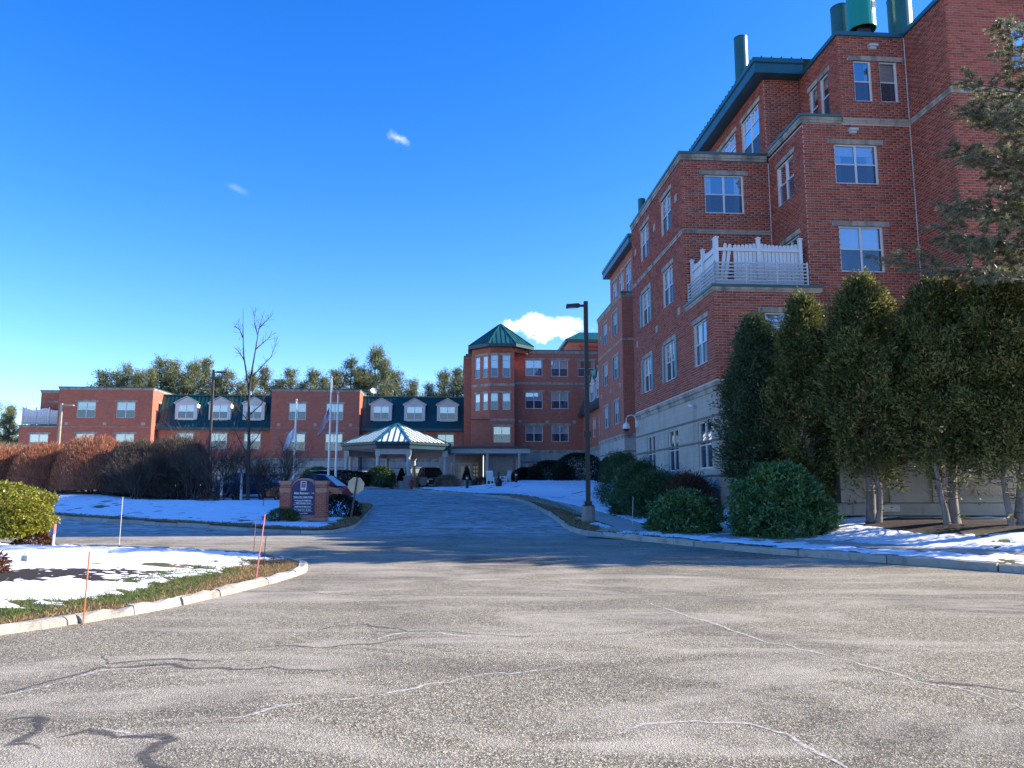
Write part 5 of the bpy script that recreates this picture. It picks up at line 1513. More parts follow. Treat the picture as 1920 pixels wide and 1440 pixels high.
def prism(pts, y0, y1, name, mat):
    m = MB(); m.face([(x, y0, z) for x, z in pts]); m.face([(x, y1, z) for x, z in pts][::-1])
    for a, b in zip(pts, pts[1:] + pts[:1]): m.face([(a[0], y0, a[1]), (b[0], y0, b[1]), (b[0], y1, b[1]), (a[0], y1, a[1])])
    return link(name, m.mesh(name, mat), M_)


prism(arch_outline(.455, .17, 1.30, 1.52), -.10, .10, 'arch', 'sign_stone')
prism(arch_outline(.415, .20, 1.26, 1.455), -.125, -.102, 'panel', 'sign_navy')


def text(body, x, z, size, font_scale=1.0):
    c = bpy.data.curves.new('lettering', 'FONT'); c.body = body; c.size = size; c.align_x = 'CENTER'; c.extrude = .003; c.offset = .0035
    t_ = bpy.data.objects.new('lettering', c); COL.objects.link(t_)
    dg = bpy.context.evaluated_depsgraph_get(); me = bpy.data.meshes.new_from_object(t_.evaluated_get(dg)); bpy.data.objects.remove(t_)
    o = link('lettering', me, M_, 'lettering_white', loc=(x, -.130, z)); o.rotation_euler = (R(90), 0, 0); o.scale = (font_scale, 1, 1)


text('Main Entrance', -.05, .945, .105, .93); text('Whitney Place Assisted Living', 0, .82, .066, .88)
text('Beaumont Rehabilitation', 0, .69, .066, .92); text('& Skilled Nursing Center', 0, .605, .066, .92)
text('Adult Day Health Center', 0, .475, .066, .9); text('The Child Care Center', 0, .355, .068, .95); text('3 Vision Drive', 0, .235, .066)
m = MB(); m.box(.30, .375, -.132, -.127, .972, .988); m.face([(.375, -.131, 1.005), (.375, -.131, .955), (.41, -.131, .98)]); link('arrow', m.mesh('arrow', 'lettering_white'), M_)
for z in (.785, .57, .44, .32): m = MB(); m.box(-.36, .36, -.129, -.126, z, z + .008); link('rule_line', m.mesh('rule_line', 'lettering_white'), M_)
m = MB(); x0, x1, z0, z1 = -.105, .105, 1.075, 1.415; e = .028
m.box(x0, x0 + e, -.131, -.126, z0 + .05, z1); m.box(x1 - e, x1, -.131, -.126, z0 + .05, z1); m.box(x0, x1, -.1312, -.126, z1 - e, z1); m.box(x0, x1, -.1312, -.126, z0 + .05, z0 + .085); m.box(x0 + .05, x1 - .05, -.131, -.126, z0 + .11, z0 + .125)
for k in range(4): m.box(x0 + k * .056, x0 + k * .056 + .035, -.131, -.126, z0, z0 + .035)
link('emblem', m.mesh('emblem', 'lettering_white'), M_)
m = MB(); m.lathe([(0, -.0), (.045, .0)], 12); e_ = link('emblem_mark', m.mesh('emblem_mark', 'stake_orange'), M_, loc=(0, -.1285, 1.26)); e_.rotation_euler = (R(90), 0, 0)
m = MB(); m.box(-.052, .052, -.1315, -.1265, 1.31, 1.33); link('emblem_bar', m.mesh('emblem_bar', 'lettering_white'), M_)

# stop sign seen from behind, on a leaning post
sz = ground_z(-5.72, 27.6, h2); st_ = thing('stop_sign', 'back of an octagonal road sign on a leaning dark post', 'sign', (-5.72, 27.6, sz), R(6))
m = MB(); m.box(-.03, .03, -.022, .022, -.3, 1.62); po = link('post', m.mesh('post', 'pole_brown'), st_); po.rotation_euler = (0, R(7.5), 0)
m = MB(); pts = [(.305 * math.cos(R(22.5 + 45 * k)), .305 * math.sin(R(22.5 + 45 * k))) for k in range(8)]
for y in (0, .006): m.face([(x, y, z) for x, z in pts])
for a, b in zip(pts, pts[1:] + pts[:1]): m.face([(a[0], 0, a[1]), (b[0], 0, b[1]), (b[0], .006, b[1]), (a[0], .006, a[1])])
pl = link('plate', m.mesh('plate', 'sign_back'), st_, loc=(.165, .026, 1.30)); pl.rotation_euler = (0, R(7.5), 0)


# driveway marker stakes
def stake(x, y, hf, h, mat, label, lean=0.0, r=.012, tip=None):
    o = thing('marker_stake', label, 'stake', (x, y, ground_z(x, y, hf)), 0, 'driveway marker stakes')
    m = MB(); m.tube([(0, 0, -.1), (lean * h, 0, h)], r, 6); link('rod', m.mesh('rod', mat), o)
    if tip: m = MB(); m.tube([(lean * h * .97, 0, h - .22), (lean * h, 0, h + .01)], r * 1.15, 6); link('reflector', m.mesh('reflector', tip), o)


stake(-10.75, 18.35, h1, .52, 'stake_white', 'white stake with red top beside the yellow-green bush', .02, .028, 'stake_pink')
stake(-10.3, 20.55, h1, 1.22, 'stake_white', 'tall pale thin stake at the back of the island', .01, .007)
stake(-5.05, 9.35, h1, .78, 'stake_orange', 'short orange stake at the front kerb of the island', .02, .009)
stake(-3.98 - .35, 13.3, h1, 1.08, 'stake_pink', 'tall leaning pink stake near the tip of the island', .11, .010)
stake(-4.75, 15.0, h1, .62, 'dark_steel', 'thin dark wire stake near the tip of the island', .06, .007)
stake(-5.7, 17.3, h1, .85, 'stake_pink', 'thin reddish stake on the far side of the island', .03, .009)
stake(-10.55, 33.0, h2, .30, 'stake_orange', 'stubby orange stake on the snow left of the brick sign', 0, .02)
stake(4.05, 26.3, h3, .95, 'stake_white', 'thin pale stake beside the foot path', .05, .008)

# concrete beam lying on the island
sl_ = thing('concrete_beam', 'white snow-dusted rectangular beam lying on the island', 'beam', (-8.15, 14.35, ground_z(-8.15, 14.35, h1)), R(62))
m = MB(); m.box(-.75, .75, -.09, .09, -.03, .125); link('beam', m.mesh('beam', 'timber_grey'), sl_)
m = MB(); m.box(-.74, .74, -.088, .088, .127, .145); link('snow_cap', m.mesh('snow_cap', 'snow'), sl_)


# chairs by the entrance, bollard lights, urn, hydrant, planters
def rocker(x, y, rz, label):
    z = ground_z(x, y, h3); o = thing('rocking_chair', label, 'chair', (x, y, z), rz, 'white wooden chairs by the entrance')
    m = MB()
    m.box(-.30, .30, -.28, .28, .40, .45); link('seat', m.mesh('seat', 'white_paint'), o)
    bk = MB(); M = Matrix.Translation((0, .27, .43)) @ Matrix.Rotation(R(-14), 4, 'X')
    bk.box(-.30, .30, -.02, .02, .66, .76, M); link('back_rail', bk.mesh('back_rail', 'white_paint'), o)
    bk = MB(); bk.box(-.30, .30, -.02, .02, .08, .14, M); link('back_rail', bk.mesh('back_rail', 'white_paint'), o)
    for k in range(6): s_ = MB(); x0 = -.29 + k * .105; s_.box(x0, x0 + .065, -.012, .012, .14, .66, M); link('slat', s_.mesh('slat', 'white_paint'), o)
    for sx in (-.31, .31):
        a = MB(); a.box(sx - .04, sx + .04, -.36, .32, .66, .69); link('arm', a.mesh('arm', 'white_paint'), o)
        for sy in (-.27, .27): l = MB(); l.box(sx - .03, sx + .03, sy - .03, sy + .03, .06, .66); link('leg', l.mesh('leg', 'white_paint'), o)
        rk = MB(); pts = [(sx, -.50 + k * .1, .03 + .10 * ((k - 5) / 5) ** 2) for k in range(11)]; rk.tube(pts, .028, 5); link('rocker', rk.mesh('rocker', 'white_paint'), o)


rocker(-1.5, 59.0, R(150), 'white wooden rocking chair facing the drive')
rocker(-.55, 63.0, R(-120), 'white chair turned away behind the rocking chair')


def bollard(x, y, label):
    o = thing('bollard_light', label, 'bollard', (x, y, ground_z(x, y, h3)), 0, 'dark bollard lights')
    m = MB(); m.lathe([(.11, 0), (.11, .70), (0, .70)], 12); link('post', m.mesh('post', 'black_plastic', smooth=False), o)
    m = MB(); m.lathe([(.095, .70), (.095, .84), (0, .84)], 12); link('lens', m.mesh('lens', 'lamp_clear'), o)
    m = MB(); m.lathe([(.12, .84), (.12, .95), (.09, 1.0), (0, 1.0)], 12); link('cap', m.mesh('cap', 'black_plastic'), o)


bollard(-3.5, 60.5, 'dark bollard light left of the rocking chair'); bollard(.35, 65.5, 'dark bollard light by the clipped shrubs')
ur = thing('urn', 'dark bottle-shaped urn beside the rocking chair', 'urn', (-1.0, 58.2, ground_z(-1.0, 58.2, h3)))
m = MB(); m.lathe([(0, 0), (.22, .02), (.26, .25), (.22, .48), (.10, .62), (.06, .75), (.06, 1.05), (.08, 1.07), (0, 1.07)], 16); link('body', m.mesh('body', 'black_plastic', smooth=True), ur)
hy = thing('fire_hydrant', 'small red fire hydrant by the canopy column', 'hydrant', (-8.35, 64.3, bz(64.3)))
m = MB(); m.lathe([(.16, 0), (.16, .06), (.11, .08), (.11, .52), (.15, .54), (.15, .58), (.12, .62), (.10, .70), (.04, .76), (.04, .82), (0, .82)], 14); link('barrel', m.mesh('barrel', 'red_paint'), hy)
for sx in (-1, 1): m = MB(); m.tube([(sx * .08, 0, .42), (sx * .19, 0, .42)], .055, 8); link('outlet', m.mesh('outlet', 'red_paint'), hy)
m = MB(); m.tube([(0, -.08, .40), (0, -.2, .40)], .07, 8); link('pumper_outlet', m.mesh('pumper_outlet', 'red_paint'), hy)


# parked cars
def car(name, label, paint, x, y, z, rz, L=4.5, Wd=1.8, H=1.45, suv=False):
    o = thing(name, label, 'car', (x, y, z), rz, 'parked cars')
    hl = L / 2
    low = [(-hl, .35), (-hl + .05, .62), (-hl + .12, .80), (-hl + .9, .90), (hl - 1.25, .93), (hl - .35, .82), (hl - .03, .62), (hl, .38), (hl - .1, .22), (-hl + .1, .22)]
    if suv: top = [(-hl + .18, .92), (-hl + .35, H - .12), (-hl + .9, H), (hl - 2.3, H), (hl - 1.35, .95)]
    else: top = [(-hl + .35, .88), (-hl + 1.15, H - .06), (-hl + 1.9, H), (hl - 2.35, H - .02), (hl - 1.3, .93)]
    m = MB(); rings = []
    for f_, in ((-1,), (-.93,), (.93,), (1,)):
        k = .94 if abs(f_) == 1 else 1.0
        rings.append([(px * (k if abs(px) > hl - .5 else 1), f_ * Wd / 2, .56 + (pz - .56) * (.80 if abs(f_) == 1 else 1)) for px, pz in low])
    n = len(low)
    for a, b in zip(rings[:-1], rings[1:]):
        for i in range(n): m.face([a[i], a[(i + 1) % n], b[(i + 1) % n], b[i]])
    m.face(rings[0]); m.face(rings[-1][::-1]); link('body', m.mesh('body', paint, smooth=False), o)
    m = MB(); w0, w1 = Wd / 2 - .06, Wd / 2 - .26; hs = [w0 if pz < 1.0 else w1 for px, pz in top]
    A_ = [(px, -h_, pz) for (px, pz), h_ in zip(top, hs)]; B_ = [(px, h_, pz) for (px, pz), h_ in zip(top, hs)]
    for i in range(len(top) - 1): m.face([A_[i], A_[i + 1], B_[i + 1], B_[i]])
    m.face(A_); m.face(B_[::-1]); link('greenhouse', m.mesh('greenhouse', 'car_glass'), o)
    m = MB(); i0, i1 = (1, 3)
    r = [Vector(A_[i]) for i in range(i0, i1 + 1)]; s = [Vector(B_[i]) for i in range(i0, i1 + 1)]; up = Vector((0, 0, .015))
    for i in range(len(r) - 1): m.face([r[i] + up, r[i + 1] + up, s[i + 1] + up, s[i] + up])
    for q in (A_, B_):
        sg = -1 if q is A_ else 1
        for i, j in ((0, 1), (len(top) - 2, len(top) - 1)):
            a, b = Vector(q[i]), Vector(q[j]); t_ = Vector((.05, 0, 0)); e_ = Vector((0, sg * .012, 0)); m.face([a - t_ + e_, a + t_ + e_, b + t_ + e_, b - t_ + e_])
        mx = (top[1][0] + top[-2][0]) / 2; a, b = Vector((mx, sg * (w0 + .012), .92)), Vector((mx, sg * (w1 + .012), H - .02)); t_ = Vector((.05, 0, 0)); m.face([a - t_, a + t_, b + t_, b - t_])
    link('roof', m.mesh('roof', paint), o)
    m = MB()
    for i in range(len(r) - 1): m.face([r[i] + up * 2.5, r[i + 1] + up * 2.5, s[i + 1] + up * 2.5, s[i] + up * 2.5])
    link('roof_snow', m.mesh('roof_snow', 'snow'), o)
    wm = MB(); wm.lathe([(.20, -.10), (.31, -.10), (.325, -.06), (.325, .06), (.31, .10), (.20, .10)], 20); tm = wm.mesh('wheel', 'tyre')
    rm = MB(); rm.lathe([(0, .085), (.07, .09), (.20, .075), (.205, .10)], 12); rmm = rm.mesh('rim', 'rim')
    for px in (-hl + .85, hl - .9):
        for sy in (-1, 1):
            w_ = link('wheel', tm, o, loc=(px, sy * (Wd / 2 - .10), .325)); w_.rotation_euler = (R(-90 * sy), 0, 0); link('rim', rmm, w_)
    for sy in (-1, 1):
        m = MB(); m.box(-hl - .01, -hl + .12, sy * (Wd / 2 - .30) - .20, sy * (Wd / 2 - .30) + .20, .62, .76); link('tail_light', m.mesh('tail_light', 'lamp_red'), o)
        m = MB(); m.box(hl - .22, hl - .04, sy * (Wd / 2 - .28) - .18, sy * (Wd / 2 - .28) + .18, .58, .72); link('headlight', m.mesh('headlight', 'lamp_clear'), o)
        m = MB(); m.box(hl - 1.75, hl - 1.55, sy * (Wd / 2 + .05) - .07, sy * (Wd / 2 + .05) + .07, .93, 1.06); link('mirror', m.mesh('mirror', paint), o)
    return o


car('parked_car', 'dark red car parked behind the brick entrance sign', 'paint_red', -11.55, 44.2, bz(44.2), R(172), 4.6, 1.85, 1.52)
car('parked_car', 'dark blue car behind the bare shrubs left of the red car', 'paint_blue', -16.6, 49.5, bz(49.5), R(170))
car('parked_car', 'grey car behind the thicket, left end of the row', 'paint_grey', -19.5, 55.0, bz(55), R(168))
car('parked_car', 'black car waiting under the entrance canopy', 'paint_black', -7.4, 71.5, bz(71.5), R(-70), 4.7, 1.9, 1.75, True)

# waste compactor behind the trees
Cz = ground_z(13.0, 23.6, h3)
K_ = thing('waste_container', 'rusty beige steel waste compactor behind the arborvitae trunks', 'container', (13.4, 24.3, Cz), R(-1))
m = MB(); m.box(-3.6, 4.2, -.9, 1.2, .06, .42); link('skid', m.mesh('skid', 'container_beige'), K_)
m = MB(); m.box(-3.5, -.55, -.95, 1.2, .44, 2.75); link('hopper', m.mesh('hopper', 'container_beige'), K_)
m = MB(); m.sweep([(-2.2, .66), (0, .66), (.14, 1.0), (.14, 2.5), (0, 2.75), (-2.2, 2.75)], [(-.50, -1.0), (4.3, -1.0)]); link('body', m.mesh('body', 'container_beige'), K_)
m = MB(); m.box(-.5, 4.2, -.92, 1.0, .44, .655); link('floor_beam', m.mesh('floor_beam', 'container_beige'), K_)
for x in (-3.45, -2.0, -.7): m = MB(); m.box(x - .05, x + .05, -1.02, -.955, .44, 2.75); link('stiffener', m.mesh('stiffener', 'container_beige'), K_)
for x in (.9, 2.4, 3.9): m = MB(); m.box(x - .02, x + .02, -1.165, -1.145, .98, 2.5); link('stiffener', m.mesh('stiffener', 'container_beige'), K_)
m = MB(); m.box(-2.35, -1.75, -.975, -.90, .17, .37); link('control_box', m.mesh('control_box', 'galvanised'), K_)
m = MB(); m.box(2.05, 2.45, -1.16, -1.146, 1.45, 1.75); link('warning_sign', m.mesh('warning_sign', 'stake_white'), K_)
m = MB(); m.box(2.05, 2.45, -1.168, -1.161, 1.45, 1.62); link('warning_band', m.mesh('warning_band', 'red_paint'), K_)
m = MB(); m.tube([(-1.55, -.97, 1.55), (-1.5, -1.05, 1.72), (-1.42, -1.02, 1.80)], [.05, .075, .03], 7); link('red_tag', m.mesh('red_tag', 'red_paint'), K_)


# ------------------------------------------------------------------ vegetation
def merge(parts):
    V = []; F = []; Rn = []; n = 0
    for v, f, r in parts: V.append(v); F.append(f + n); Rn.append(r); n += len(v)
    return np.concatenate(V), np.concatenate(F), np.concatenate(Rn)


def crown_points(n, rng, prof, lumps=.16, shell=.5, seed=0):
    """points through a crown volume; prof(t) -> radius, t in 0..1 up the crown"""
    t = rng.uniform(0, 1, n * 2); r = prof(t); keep = rng.uniform(0, r.max(), n * 2) < r + .15 * r.max(); t = t[keep][:n]; r = prof(t); n = len(t)
    a = rng.uniform(0, 2 * math.pi, n)
    lump = 1 + lumps * (np.sin(a * 3 + t * 9 + seed) + np.sin(a * 5 - t * 17 + seed * 2) * .7 + np.sin(a * 2 + t * 29 + seed) * .6)
    rad = r * lump * (1 - shell * rng.uniform(0, 1, n) ** 1.7)
    return t, a, rad


def clumps(P, N, nper, rad, L, Wd, tone, rng, along=.8, stretch=(1, 1, 1)):
    """sprays: leaves gathered round each point P, pointing roughly along N"""
    C = np.repeat(P, nper, 0) + rng.normal(0, 1, (len(P) * nper, 3)) * rad * np.array(stretch); A = unit(np.repeat(N, nper, 0) * along + rng.normal(0, .55, (len(C), 3)))
    rn = np.clip(np.repeat(tone, nper) + rng.normal(0, .09, len(C)), 0, 1)
    return leaves(C, A, L * rng.uniform(.6, 1.3, len(C)), Wd * rng.uniform(.7, 1.2, len(C)), rn, rng)


def bush(name, label, cat, x, y, z, rx, ry, h, mat, n, leafL, leafW, group=None, shape='dome', seed=1, rz=0.0, lift=.0, shell=.45, lumps=.10, stems=True, out=.8, clump=0, crad=.25):
    rng = np.random.default_rng(seed)
    prof = {'dome': lambda t: np.sqrt(np.clip(1 - (t * .98) ** 2.4, 0, 1)) * (.82 + .18 * np.minimum(1, t * 5)),
            'box': lambda t: np.clip(1 - np.clip(t - .72, 0, 1) ** 2 * 9, 0, 1) * (.90 + .10 * np.minimum(1, t * 4)),
            'cone': lambda t: np.clip(1 - t, 0, 1) ** .8 * (.7 + .3 * np.minimum(1, t * 6)),
            'round': lambda t: np.sqrt(np.clip(1 - (2 * t - 1) ** 2, 0.02, 1))}[shape]
    t, a, rad = crown_points(n, rng, prof, lumps, shell, seed)
    if shape == 'box':
        e = 4.0; k = (np.abs(np.cos(a)) ** e + np.abs(np.sin(a)) ** e) ** (-1 / e); rad = rad * k
    P = np.column_stack([np.cos(a) * rad * rx, np.sin(a) * rad * ry, lift + t * (h - lift)])
    # cap the top with extra leaves
    nt = n // 7; ta = rng.uniform(0, 2 * math.pi, nt); tr = np.sqrt(rng.uniform(0, 1, nt)); top = prof(np.full(nt, .9)) * tr
    zt = h * (1 - .10 * tr ** 2 * (1 if shape != 'box' else .4)) if shape in ('dome', 'box', 'round') else h * .9 + 0 * tr
    if shape in ('dome', 'box'):
        Pt = np.column_stack([np.cos(ta) * top * rx, np.sin(ta) * top * ry, zt * (.96 + .05 * rng.uniform(0, 1, nt))]); P = np.concatenate([P, Pt])
    c = np.array([0, 0, h * .45]); A = unit(unit((P - c) / np.array([rx, ry, h * .6])) * out + rng.normal(size=P.shape) * .55 + np.array([0, 0, .25]))
    if clump:
        k = rng.permutation(len(P))[:max(40, len(P) // clump)]; P, A = P[k] * rng.uniform(*((.975, 1.01) if shape == 'box' else (.90, 1.07)), (len(k), 1)), A[k]; hole = fbm(P[:, 0] * 2.2 + 9, (P[:, 1] + P[:, 2] * 1.7) * 2.2, seed, 3); kk = hole > (.0 if shape == 'box' else .30); P, A, hole = P[kk], A[kk], hole[kk]
        V, F, r = clumps(P, A, clump, leafL * crad, leafL, leafW, np.clip(rng.normal(.42, .20, len(P)) + (hole - .5) * .6, 0, .92), rng, .55)
    else:
        m_ = len(P); V, F, r = leaves(P, A, leafL * rng.uniform(.6, 1.3, m_), leafW * rng.uniform(.7, 1.2, m_), rng.uniform(0, 1, m_) ** 1.2, rng)
    o = thing(name, label, cat, (x, y, z), rz, group)
    link('foliage', npmesh('foliage', V, F, mat, r), o)
    if stems:
        segs = []
        for k in range(9):
            a_ = rng.uniform(0, 6.28); d = np.array([math.cos(a_) * rx * .5, math.sin(a_) * ry * .5, h * .7]); segs.append(((0.05 * math.cos(a_), .05 * math.sin(a_), -.1), tuple(d), .03 + .01 * h, .008))
        v, f = tubes(segs, 5); link('stem', npmesh('stem', v, f, 'bark_dark', np.full(len(v), .4)), o)
    return o


def arborvitae(x, y, z, h, r, bare, label, mat, seed, n, trunks, lean=0):
    rng = np.random.default_rng(seed); o = thing('arborvitae_tree', label, 'tree', (x, y, z), rng.uniform(0, 6), 'arborvitae trees before the brick building')
    hc = h - bare
    prof = lambda t: np.clip(np.minimum(.48 + t * 1.9, 1) * np.clip((1 - t) * 1.9, 0, 1) ** .52, 0.02, 1)
    nc = n // 17
    t, a, rad = crown_points(nc, rng, prof, .14, .55, seed); rad = rad * rng.uniform(.78, 1.18, len(t))
    hole = fbm(a * 1.6 + 20, t * 8, seed + 3, 3); k = (hole > .37) | (rng.uniform(0, 1, len(t)) < .25); t, a, rad = t[k], a[k], rad[k]
    P = np.column_stack([np.cos(a) * rad * r, np.sin(a) * rad * r, bare + t * hc - rng.exponential(.30, len(t)) * (t < .15) * (bare > 1)])
    N = unit(np.column_stack([np.cos(a), np.sin(a), rng.uniform(.1, 1.1, len(a))]))
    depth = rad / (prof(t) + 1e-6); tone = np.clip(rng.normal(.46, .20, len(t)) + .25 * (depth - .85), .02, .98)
    dead = rng.uniform(0, 1, len(t)) < .035; tone[dead] = 1.0
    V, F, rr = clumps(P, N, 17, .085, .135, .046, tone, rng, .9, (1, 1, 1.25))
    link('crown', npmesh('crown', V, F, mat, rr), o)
    for k_ in range(trunks):
        dx = (k_ - (trunks - 1) / 2) * .24; segs = []; p = np.array([dx, rng.uniform(-.05, .05), -.15]); rad_ = .14 if k_ == 0 else .085
        nseg = 12; tilt = rng.normal(0, .035, 2)
        for j in range(nseg):
            q = p + np.array([rng.normal(0, .035) + dx * .05 + tilt[0], rng.normal(0, .035) + tilt[1], (h * .8) / nseg]); segs.append((tuple(p), tuple(q), rad_ * (1.35 if j == 0 else 1) * (1 - j / nseg * .8), rad_ * (1 - (j + 1) / nseg * .8))); p = q
        v, f = tubes(segs, 9); link('trunk', npmesh('trunk', v, f, 'bark', smooth=True), o)
    segs = []
    for k_ in range(90):
        zz = rng.uniform(.5, h * .8); a_ = rng.uniform(0, 6.28); L = rng.uniform(.35, .95) * r * (1 if zz > bare else .7); p0 = (0, 0, zz); p1 = (math.cos(a_) * L * .6, math.sin(a_) * L * .6, zz + L * .05); p2 = (math.cos(a_ + .3) * L, math.sin(a_ + .3) * L, zz + L * .4)
        segs += [(p0, p1, .016, .011), (p1, p2, .011, .004)]
    v, f = tubes(segs, 4); setp(link('limb', npmesh('limb', v, f, 'bark'), o), kind='stuff')
    return o


def z3(x, y): return ground_z(x, y, h3)


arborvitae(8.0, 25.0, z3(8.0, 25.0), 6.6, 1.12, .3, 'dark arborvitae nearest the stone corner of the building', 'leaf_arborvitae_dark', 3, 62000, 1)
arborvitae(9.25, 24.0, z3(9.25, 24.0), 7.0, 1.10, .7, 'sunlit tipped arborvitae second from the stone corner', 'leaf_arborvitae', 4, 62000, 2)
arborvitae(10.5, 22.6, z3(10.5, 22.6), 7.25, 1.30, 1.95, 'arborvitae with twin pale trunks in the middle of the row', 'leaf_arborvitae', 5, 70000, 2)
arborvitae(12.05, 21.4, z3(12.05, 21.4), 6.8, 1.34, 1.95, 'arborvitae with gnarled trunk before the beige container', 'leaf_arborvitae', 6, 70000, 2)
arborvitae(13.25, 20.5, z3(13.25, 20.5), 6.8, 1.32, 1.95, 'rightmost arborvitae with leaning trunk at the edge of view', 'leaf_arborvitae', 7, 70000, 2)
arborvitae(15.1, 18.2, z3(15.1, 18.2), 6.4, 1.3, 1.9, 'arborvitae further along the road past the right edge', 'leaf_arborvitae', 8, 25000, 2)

# white pine whose boughs reach in from the right
px, py = 15.6, 19.9; pz = z3(px, py); rng = np.random.default_rng(77)
pine = thing('white_pine', 'white pine at the right edge with sunlit reaching boughs', 'tree', (px, py, pz))
segs = []; p = np.array([0, 0, -.2.__float__()])
for j in range(12): q = p + np.array([rng.normal(0, .05), rng.normal(0, .05), 1.25]); segs.append((tuple(p), tuple(q), .24 * (1 - j / 14), .24 * (1 - (j + 1) / 14))); p = q
v, f = tubes(segs, 10); link('trunk', npmesh('trunk', v, f, 'bark_dark', smooth=True), pine)
lsegs = []; tufts = []
def bough(z0, a0, L, rise, sub=True, rad=.05):
    p = np.array([0, 0, z0]); d = np.array([math.cos(a0), math.sin(a0), rise]); d = d / np.linalg.norm(d); n = 9
    for j in range(n):
        q = p + d * L / n + rng.normal(0, .03, 3); lsegs.append((tuple(p), tuple(q), rad * (1 - j / n * .85), rad * (1 - (j + 1) / n * .85)))
        if j >= 1:
            for sgn in (-1, 1):
                for rep in range(2):
                    ang = a0 + sgn * rng.uniform(.5, 1.1); l2 = L * .42 * (1 - j / n * .72) * rng.uniform(.6, 1.1); d2 = np.array([math.cos(ang), math.sin(ang), rng.uniform(-.05, .35)]); e = q + d2 * l2
                    lsegs.append((tuple(q), tuple(e), .014, .005)); m_ = max(2, int(l2 / .13))
                    for k in range(m_ + 1): tufts.append((q + (e - q) * (.25 + .75 * k / m_) + rng.normal(0, .03, 3), unit(d2 + rng.normal(0, .35, 3))))
        p = q; d = d + np.array([0, 0, .035 * (1 if j > 4 else -.3)]); d /= np.linalg.norm(d)
    tufts.append((p, d))
for z0, a0, L, rise in ((6.5, R(184), 5.3, .06), (6.3, R(203), 4.0, .0), (6.6, R(166), 3.4, .04), (8.0, R(188), 4.1, .10), (8.1, R(206), 3.4, .08), (8.2, R(170), 3.2, .12), (9.7, R(184), 3.7, .16), (9.8, R(205), 3.3, .14),
                        (7.0, R(192), 4.6, .10), (7.3, R(176), 3.6, .08), (9.0, R(195), 3.6, .12), (10.4, R(190), 3.4, .2), (10.6, R(174), 2.8, .2), (11.4, R(182), 3.2, .26), (11.5, R(204), 2.9, .24), (12.6, R(190), 2.2, .36), (6.0, R(222), 3.2, -.04)):
    bough(z0, a0, L, rise)
for k in range(10): bough(rng.uniform(6, 13.0), R(rng.uniform(-100, 100)), rng.uniform(1.8, 3.0), .2)
v, f = tubes(lsegs, 5); setp(link('limb', npmesh('limb', v, f, 'bark'), pine), kind='stuff')
TP = np.array([t_[0] for t_ in tufts]); TA = np.array([t_[1] for t_ in tufts]); nn_ = 30
C = np.repeat(TP, nn_, 0) + rng.normal(0, .015, (len(TP) * nn_, 3)); A_ = unit(np.repeat(TA, nn_, 0) * .9 + rng.normal(0, .55, (len(C), 3)))
rn = np.clip(np.repeat(rng.uniform(.1, .9, len(TP)), nn_) + rng.normal(0, .12, len(C)), 0, 1)
V, F, rr = leaves(C, A_, rng.uniform(.09, .16, len(C)), .015, rn, rng); link('crown', npmesh('crown', V, F, 'leaf_pine', rr), pine)
print('pine needles', len(F))

# shrubs along the building
bush('rhododendron', 'low dark rhododendron nearest the foot path', 'shrub', 5.25, 23.75, z3(5.25, 23.75) - .05, 1.12, .85, 1.20, 'leaf_rhododendron', 11000, .15, .05, 'rhododendrons', seed=11, lumps=.12, shell=.30, clump=9)
bush('rhododendron', 'larger round rhododendron in front of the arborvitae', 'shrub', 7.65, 22.2, z3(7.65, 22.2) - .05, 1.42, 1.05, 1.95, 'leaf_rhododendron', 17000, .155, .052, 'rhododendrons', seed=12, lumps=.12, shell=.30, clump=9)
for k, (x, y, rx, ry, h, mt, lab) in enumerate(((5.55, 29.9, 1.25, 1.2, 1.55, 'leaf_yew', 'spreading green yew before the stone base windows'), (6.4, 28.2, .95, .9, 1.35, 'leaf_yew_brown', 'brownish yew right of the spreading green yew'),
                                                (5.6, 33.6, 1.25, 1.4, 1.9, 'leaf_yew', 'second green yew behind, by the west wall'), (5.5, 38.8, 1.2, 1.6, 2.3, 'leaf_yew', 'tall yew at the far corner of the west wall'), (4.75, 31.6, .7, .7, .8, 'leaf_yew', 'small low yew at the snow edge'))):
    bush('yew_shrub', lab, 'shrub', x, y, z3(x, y) - .05, rx, ry, h, mt, 13000, .16, .03, 'yews along the west wall', seed=20 + k, lumps=.18, shell=.4, clump=10, crad=.6)
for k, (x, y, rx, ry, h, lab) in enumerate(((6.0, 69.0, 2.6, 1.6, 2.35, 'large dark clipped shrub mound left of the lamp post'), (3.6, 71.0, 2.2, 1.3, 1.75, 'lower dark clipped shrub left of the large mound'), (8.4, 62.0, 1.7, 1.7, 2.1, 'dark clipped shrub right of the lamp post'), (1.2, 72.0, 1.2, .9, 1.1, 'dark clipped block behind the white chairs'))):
    bush('clipped_shrub', lab, 'shrub', x, y, z3(x, y) - .05, rx, ry, h, 'leaf_clipped_dark', 5000, .22, .09, 'dark clipped shrubs', shape='dome', seed=40 + k, lumps=.03, stems=False)
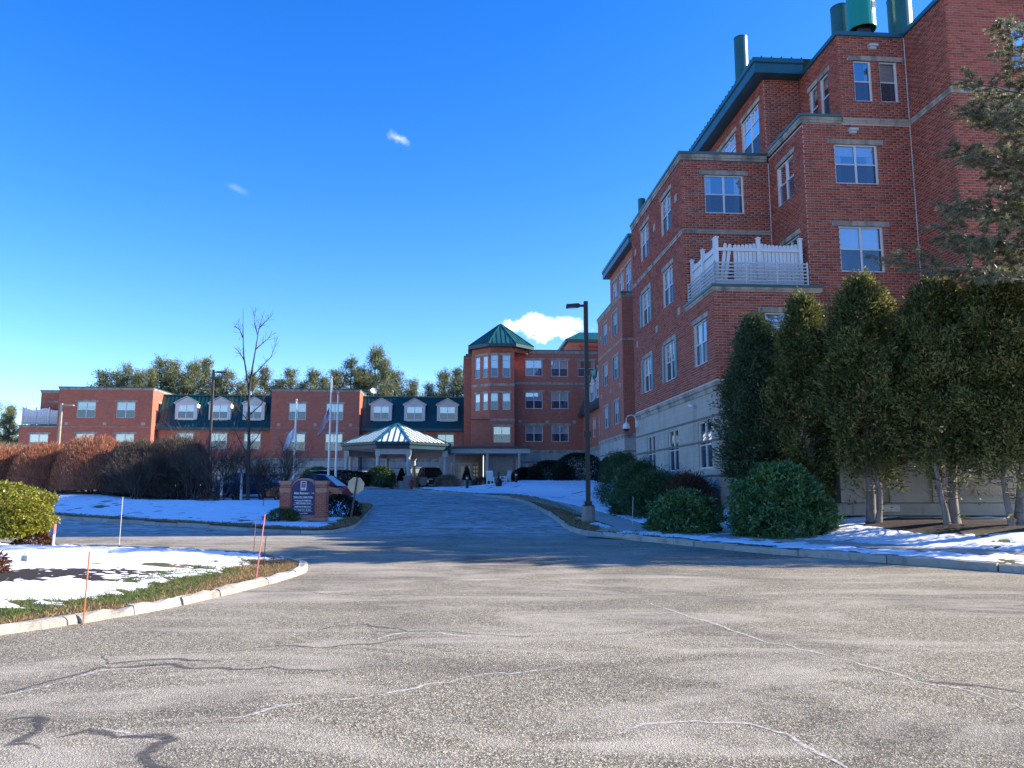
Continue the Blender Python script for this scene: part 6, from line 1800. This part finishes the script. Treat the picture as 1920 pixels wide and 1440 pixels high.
# canopy planting
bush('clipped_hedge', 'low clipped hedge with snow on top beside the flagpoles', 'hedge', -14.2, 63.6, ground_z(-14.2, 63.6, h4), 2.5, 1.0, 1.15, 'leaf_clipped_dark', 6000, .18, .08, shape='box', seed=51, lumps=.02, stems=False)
x, y, F = sheet([(-16.5, 62.8), (-11.9, 62.8), (-11.9, 64.4), (-16.5, 64.4)], .12, None); zz = ground_z(-14.2, 63.6, h4) + 1.16 + (fbm(x * 1.5, y * 2, 5) - .45) * .22
setp(link('snow', npmesh('snow', np.stack([x, y, zz], 1), F, 'snow', smooth=True)), 'snow lying on the clipped hedge by the flagpoles', 'snow', kind='stuff')
bush('round_shrub', 'rounded dark green shrub at the canopy corner', 'shrub', -11.0, 64.6, ground_z(-11.0, 64.6, h4), 1.25, 1.1, 1.6, 'leaf_yew', 5000, .2, .06, seed=52, stems=False)
bush('round_shrub', 'light green shrub behind the white flag', 'shrub', -16.6, 66.0, bz(66), 1.6, 1.2, 1.7, 'leaf_rhododendron', 4000, .2, .07, seed=53, stems=False)


def planter(x, y, label, sh, h):
    o = thing('planter', label, 'planter', (x, y, bz(y)), 0, 'pale planters at the canopy')
    m = MB(); m.lathe([(0, 0), (.30, 0), (.40, .55), (.44, .56), (.44, .62), (.38, .62), (.36, .52), (0, .52)], 18); link('pot', m.mesh('pot', 'column_beige'), o)
    rng = np.random.default_rng(int(h * 100)); t_, a_, rd = crown_points(1800, rng, (lambda t: np.clip(1 - t, 0, 1) ** .7) if sh == 'cone' else (lambda t: np.sqrt(np.clip(1 - t ** 3, 0, 1))), .05, .4, 2)
    P = np.column_stack([np.cos(a_) * rd * .42, np.sin(a_) * rd * .42, .5 + t_ * h]); V, F, r = leaves(P, unit(rng.normal(size=P.shape) + np.array([0, 0, .5])), .14, .06, rng.uniform(0, 1, len(P)), rng)
    link('plant', npmesh('plant', V, F, 'leaf_clipped_dark', r), o)


planter(-10.4, 66.2, 'round-topped evergreen in a pale pot at the canopy', 'dome', 1.0); planter(-9.35, 65.6, 'cone-shaped evergreen in a pale pot at the canopy', 'cone', 1.15)
planter(-4.05, 69.5, 'dark cone evergreen right of the canopy columns', 'cone', 1.35)
bush('ornamental_grass', 'dry tan ornamental grass at the canopy bed', 'plant', -5.4, 65.0, z3(-5.4, 65.0), 1.0, .7, .75, 'twig_tan', 2500, .4, .02, seed=54, stems=False, lumps=.1)
bush('ornamental_grass', 'dry grey-green tuft by the entrance doors', 'plant', -2.6, 67.0, z3(-2.6, 67.0), .9, .6, .55, 'twig_grey', 1500, .35, .025, seed=55, stems=False)

# sunlit clipped bush on the island
bx_, by_ = -13.05, 18.6
bush('clipped_bush', 'bright yellow-green clipped bush at the left edge', 'shrub', bx_, by_, ground_z(bx_, by_, h1) - .02, 1.74, 1.20, 1.46, 'leaf_box', 56000, .07, .038, shape='box', seed=61, lumps=.035, shell=.14, lift=.22, clump=7, crad=.35)
bush('low_shrub', 'small brown dormant shrub right of the yellow-green bush', 'shrub', -11.55, 18.9, ground_z(-11.55, 18.9, h1), .42, .3, .28, 'leaf_brown', 900, .12, .03, seed=62, stems=False)
bush('low_shrub', 'reddish dormant shrub low at the left edge of the island', 'shrub', -8.35, 12.1, ground_z(-8.35, 12.1, h1), .55, .4, .34, 'leaf_brown', 1500, .10, .025, seed=63, stems=False)
bush('low_shrub', 'small dark evergreen at the left foot of the brick sign', 'shrub', -8.15, 27.75, ground_z(-8.15, 27.75, h2), .60, .32, .38, 'leaf_yew', 1600, .10, .03, seed=64, stems=False)
bush('low_shrub', 'dark rounded evergreen behind the right side of the brick sign', 'shrub', -6.75, 30.4, ground_z(-6.75, 30.4, h2), .85, .6, .78, 'leaf_clipped_dark', 2500, .12, .05, seed=65, stems=False)
bush('low_shrub', 'small brown tuft in the snow below the thin tree', 'shrub', -14.2, 36.5, ground_z(-14.2, 36.5, h2), .55, .4, .42, 'leaf_brown', 900, .12, .03, seed=66, stems=False)


# clipped bare hedges: dense twigs rising in a rounded form
def twig_hedge(x, y, z, rx, ry, h, mat, n, label, seed, group, rz=0.0):
    rng = np.random.default_rng(seed); o = thing('twig_hedge', label, 'hedge', (x, y, z), rz, group)
    a = rng.uniform(0, 2 * math.pi, n); el = np.arcsin(rng.uniform(0.0, 1, n)) ; wob = 1 + .03 * np.sin(a * 4 + seed) + rng.normal(0, .02, n)
    E = np.column_stack([np.cos(a) * np.cos(el) ** .72 * rx * wob, np.sin(a) * np.cos(el) ** .72 * ry * wob, h * (.08 + .92 * np.sin(el) ** .92) * wob])
    A0 = unit(np.column_stack([np.cos(a) * rx * .5, np.sin(a) * ry * .5, np.full(n, h * .75)]) + rng.normal(0, .45, (n, 3)))
    A0 = unit(E / np.array([rx, ry, h]) + np.array([0, 0, .9]) + rng.normal(0, .30, (n, 3))); L = rng.uniform(.14, .36, n); V, F, r = leaves(E - A0 * L[:, None] * .8, A0, L, .018, rng.uniform(0, 1, n), rng)
    segs = []
    for k in range(60):
        b = rng.uniform(0, 6.28); q = np.sqrt(rng.uniform(0, 1)); p0 = np.array([math.cos(b) * q * rx * .35, math.sin(b) * q * ry * .35, -.1]); p1 = np.array([math.cos(b) * q * rx * .8, math.sin(b) * q * ry * .8, h * rng.uniform(.55, .85)])
        mid = (p0 + p1) / 2 + rng.normal(0, .12, 3); segs += [(tuple(p0), tuple(mid), .022, .015), (tuple(mid), tuple(p1), .015, .007)]
    v, f = tubes(segs, 4); link('stem', npmesh('stem', v, f, 'bark_dark'), o)
    nu, nv = 22, 9; HV = []; HF = []
    for i_ in range(nv + 1):
        e_ = math.pi / 2 * i_ / nv
        for j_ in range(nu):
            b_ = 2 * math.pi * j_ / nu; kk = .90 * (1 + .03 * math.sin(b_ * 4 + seed)); HV.append((math.cos(b_) * math.cos(e_) ** .72 * rx * kk, math.sin(b_) * math.cos(e_) ** .72 * ry * kk, h * (.10 + .90 * math.sin(e_) ** .92) * kk))
    HF = [(i_ * nu + j_, i_ * nu + (j_ + 1) % nu, (i_ + 1) * nu + (j_ + 1) % nu, (i_ + 1) * nu + j_) for i_ in range(nv) for j_ in range(nu)]
    if mat == 'twig_red' or h < 3.3: link('twig_heart', npmesh('twig_heart', HV, HF, mat, rng.uniform(.0, .35, len(HV)), smooth=True), o)
    # inner mass of finer twigs
    m_ = n // 2; s = rng.uniform(.45, .92, m_)[:, None]; I = E[:m_] * s; A1 = unit(A0[:m_] + rng.normal(0, .5, (m_, 3))); V2, F2, r2 = leaves(I - A1 * .3, A1, rng.uniform(.4, .8, m_), .016, rng.uniform(0, .6, m_), rng)
    V, F, r = merge([(V, F, r), (V2, F2, r2)]); link('twigs', npmesh('twigs', V, F, mat, r), o)


for k, (x, y, rx, ry, h, mt, lab) in enumerate(((-33.2, 47.5, 2.0, 2.2, 2.55, 'twig_red', 'leftmost rounded reddish twig hedge'), (-30.3, 46.4, 1.85, 2.2, 2.75, 'twig_red', 'second rounded reddish twig hedge from the left edge'), (-27.4, 45.6, 1.9, 2.2, 2.95, 'twig_red', 'third rounded reddish twig hedge from the left edge'),
                                                (-24.2, 44.8, 2.1, 2.2, 3.35, 'twig_red', 'fourth rounded reddish twig hedge, its top the highest of the row'), (-21.4, 44.2, 1.7, 2.0, 3.2, 'twig_grey', 'darker twig hedge at the right end of the hedge row'), (-18.9, 43.6, 1.9, 1.8, 3.55, 'twig_grey', 'big dark thicket hedge left of the thin bare tree'))):
    twig_hedge(x, y, ground_z(x, y, h2) - .05, rx, ry, h, mt, 17000, lab, 70 + k, 'bare twig hedges')


# bare trees and shrubs
def branches(rng, p, d, L, r, depth, segs, spread, ratio, up, minr=.004, kids=(2, 3)):
    n = 4 if depth > 1 else 3; p = np.array(p, float); d = unit(np.array(d, float))
    for j in range(n):
        q = p + d * L / n; segs.append((tuple(p), tuple(q), max(minr, r * (1 - .45 * j / n)), max(minr, r * (1 - .45 * (j + 1) / n))))
        p = q; d = unit(d + rng.normal(0, .10, 3) + np.array([0, 0, up]))
        if depth > 0 and j >= 1:
            for _ in range(rng.integers(*kids) if j < n - 1 else 2):
                e = unit(d + rng.normal(0, spread, 3)); branches(rng, p, e, L * ratio * rng.uniform(.75, 1.2), r * .55, depth - 1, segs, spread, ratio, up, minr, kids)


def bare_tree(name, label, x, y, z, h, r, seed, depth, spread, ratio, up, mat, group=None, stems=1, cat='tree', kids=(1, 2), minr=.006, sides=4, frac=.5, splay=.25):
    rng = np.random.default_rng(seed); segs = []; o = thing(name, label, cat, (x, y, z), 0, group)
    for s in range(stems):
        a = rng.uniform(0, 6.28); d = np.array([math.cos(a) * splay, math.sin(a) * splay, 1]) if stems > 1 else np.array([0, 0, 1.])
        branches(rng, (rng.normal(0, .08) if stems > 1 else 0, rng.normal(0, .08) if stems > 1 else 0, -.1), d, h * frac * rng.uniform(.8, 1.1), r, depth, segs, spread, ratio, up, minr, kids)
    big = [s for s in segs if s[2] > r * .5]; small = [s for s in segs if s[2] <= r * .5]
    v, f = tubes(big, 7); link('trunk', npmesh('trunk', v, f, 'bark_dark', smooth=True), o)
    if small:
        v, f = tubes(small, sides); setp(link('branch', npmesh('branch', v, f, mat, np.repeat(rng.uniform(0, 1, len(small)), 2 * sides)), o), kind='stuff')
    return o, len(segs)


# the thin tree standing alone, its two leaders and main boughs set out one by one
rng = np.random.default_rng(9); tz = ground_z(-14.05, 41.2, h2); tt = thing('bare_tree', 'tall thin bare tree with two upright leaders', 'tree', (-14.05, 41.2, tz))
def path(pts, r0, r1, out, rng=rng):
    n = len(pts) - 1
    for i in range(n): out.append((pts[i], pts[i + 1], r0 + (r1 - r0) * i / n, r0 + (r1 - r0) * (i + 1) / n))
main = []; twg = []
path([(0.05, 0, -.2), (.02, 0, 1.6), (-.04, .03, 3.2), (-.12, 0, 4.9), (-.16, .05, 6.0)], .11, .06, main)
path([(-.16, .05, 6.0), (-.35, .1, 6.8), (-.55, .05, 7.9), (-.62, 0, 9.1), (-.72, .1, 10.5)], .065, .008, main)
path([(-.16, .05, 6.0), (-.02, -.1, 6.9), (.10, -.05, 8.0), (.20, .05, 9.2), (.45, .1, 10.4)], .065, .008, main)
for pts in ([(-.10, 0, 5.3), (-.7, .2, 5.7), (-1.25, .1, 6.3), (-1.55, .2, 6.9)], [(.02, -.05, 6.7), (.5, -.1, 7.2), (.95, .1, 7.8), (1.25, .1, 8.9)], [(-.05, .1, 6.1), (.35, .3, 6.7), (.75, .3, 7.1)], [(.0, 0, 2.4), (-.5, .3, 3.0), (-.9, .2, 3.8), (-1.9, .4, 4.4)],
            [(.0, 0, 2.9), (.5, -.3, 3.4), (.9, -.2, 4.3)], [(-.05, 0, 4.2), (-.6, -.3, 4.9), (-1.0, -.2, 5.4)], [(-.08, 0, 4.6), (.4, .4, 5.2), (.7, .6, 6.1)], [(-.5, .05, 7.6), (-.8, .2, 8.0), (-1.1, .3, 8.3)], [(.12, 0, 8.2), (.45, .2, 8.6), (.85, .3, 9.0)], [(-.6, 0, 8.8), (-.85, .1, 9.3), (-1.15, .1, 9.5)], [(.18, 0, 9.0), (-.05, .1, 9.6), (-.15, .2, 10.2)], [(.2, 0, 9.3), (.5, .1, 9.7), (.8, .1, 10.0)]):
    path(pts, .035, .008, twg)
    for a_, b_ in zip(pts[:-1], pts[1:]):
        for _ in range(7):
            t_ = rng.uniform(.1, 1); p0 = np.array(a_) * (1 - t_) + np.array(b_) * t_; d = unit(np.array(b_) - np.array(a_) + rng.normal(0, .5, 3) + np.array([0, 0, .5])); L = rng.uniform(.2, .6); twg.append((tuple(p0), tuple(p0 + d * L), .008, .004)); e_ = p0 + d * L * .6; d2 = unit(d + rng.normal(0, .6, 3)); twg.append((tuple(e_), tuple(e_ + d2 * L * .6), .006, .003))
v, f = tubes(main, 8); link('trunk', npmesh('trunk', v, f, 'bark_dark', smooth=True), tt); v, f = tubes(twg, 5); setp(link('branch', npmesh('branch', v, f, 'twig_grey', np.full(len(v), .35)), tt), kind='stuff')

for k, (x, y, h, r, n, lab) in enumerate(((-17.0, 41.5, 3.6, .026, 9, 'bare arching shrub at the left of the thin tree'), (-15.4, 40.6, 4.4, .034, 5, 'slender multi-stemmed bare shrub just left of the thin tree'), (-12.6, 42.0, 3.9, .032, 8, 'wide bare shrub between the thin tree and the brick sign'), (-20.2, 41.6, 3.2, .024, 10, 'low twiggy shrub before the big thicket hedge'), (-17.6, 43.0, 5.0, .036, 5, 'tallest bare shrub before the dark hedge'), (-15.2, 42.9, 3.6, .026, 10, 'dense bare shrub in front of the blue car'), (-13.6, 42.2, 3.0, .024, 9, 'low bare shrub right of the thin tree'))):
    bare_tree('bare_shrub', lab, x, y, ground_z(x, y, h2), h, r, 90 + k, 4, .36, .60, .04, 'twig_grey', 'bare shrubs behind the snow bank', n + 2, 'shrub', (1, 2), .004, 3, .40, .45)
# white posts in the shrubs
for x, y, h, lab in ((-15.9, 42.5, 1.75, 'left white marker post among the bare shrubs'), (-14.85, 42.6, 1.75, 'right white marker post among the bare shrubs')):
    o = thing('white_post', lab, 'post', (x, y, ground_z(x, y, h2)), 0, 'white posts by the parking'); m = MB(); m.box(-.055, .055, -.055, .055, -.2, h); link('post', m.mesh('post', 'stake_white'), o)
    m = MB(); m.box(-.065, .065, -.065, .065, h, h + .04); link('cap', m.mesh('cap', 'stake_white'), o)


# ---- pines and bare trees beyond the roofs
def pine_mesh(seed):
    rng = np.random.default_rng(seed); h = 10.0; P = []; segs = [((0, 0, -.5), (0, 0, h * .5), .22, .14), ((0, 0, h * .5), (0, 0, h * .97), .14, .03)]
    z = 2.2
    while z < h:
        nb = rng.integers(4, 7)
        for k in range(nb):
            a = rng.uniform(0, 6.28); L = (.85 + 1.5 * (1 - (z / h)) ** .8) * rng.uniform(.5, 1.3) * (1 if z < h * .85 else .55); rise = rng.uniform(.05, .5)
            d = unit(np.array([math.cos(a), math.sin(a), rise])); segs.append(((0, 0, z), tuple(np.array([0, 0, z]) + d * L), .05, .015))
            for j in range(int(6 + L * 7)):
                t_ = rng.uniform(.35, 1.05); P.append(np.array([0, 0, z]) + d * L * t_ + rng.normal(0, .17, 3) + np.array([0, 0, .12]))
        z += rng.uniform(.45, .8)
    P = np.array(P); C = np.repeat(P, 12, 0) + rng.normal(0, .13, (len(P) * 12, 3)); A = unit(rng.normal(size=C.shape) * .8 + np.array([0, 0, .6])); tone = np.repeat(np.clip(rng.normal(.5, .25, len(P)), 0, 1), 12)
    V, F, r = leaves(C, A, rng.uniform(.20, .42, len(C)), .042, np.clip(tone + rng.normal(0, .1, len(C)), 0, 1), rng)
    v, f = tubes(segs, 5); return npmesh('trunk', v, f, 'bark_dark'), npmesh('crown', V, F, 'leaf_pine_far', r)


PM = [pine_mesh(200 + k) for k in range(5)]
spots = []
tl = random.Random(4)
for k, (u_, top) in enumerate([(165, 15.0), (188, 17.6), (212, 17.2), (232, 18.4), (252, 17.2), (276, 17.6), (296, 19.2), (318, 18.6), (338, 17.4), (357, 18.4), (378, 18.9), (400, 17.0), (421, 17.4), (446, 16.0), (470, 16.9), (492, 17.6), (520, 16.2), (541, 17.5), (566, 16.0), (583, 17.4), (606, 16.4), (630, 17.6), (655, 18.9), (676, 17.8), (700, 20.3), (718, 19.0), (738, 17.6), (772, 16.0), (803, 15.8), (832, 17.2), (856, 17.6), (872, 17.0)]):
    y_ = tl.uniform(104, 113); spots.append(((u_ - 960) / 1442 * y_, y_, top * y_ / 108 - 1.7))
spots += [(-57.6, 88, 8.6), (-60.2, 92, 9.4)]
lab_side = ['leftmost pine beyond the low wing', 'pine']
for k, (x, y, h) in enumerate(spots):
    o = thing('pine_tree', 'pine beyond the low brick wing, number %d from the left of the tree line' % (k + 1), 'tree', (x, y, bz(y)), R(53 * k), 'pines beyond the low wing')
    s = h / 10; w_ = s * (.86, 1.02, .92, 1.12, .80)[(k * 3) % 5]; o.scale = (w_, w_, s)
    tm_, cm_ = PM[k % 5]; link('trunk', tm_, o); link('crown', cm_, o)
ords = ['first', 'second', 'third', 'fourth', 'fifth', 'sixth', 'seventh', 'eighth', 'ninth', 'tenth', 'eleventh', 'twelfth', 'thirteenth', 'fourteenth', 'fifteenth', 'sixteenth', 'seventeenth', 'eighteenth', 'nineteenth', 'twentieth', 'twenty-first', 'twenty-second', 'twenty-third', 'twenty-fourth', 'twenty-fifth', 'twenty-sixth', 'twenty-seventh', 'twenty-eighth', 'twenty-ninth', 'thirtieth', 'thirty-first', 'thirty-second', 'thirty-third', 'thirty-fourth', 'thirty-fifth']
pn = [o for o in bpy.data.objects if o.name.startswith('pine_tree')]
order = sorted(pn, key=lambda o: o.location.x / o.location.y)
for o in pn:
    i = order.index(o)
    if o.location.y < 100: o['label'] = 'dark pine beside the roof terrace at the far left' if o.location.y < 90 else 'dark pine at the left edge behind the roof terrace'
    else: o['label'] = 'pine rising behind the low brick wing, %s of the tree line from the left' % ords[max(0, i - 2)]
for k, (x, y, h, lab) in enumerate(((-16.6, 116, 17.6, 'bare tree behind the mansard roof, left of two'), (-13.6, 118, 16.6, 'bare tree behind the mansard roof, right of two'), (-64.5, 104, 13.0, 'bare tree at the far left behind the terrace'), (-59.5, 106, 13.8, 'bare tree left of the end block'), (-67.5, 102, 12.5, 'bare tree at the left edge of view'))):
    bare_tree('bare_tree', lab, x, y, bz(y), h, .20, 120 + k, 4, .36, .62, .06, 'twig_grey', 'bare trees beyond the buildings', 1, 'tree', (1, 3), .012, 3, .42)
bush('tan_shrub', 'pale tan thicket at the far left behind the hedges', 'shrub', -36.6, 55, bz(55), 4.2, 2.5, 3.3, 'twig_tan', 9000, .5, .02, seed=140, lumps=.12, stems=True)

# ---- turf blades along the thawed kerb edge
rng = np.random.default_rng(300)


def turf_blades(line, hf, tf, n, d0, d1, label, sel, hgt, wd):
    L = np.array(line); seg = np.diff(L, axis=0); ln = np.linalg.norm(seg, axis=1); cum = np.concatenate([[0], np.cumsum(ln)])
    s = rng.uniform(0, cum[-1], n * 3); i = np.clip(np.searchsorted(cum, s) - 1, 0, len(seg) - 1); t_ = (s - cum[i]) / ln[i]; P = L[i] + seg[i] * t_[:, None]
    nrm = np.column_stack([-seg[i][:, 1], seg[i][:, 0]]) / ln[i][:, None]; dd = rng.uniform(d0, d1, n * 3); Q = P + nrm * dd[:, None]
    k = sel(Q[:, 0], Q[:, 1]); Q, dd = Q[k], dd[k]; k = tf(Q[:, 0], Q[:, 1]) < .012; Q, dd = Q[k][:n], dd[k][:n]
    z = hf(Q[:, 0], Q[:, 1]); C = np.column_stack([Q, z - .005]); A = unit(np.column_stack([rng.normal(0, .55, len(Q)), rng.normal(0, .55, len(Q)), np.ones(len(Q)) * .75]))
    gn = fbm(Q[:, 0] * 1.3, Q[:, 1] * 1.3, 77, 3) * .7 + .15 + (np.abs(dd) - .62) * .42 - .10 * sstep(11, 14, Q[:, 1]); dead = gn < .50 + rng.normal(0, .05, len(Q))
    for nm, kk, mt, w_ in (('green', ~dead, 'grass_green', wd), ('dead', dead, 'grass_dead', wd * 1.2)):
        if kk.sum() < 10: continue
        V, F, r = leaves(C[kk], A[kk], rng.uniform(.5, 1.2, kk.sum()) * hgt, w_, rng.uniform(0, 1, kk.sum()), rng)
        setp(link('grass', npmesh('grass', V, F, mt, r)), label % ('fresh green' if nm == 'green' else 'dead tan'), 'grass', kind='stuff')


turf_blades(K1, h1, t1, 60000, .10, 1.7, '%s turf along the thawed edge of the roadside island', lambda x, y: (x > -7) & (y < 17) & (y > 7.5), .062, .007)
turf_blades(K3, h3, t3, 9000, .1, 1.2, '%s turf along the kerb by the foot path', lambda x, y: (y > 22) & (y < 50), .09, .014)
turf_blades(K2, h2, t2, 7000, .08, .7, '%s turf along the kerb of the sign lawn', lambda x, y: (x > -22) & (y < 40), .09, .014)

# a few fallen leaves on the pavement
for k, (x, y, lab) in enumerate(((3.05, 4.72, 'small yellow leaf lying on the asphalt at lower right'),)):
    m = MB(); m.face([(-.05, 0, 0), (0, -.025, .006), (.05, 0, .002), (0, .028, .008)]); me = m.mesh('leaf', 'twig_tan'); o = link('leaf', me, loc=(x, y, bz(y) + .006), rz=.4); setp(o, lab, 'leaf')
print('objects', len(bpy.data.objects), 'tris', sum(len(p.vertices) - 2 for me in bpy.data.meshes for p in me.polygons) if False else '')
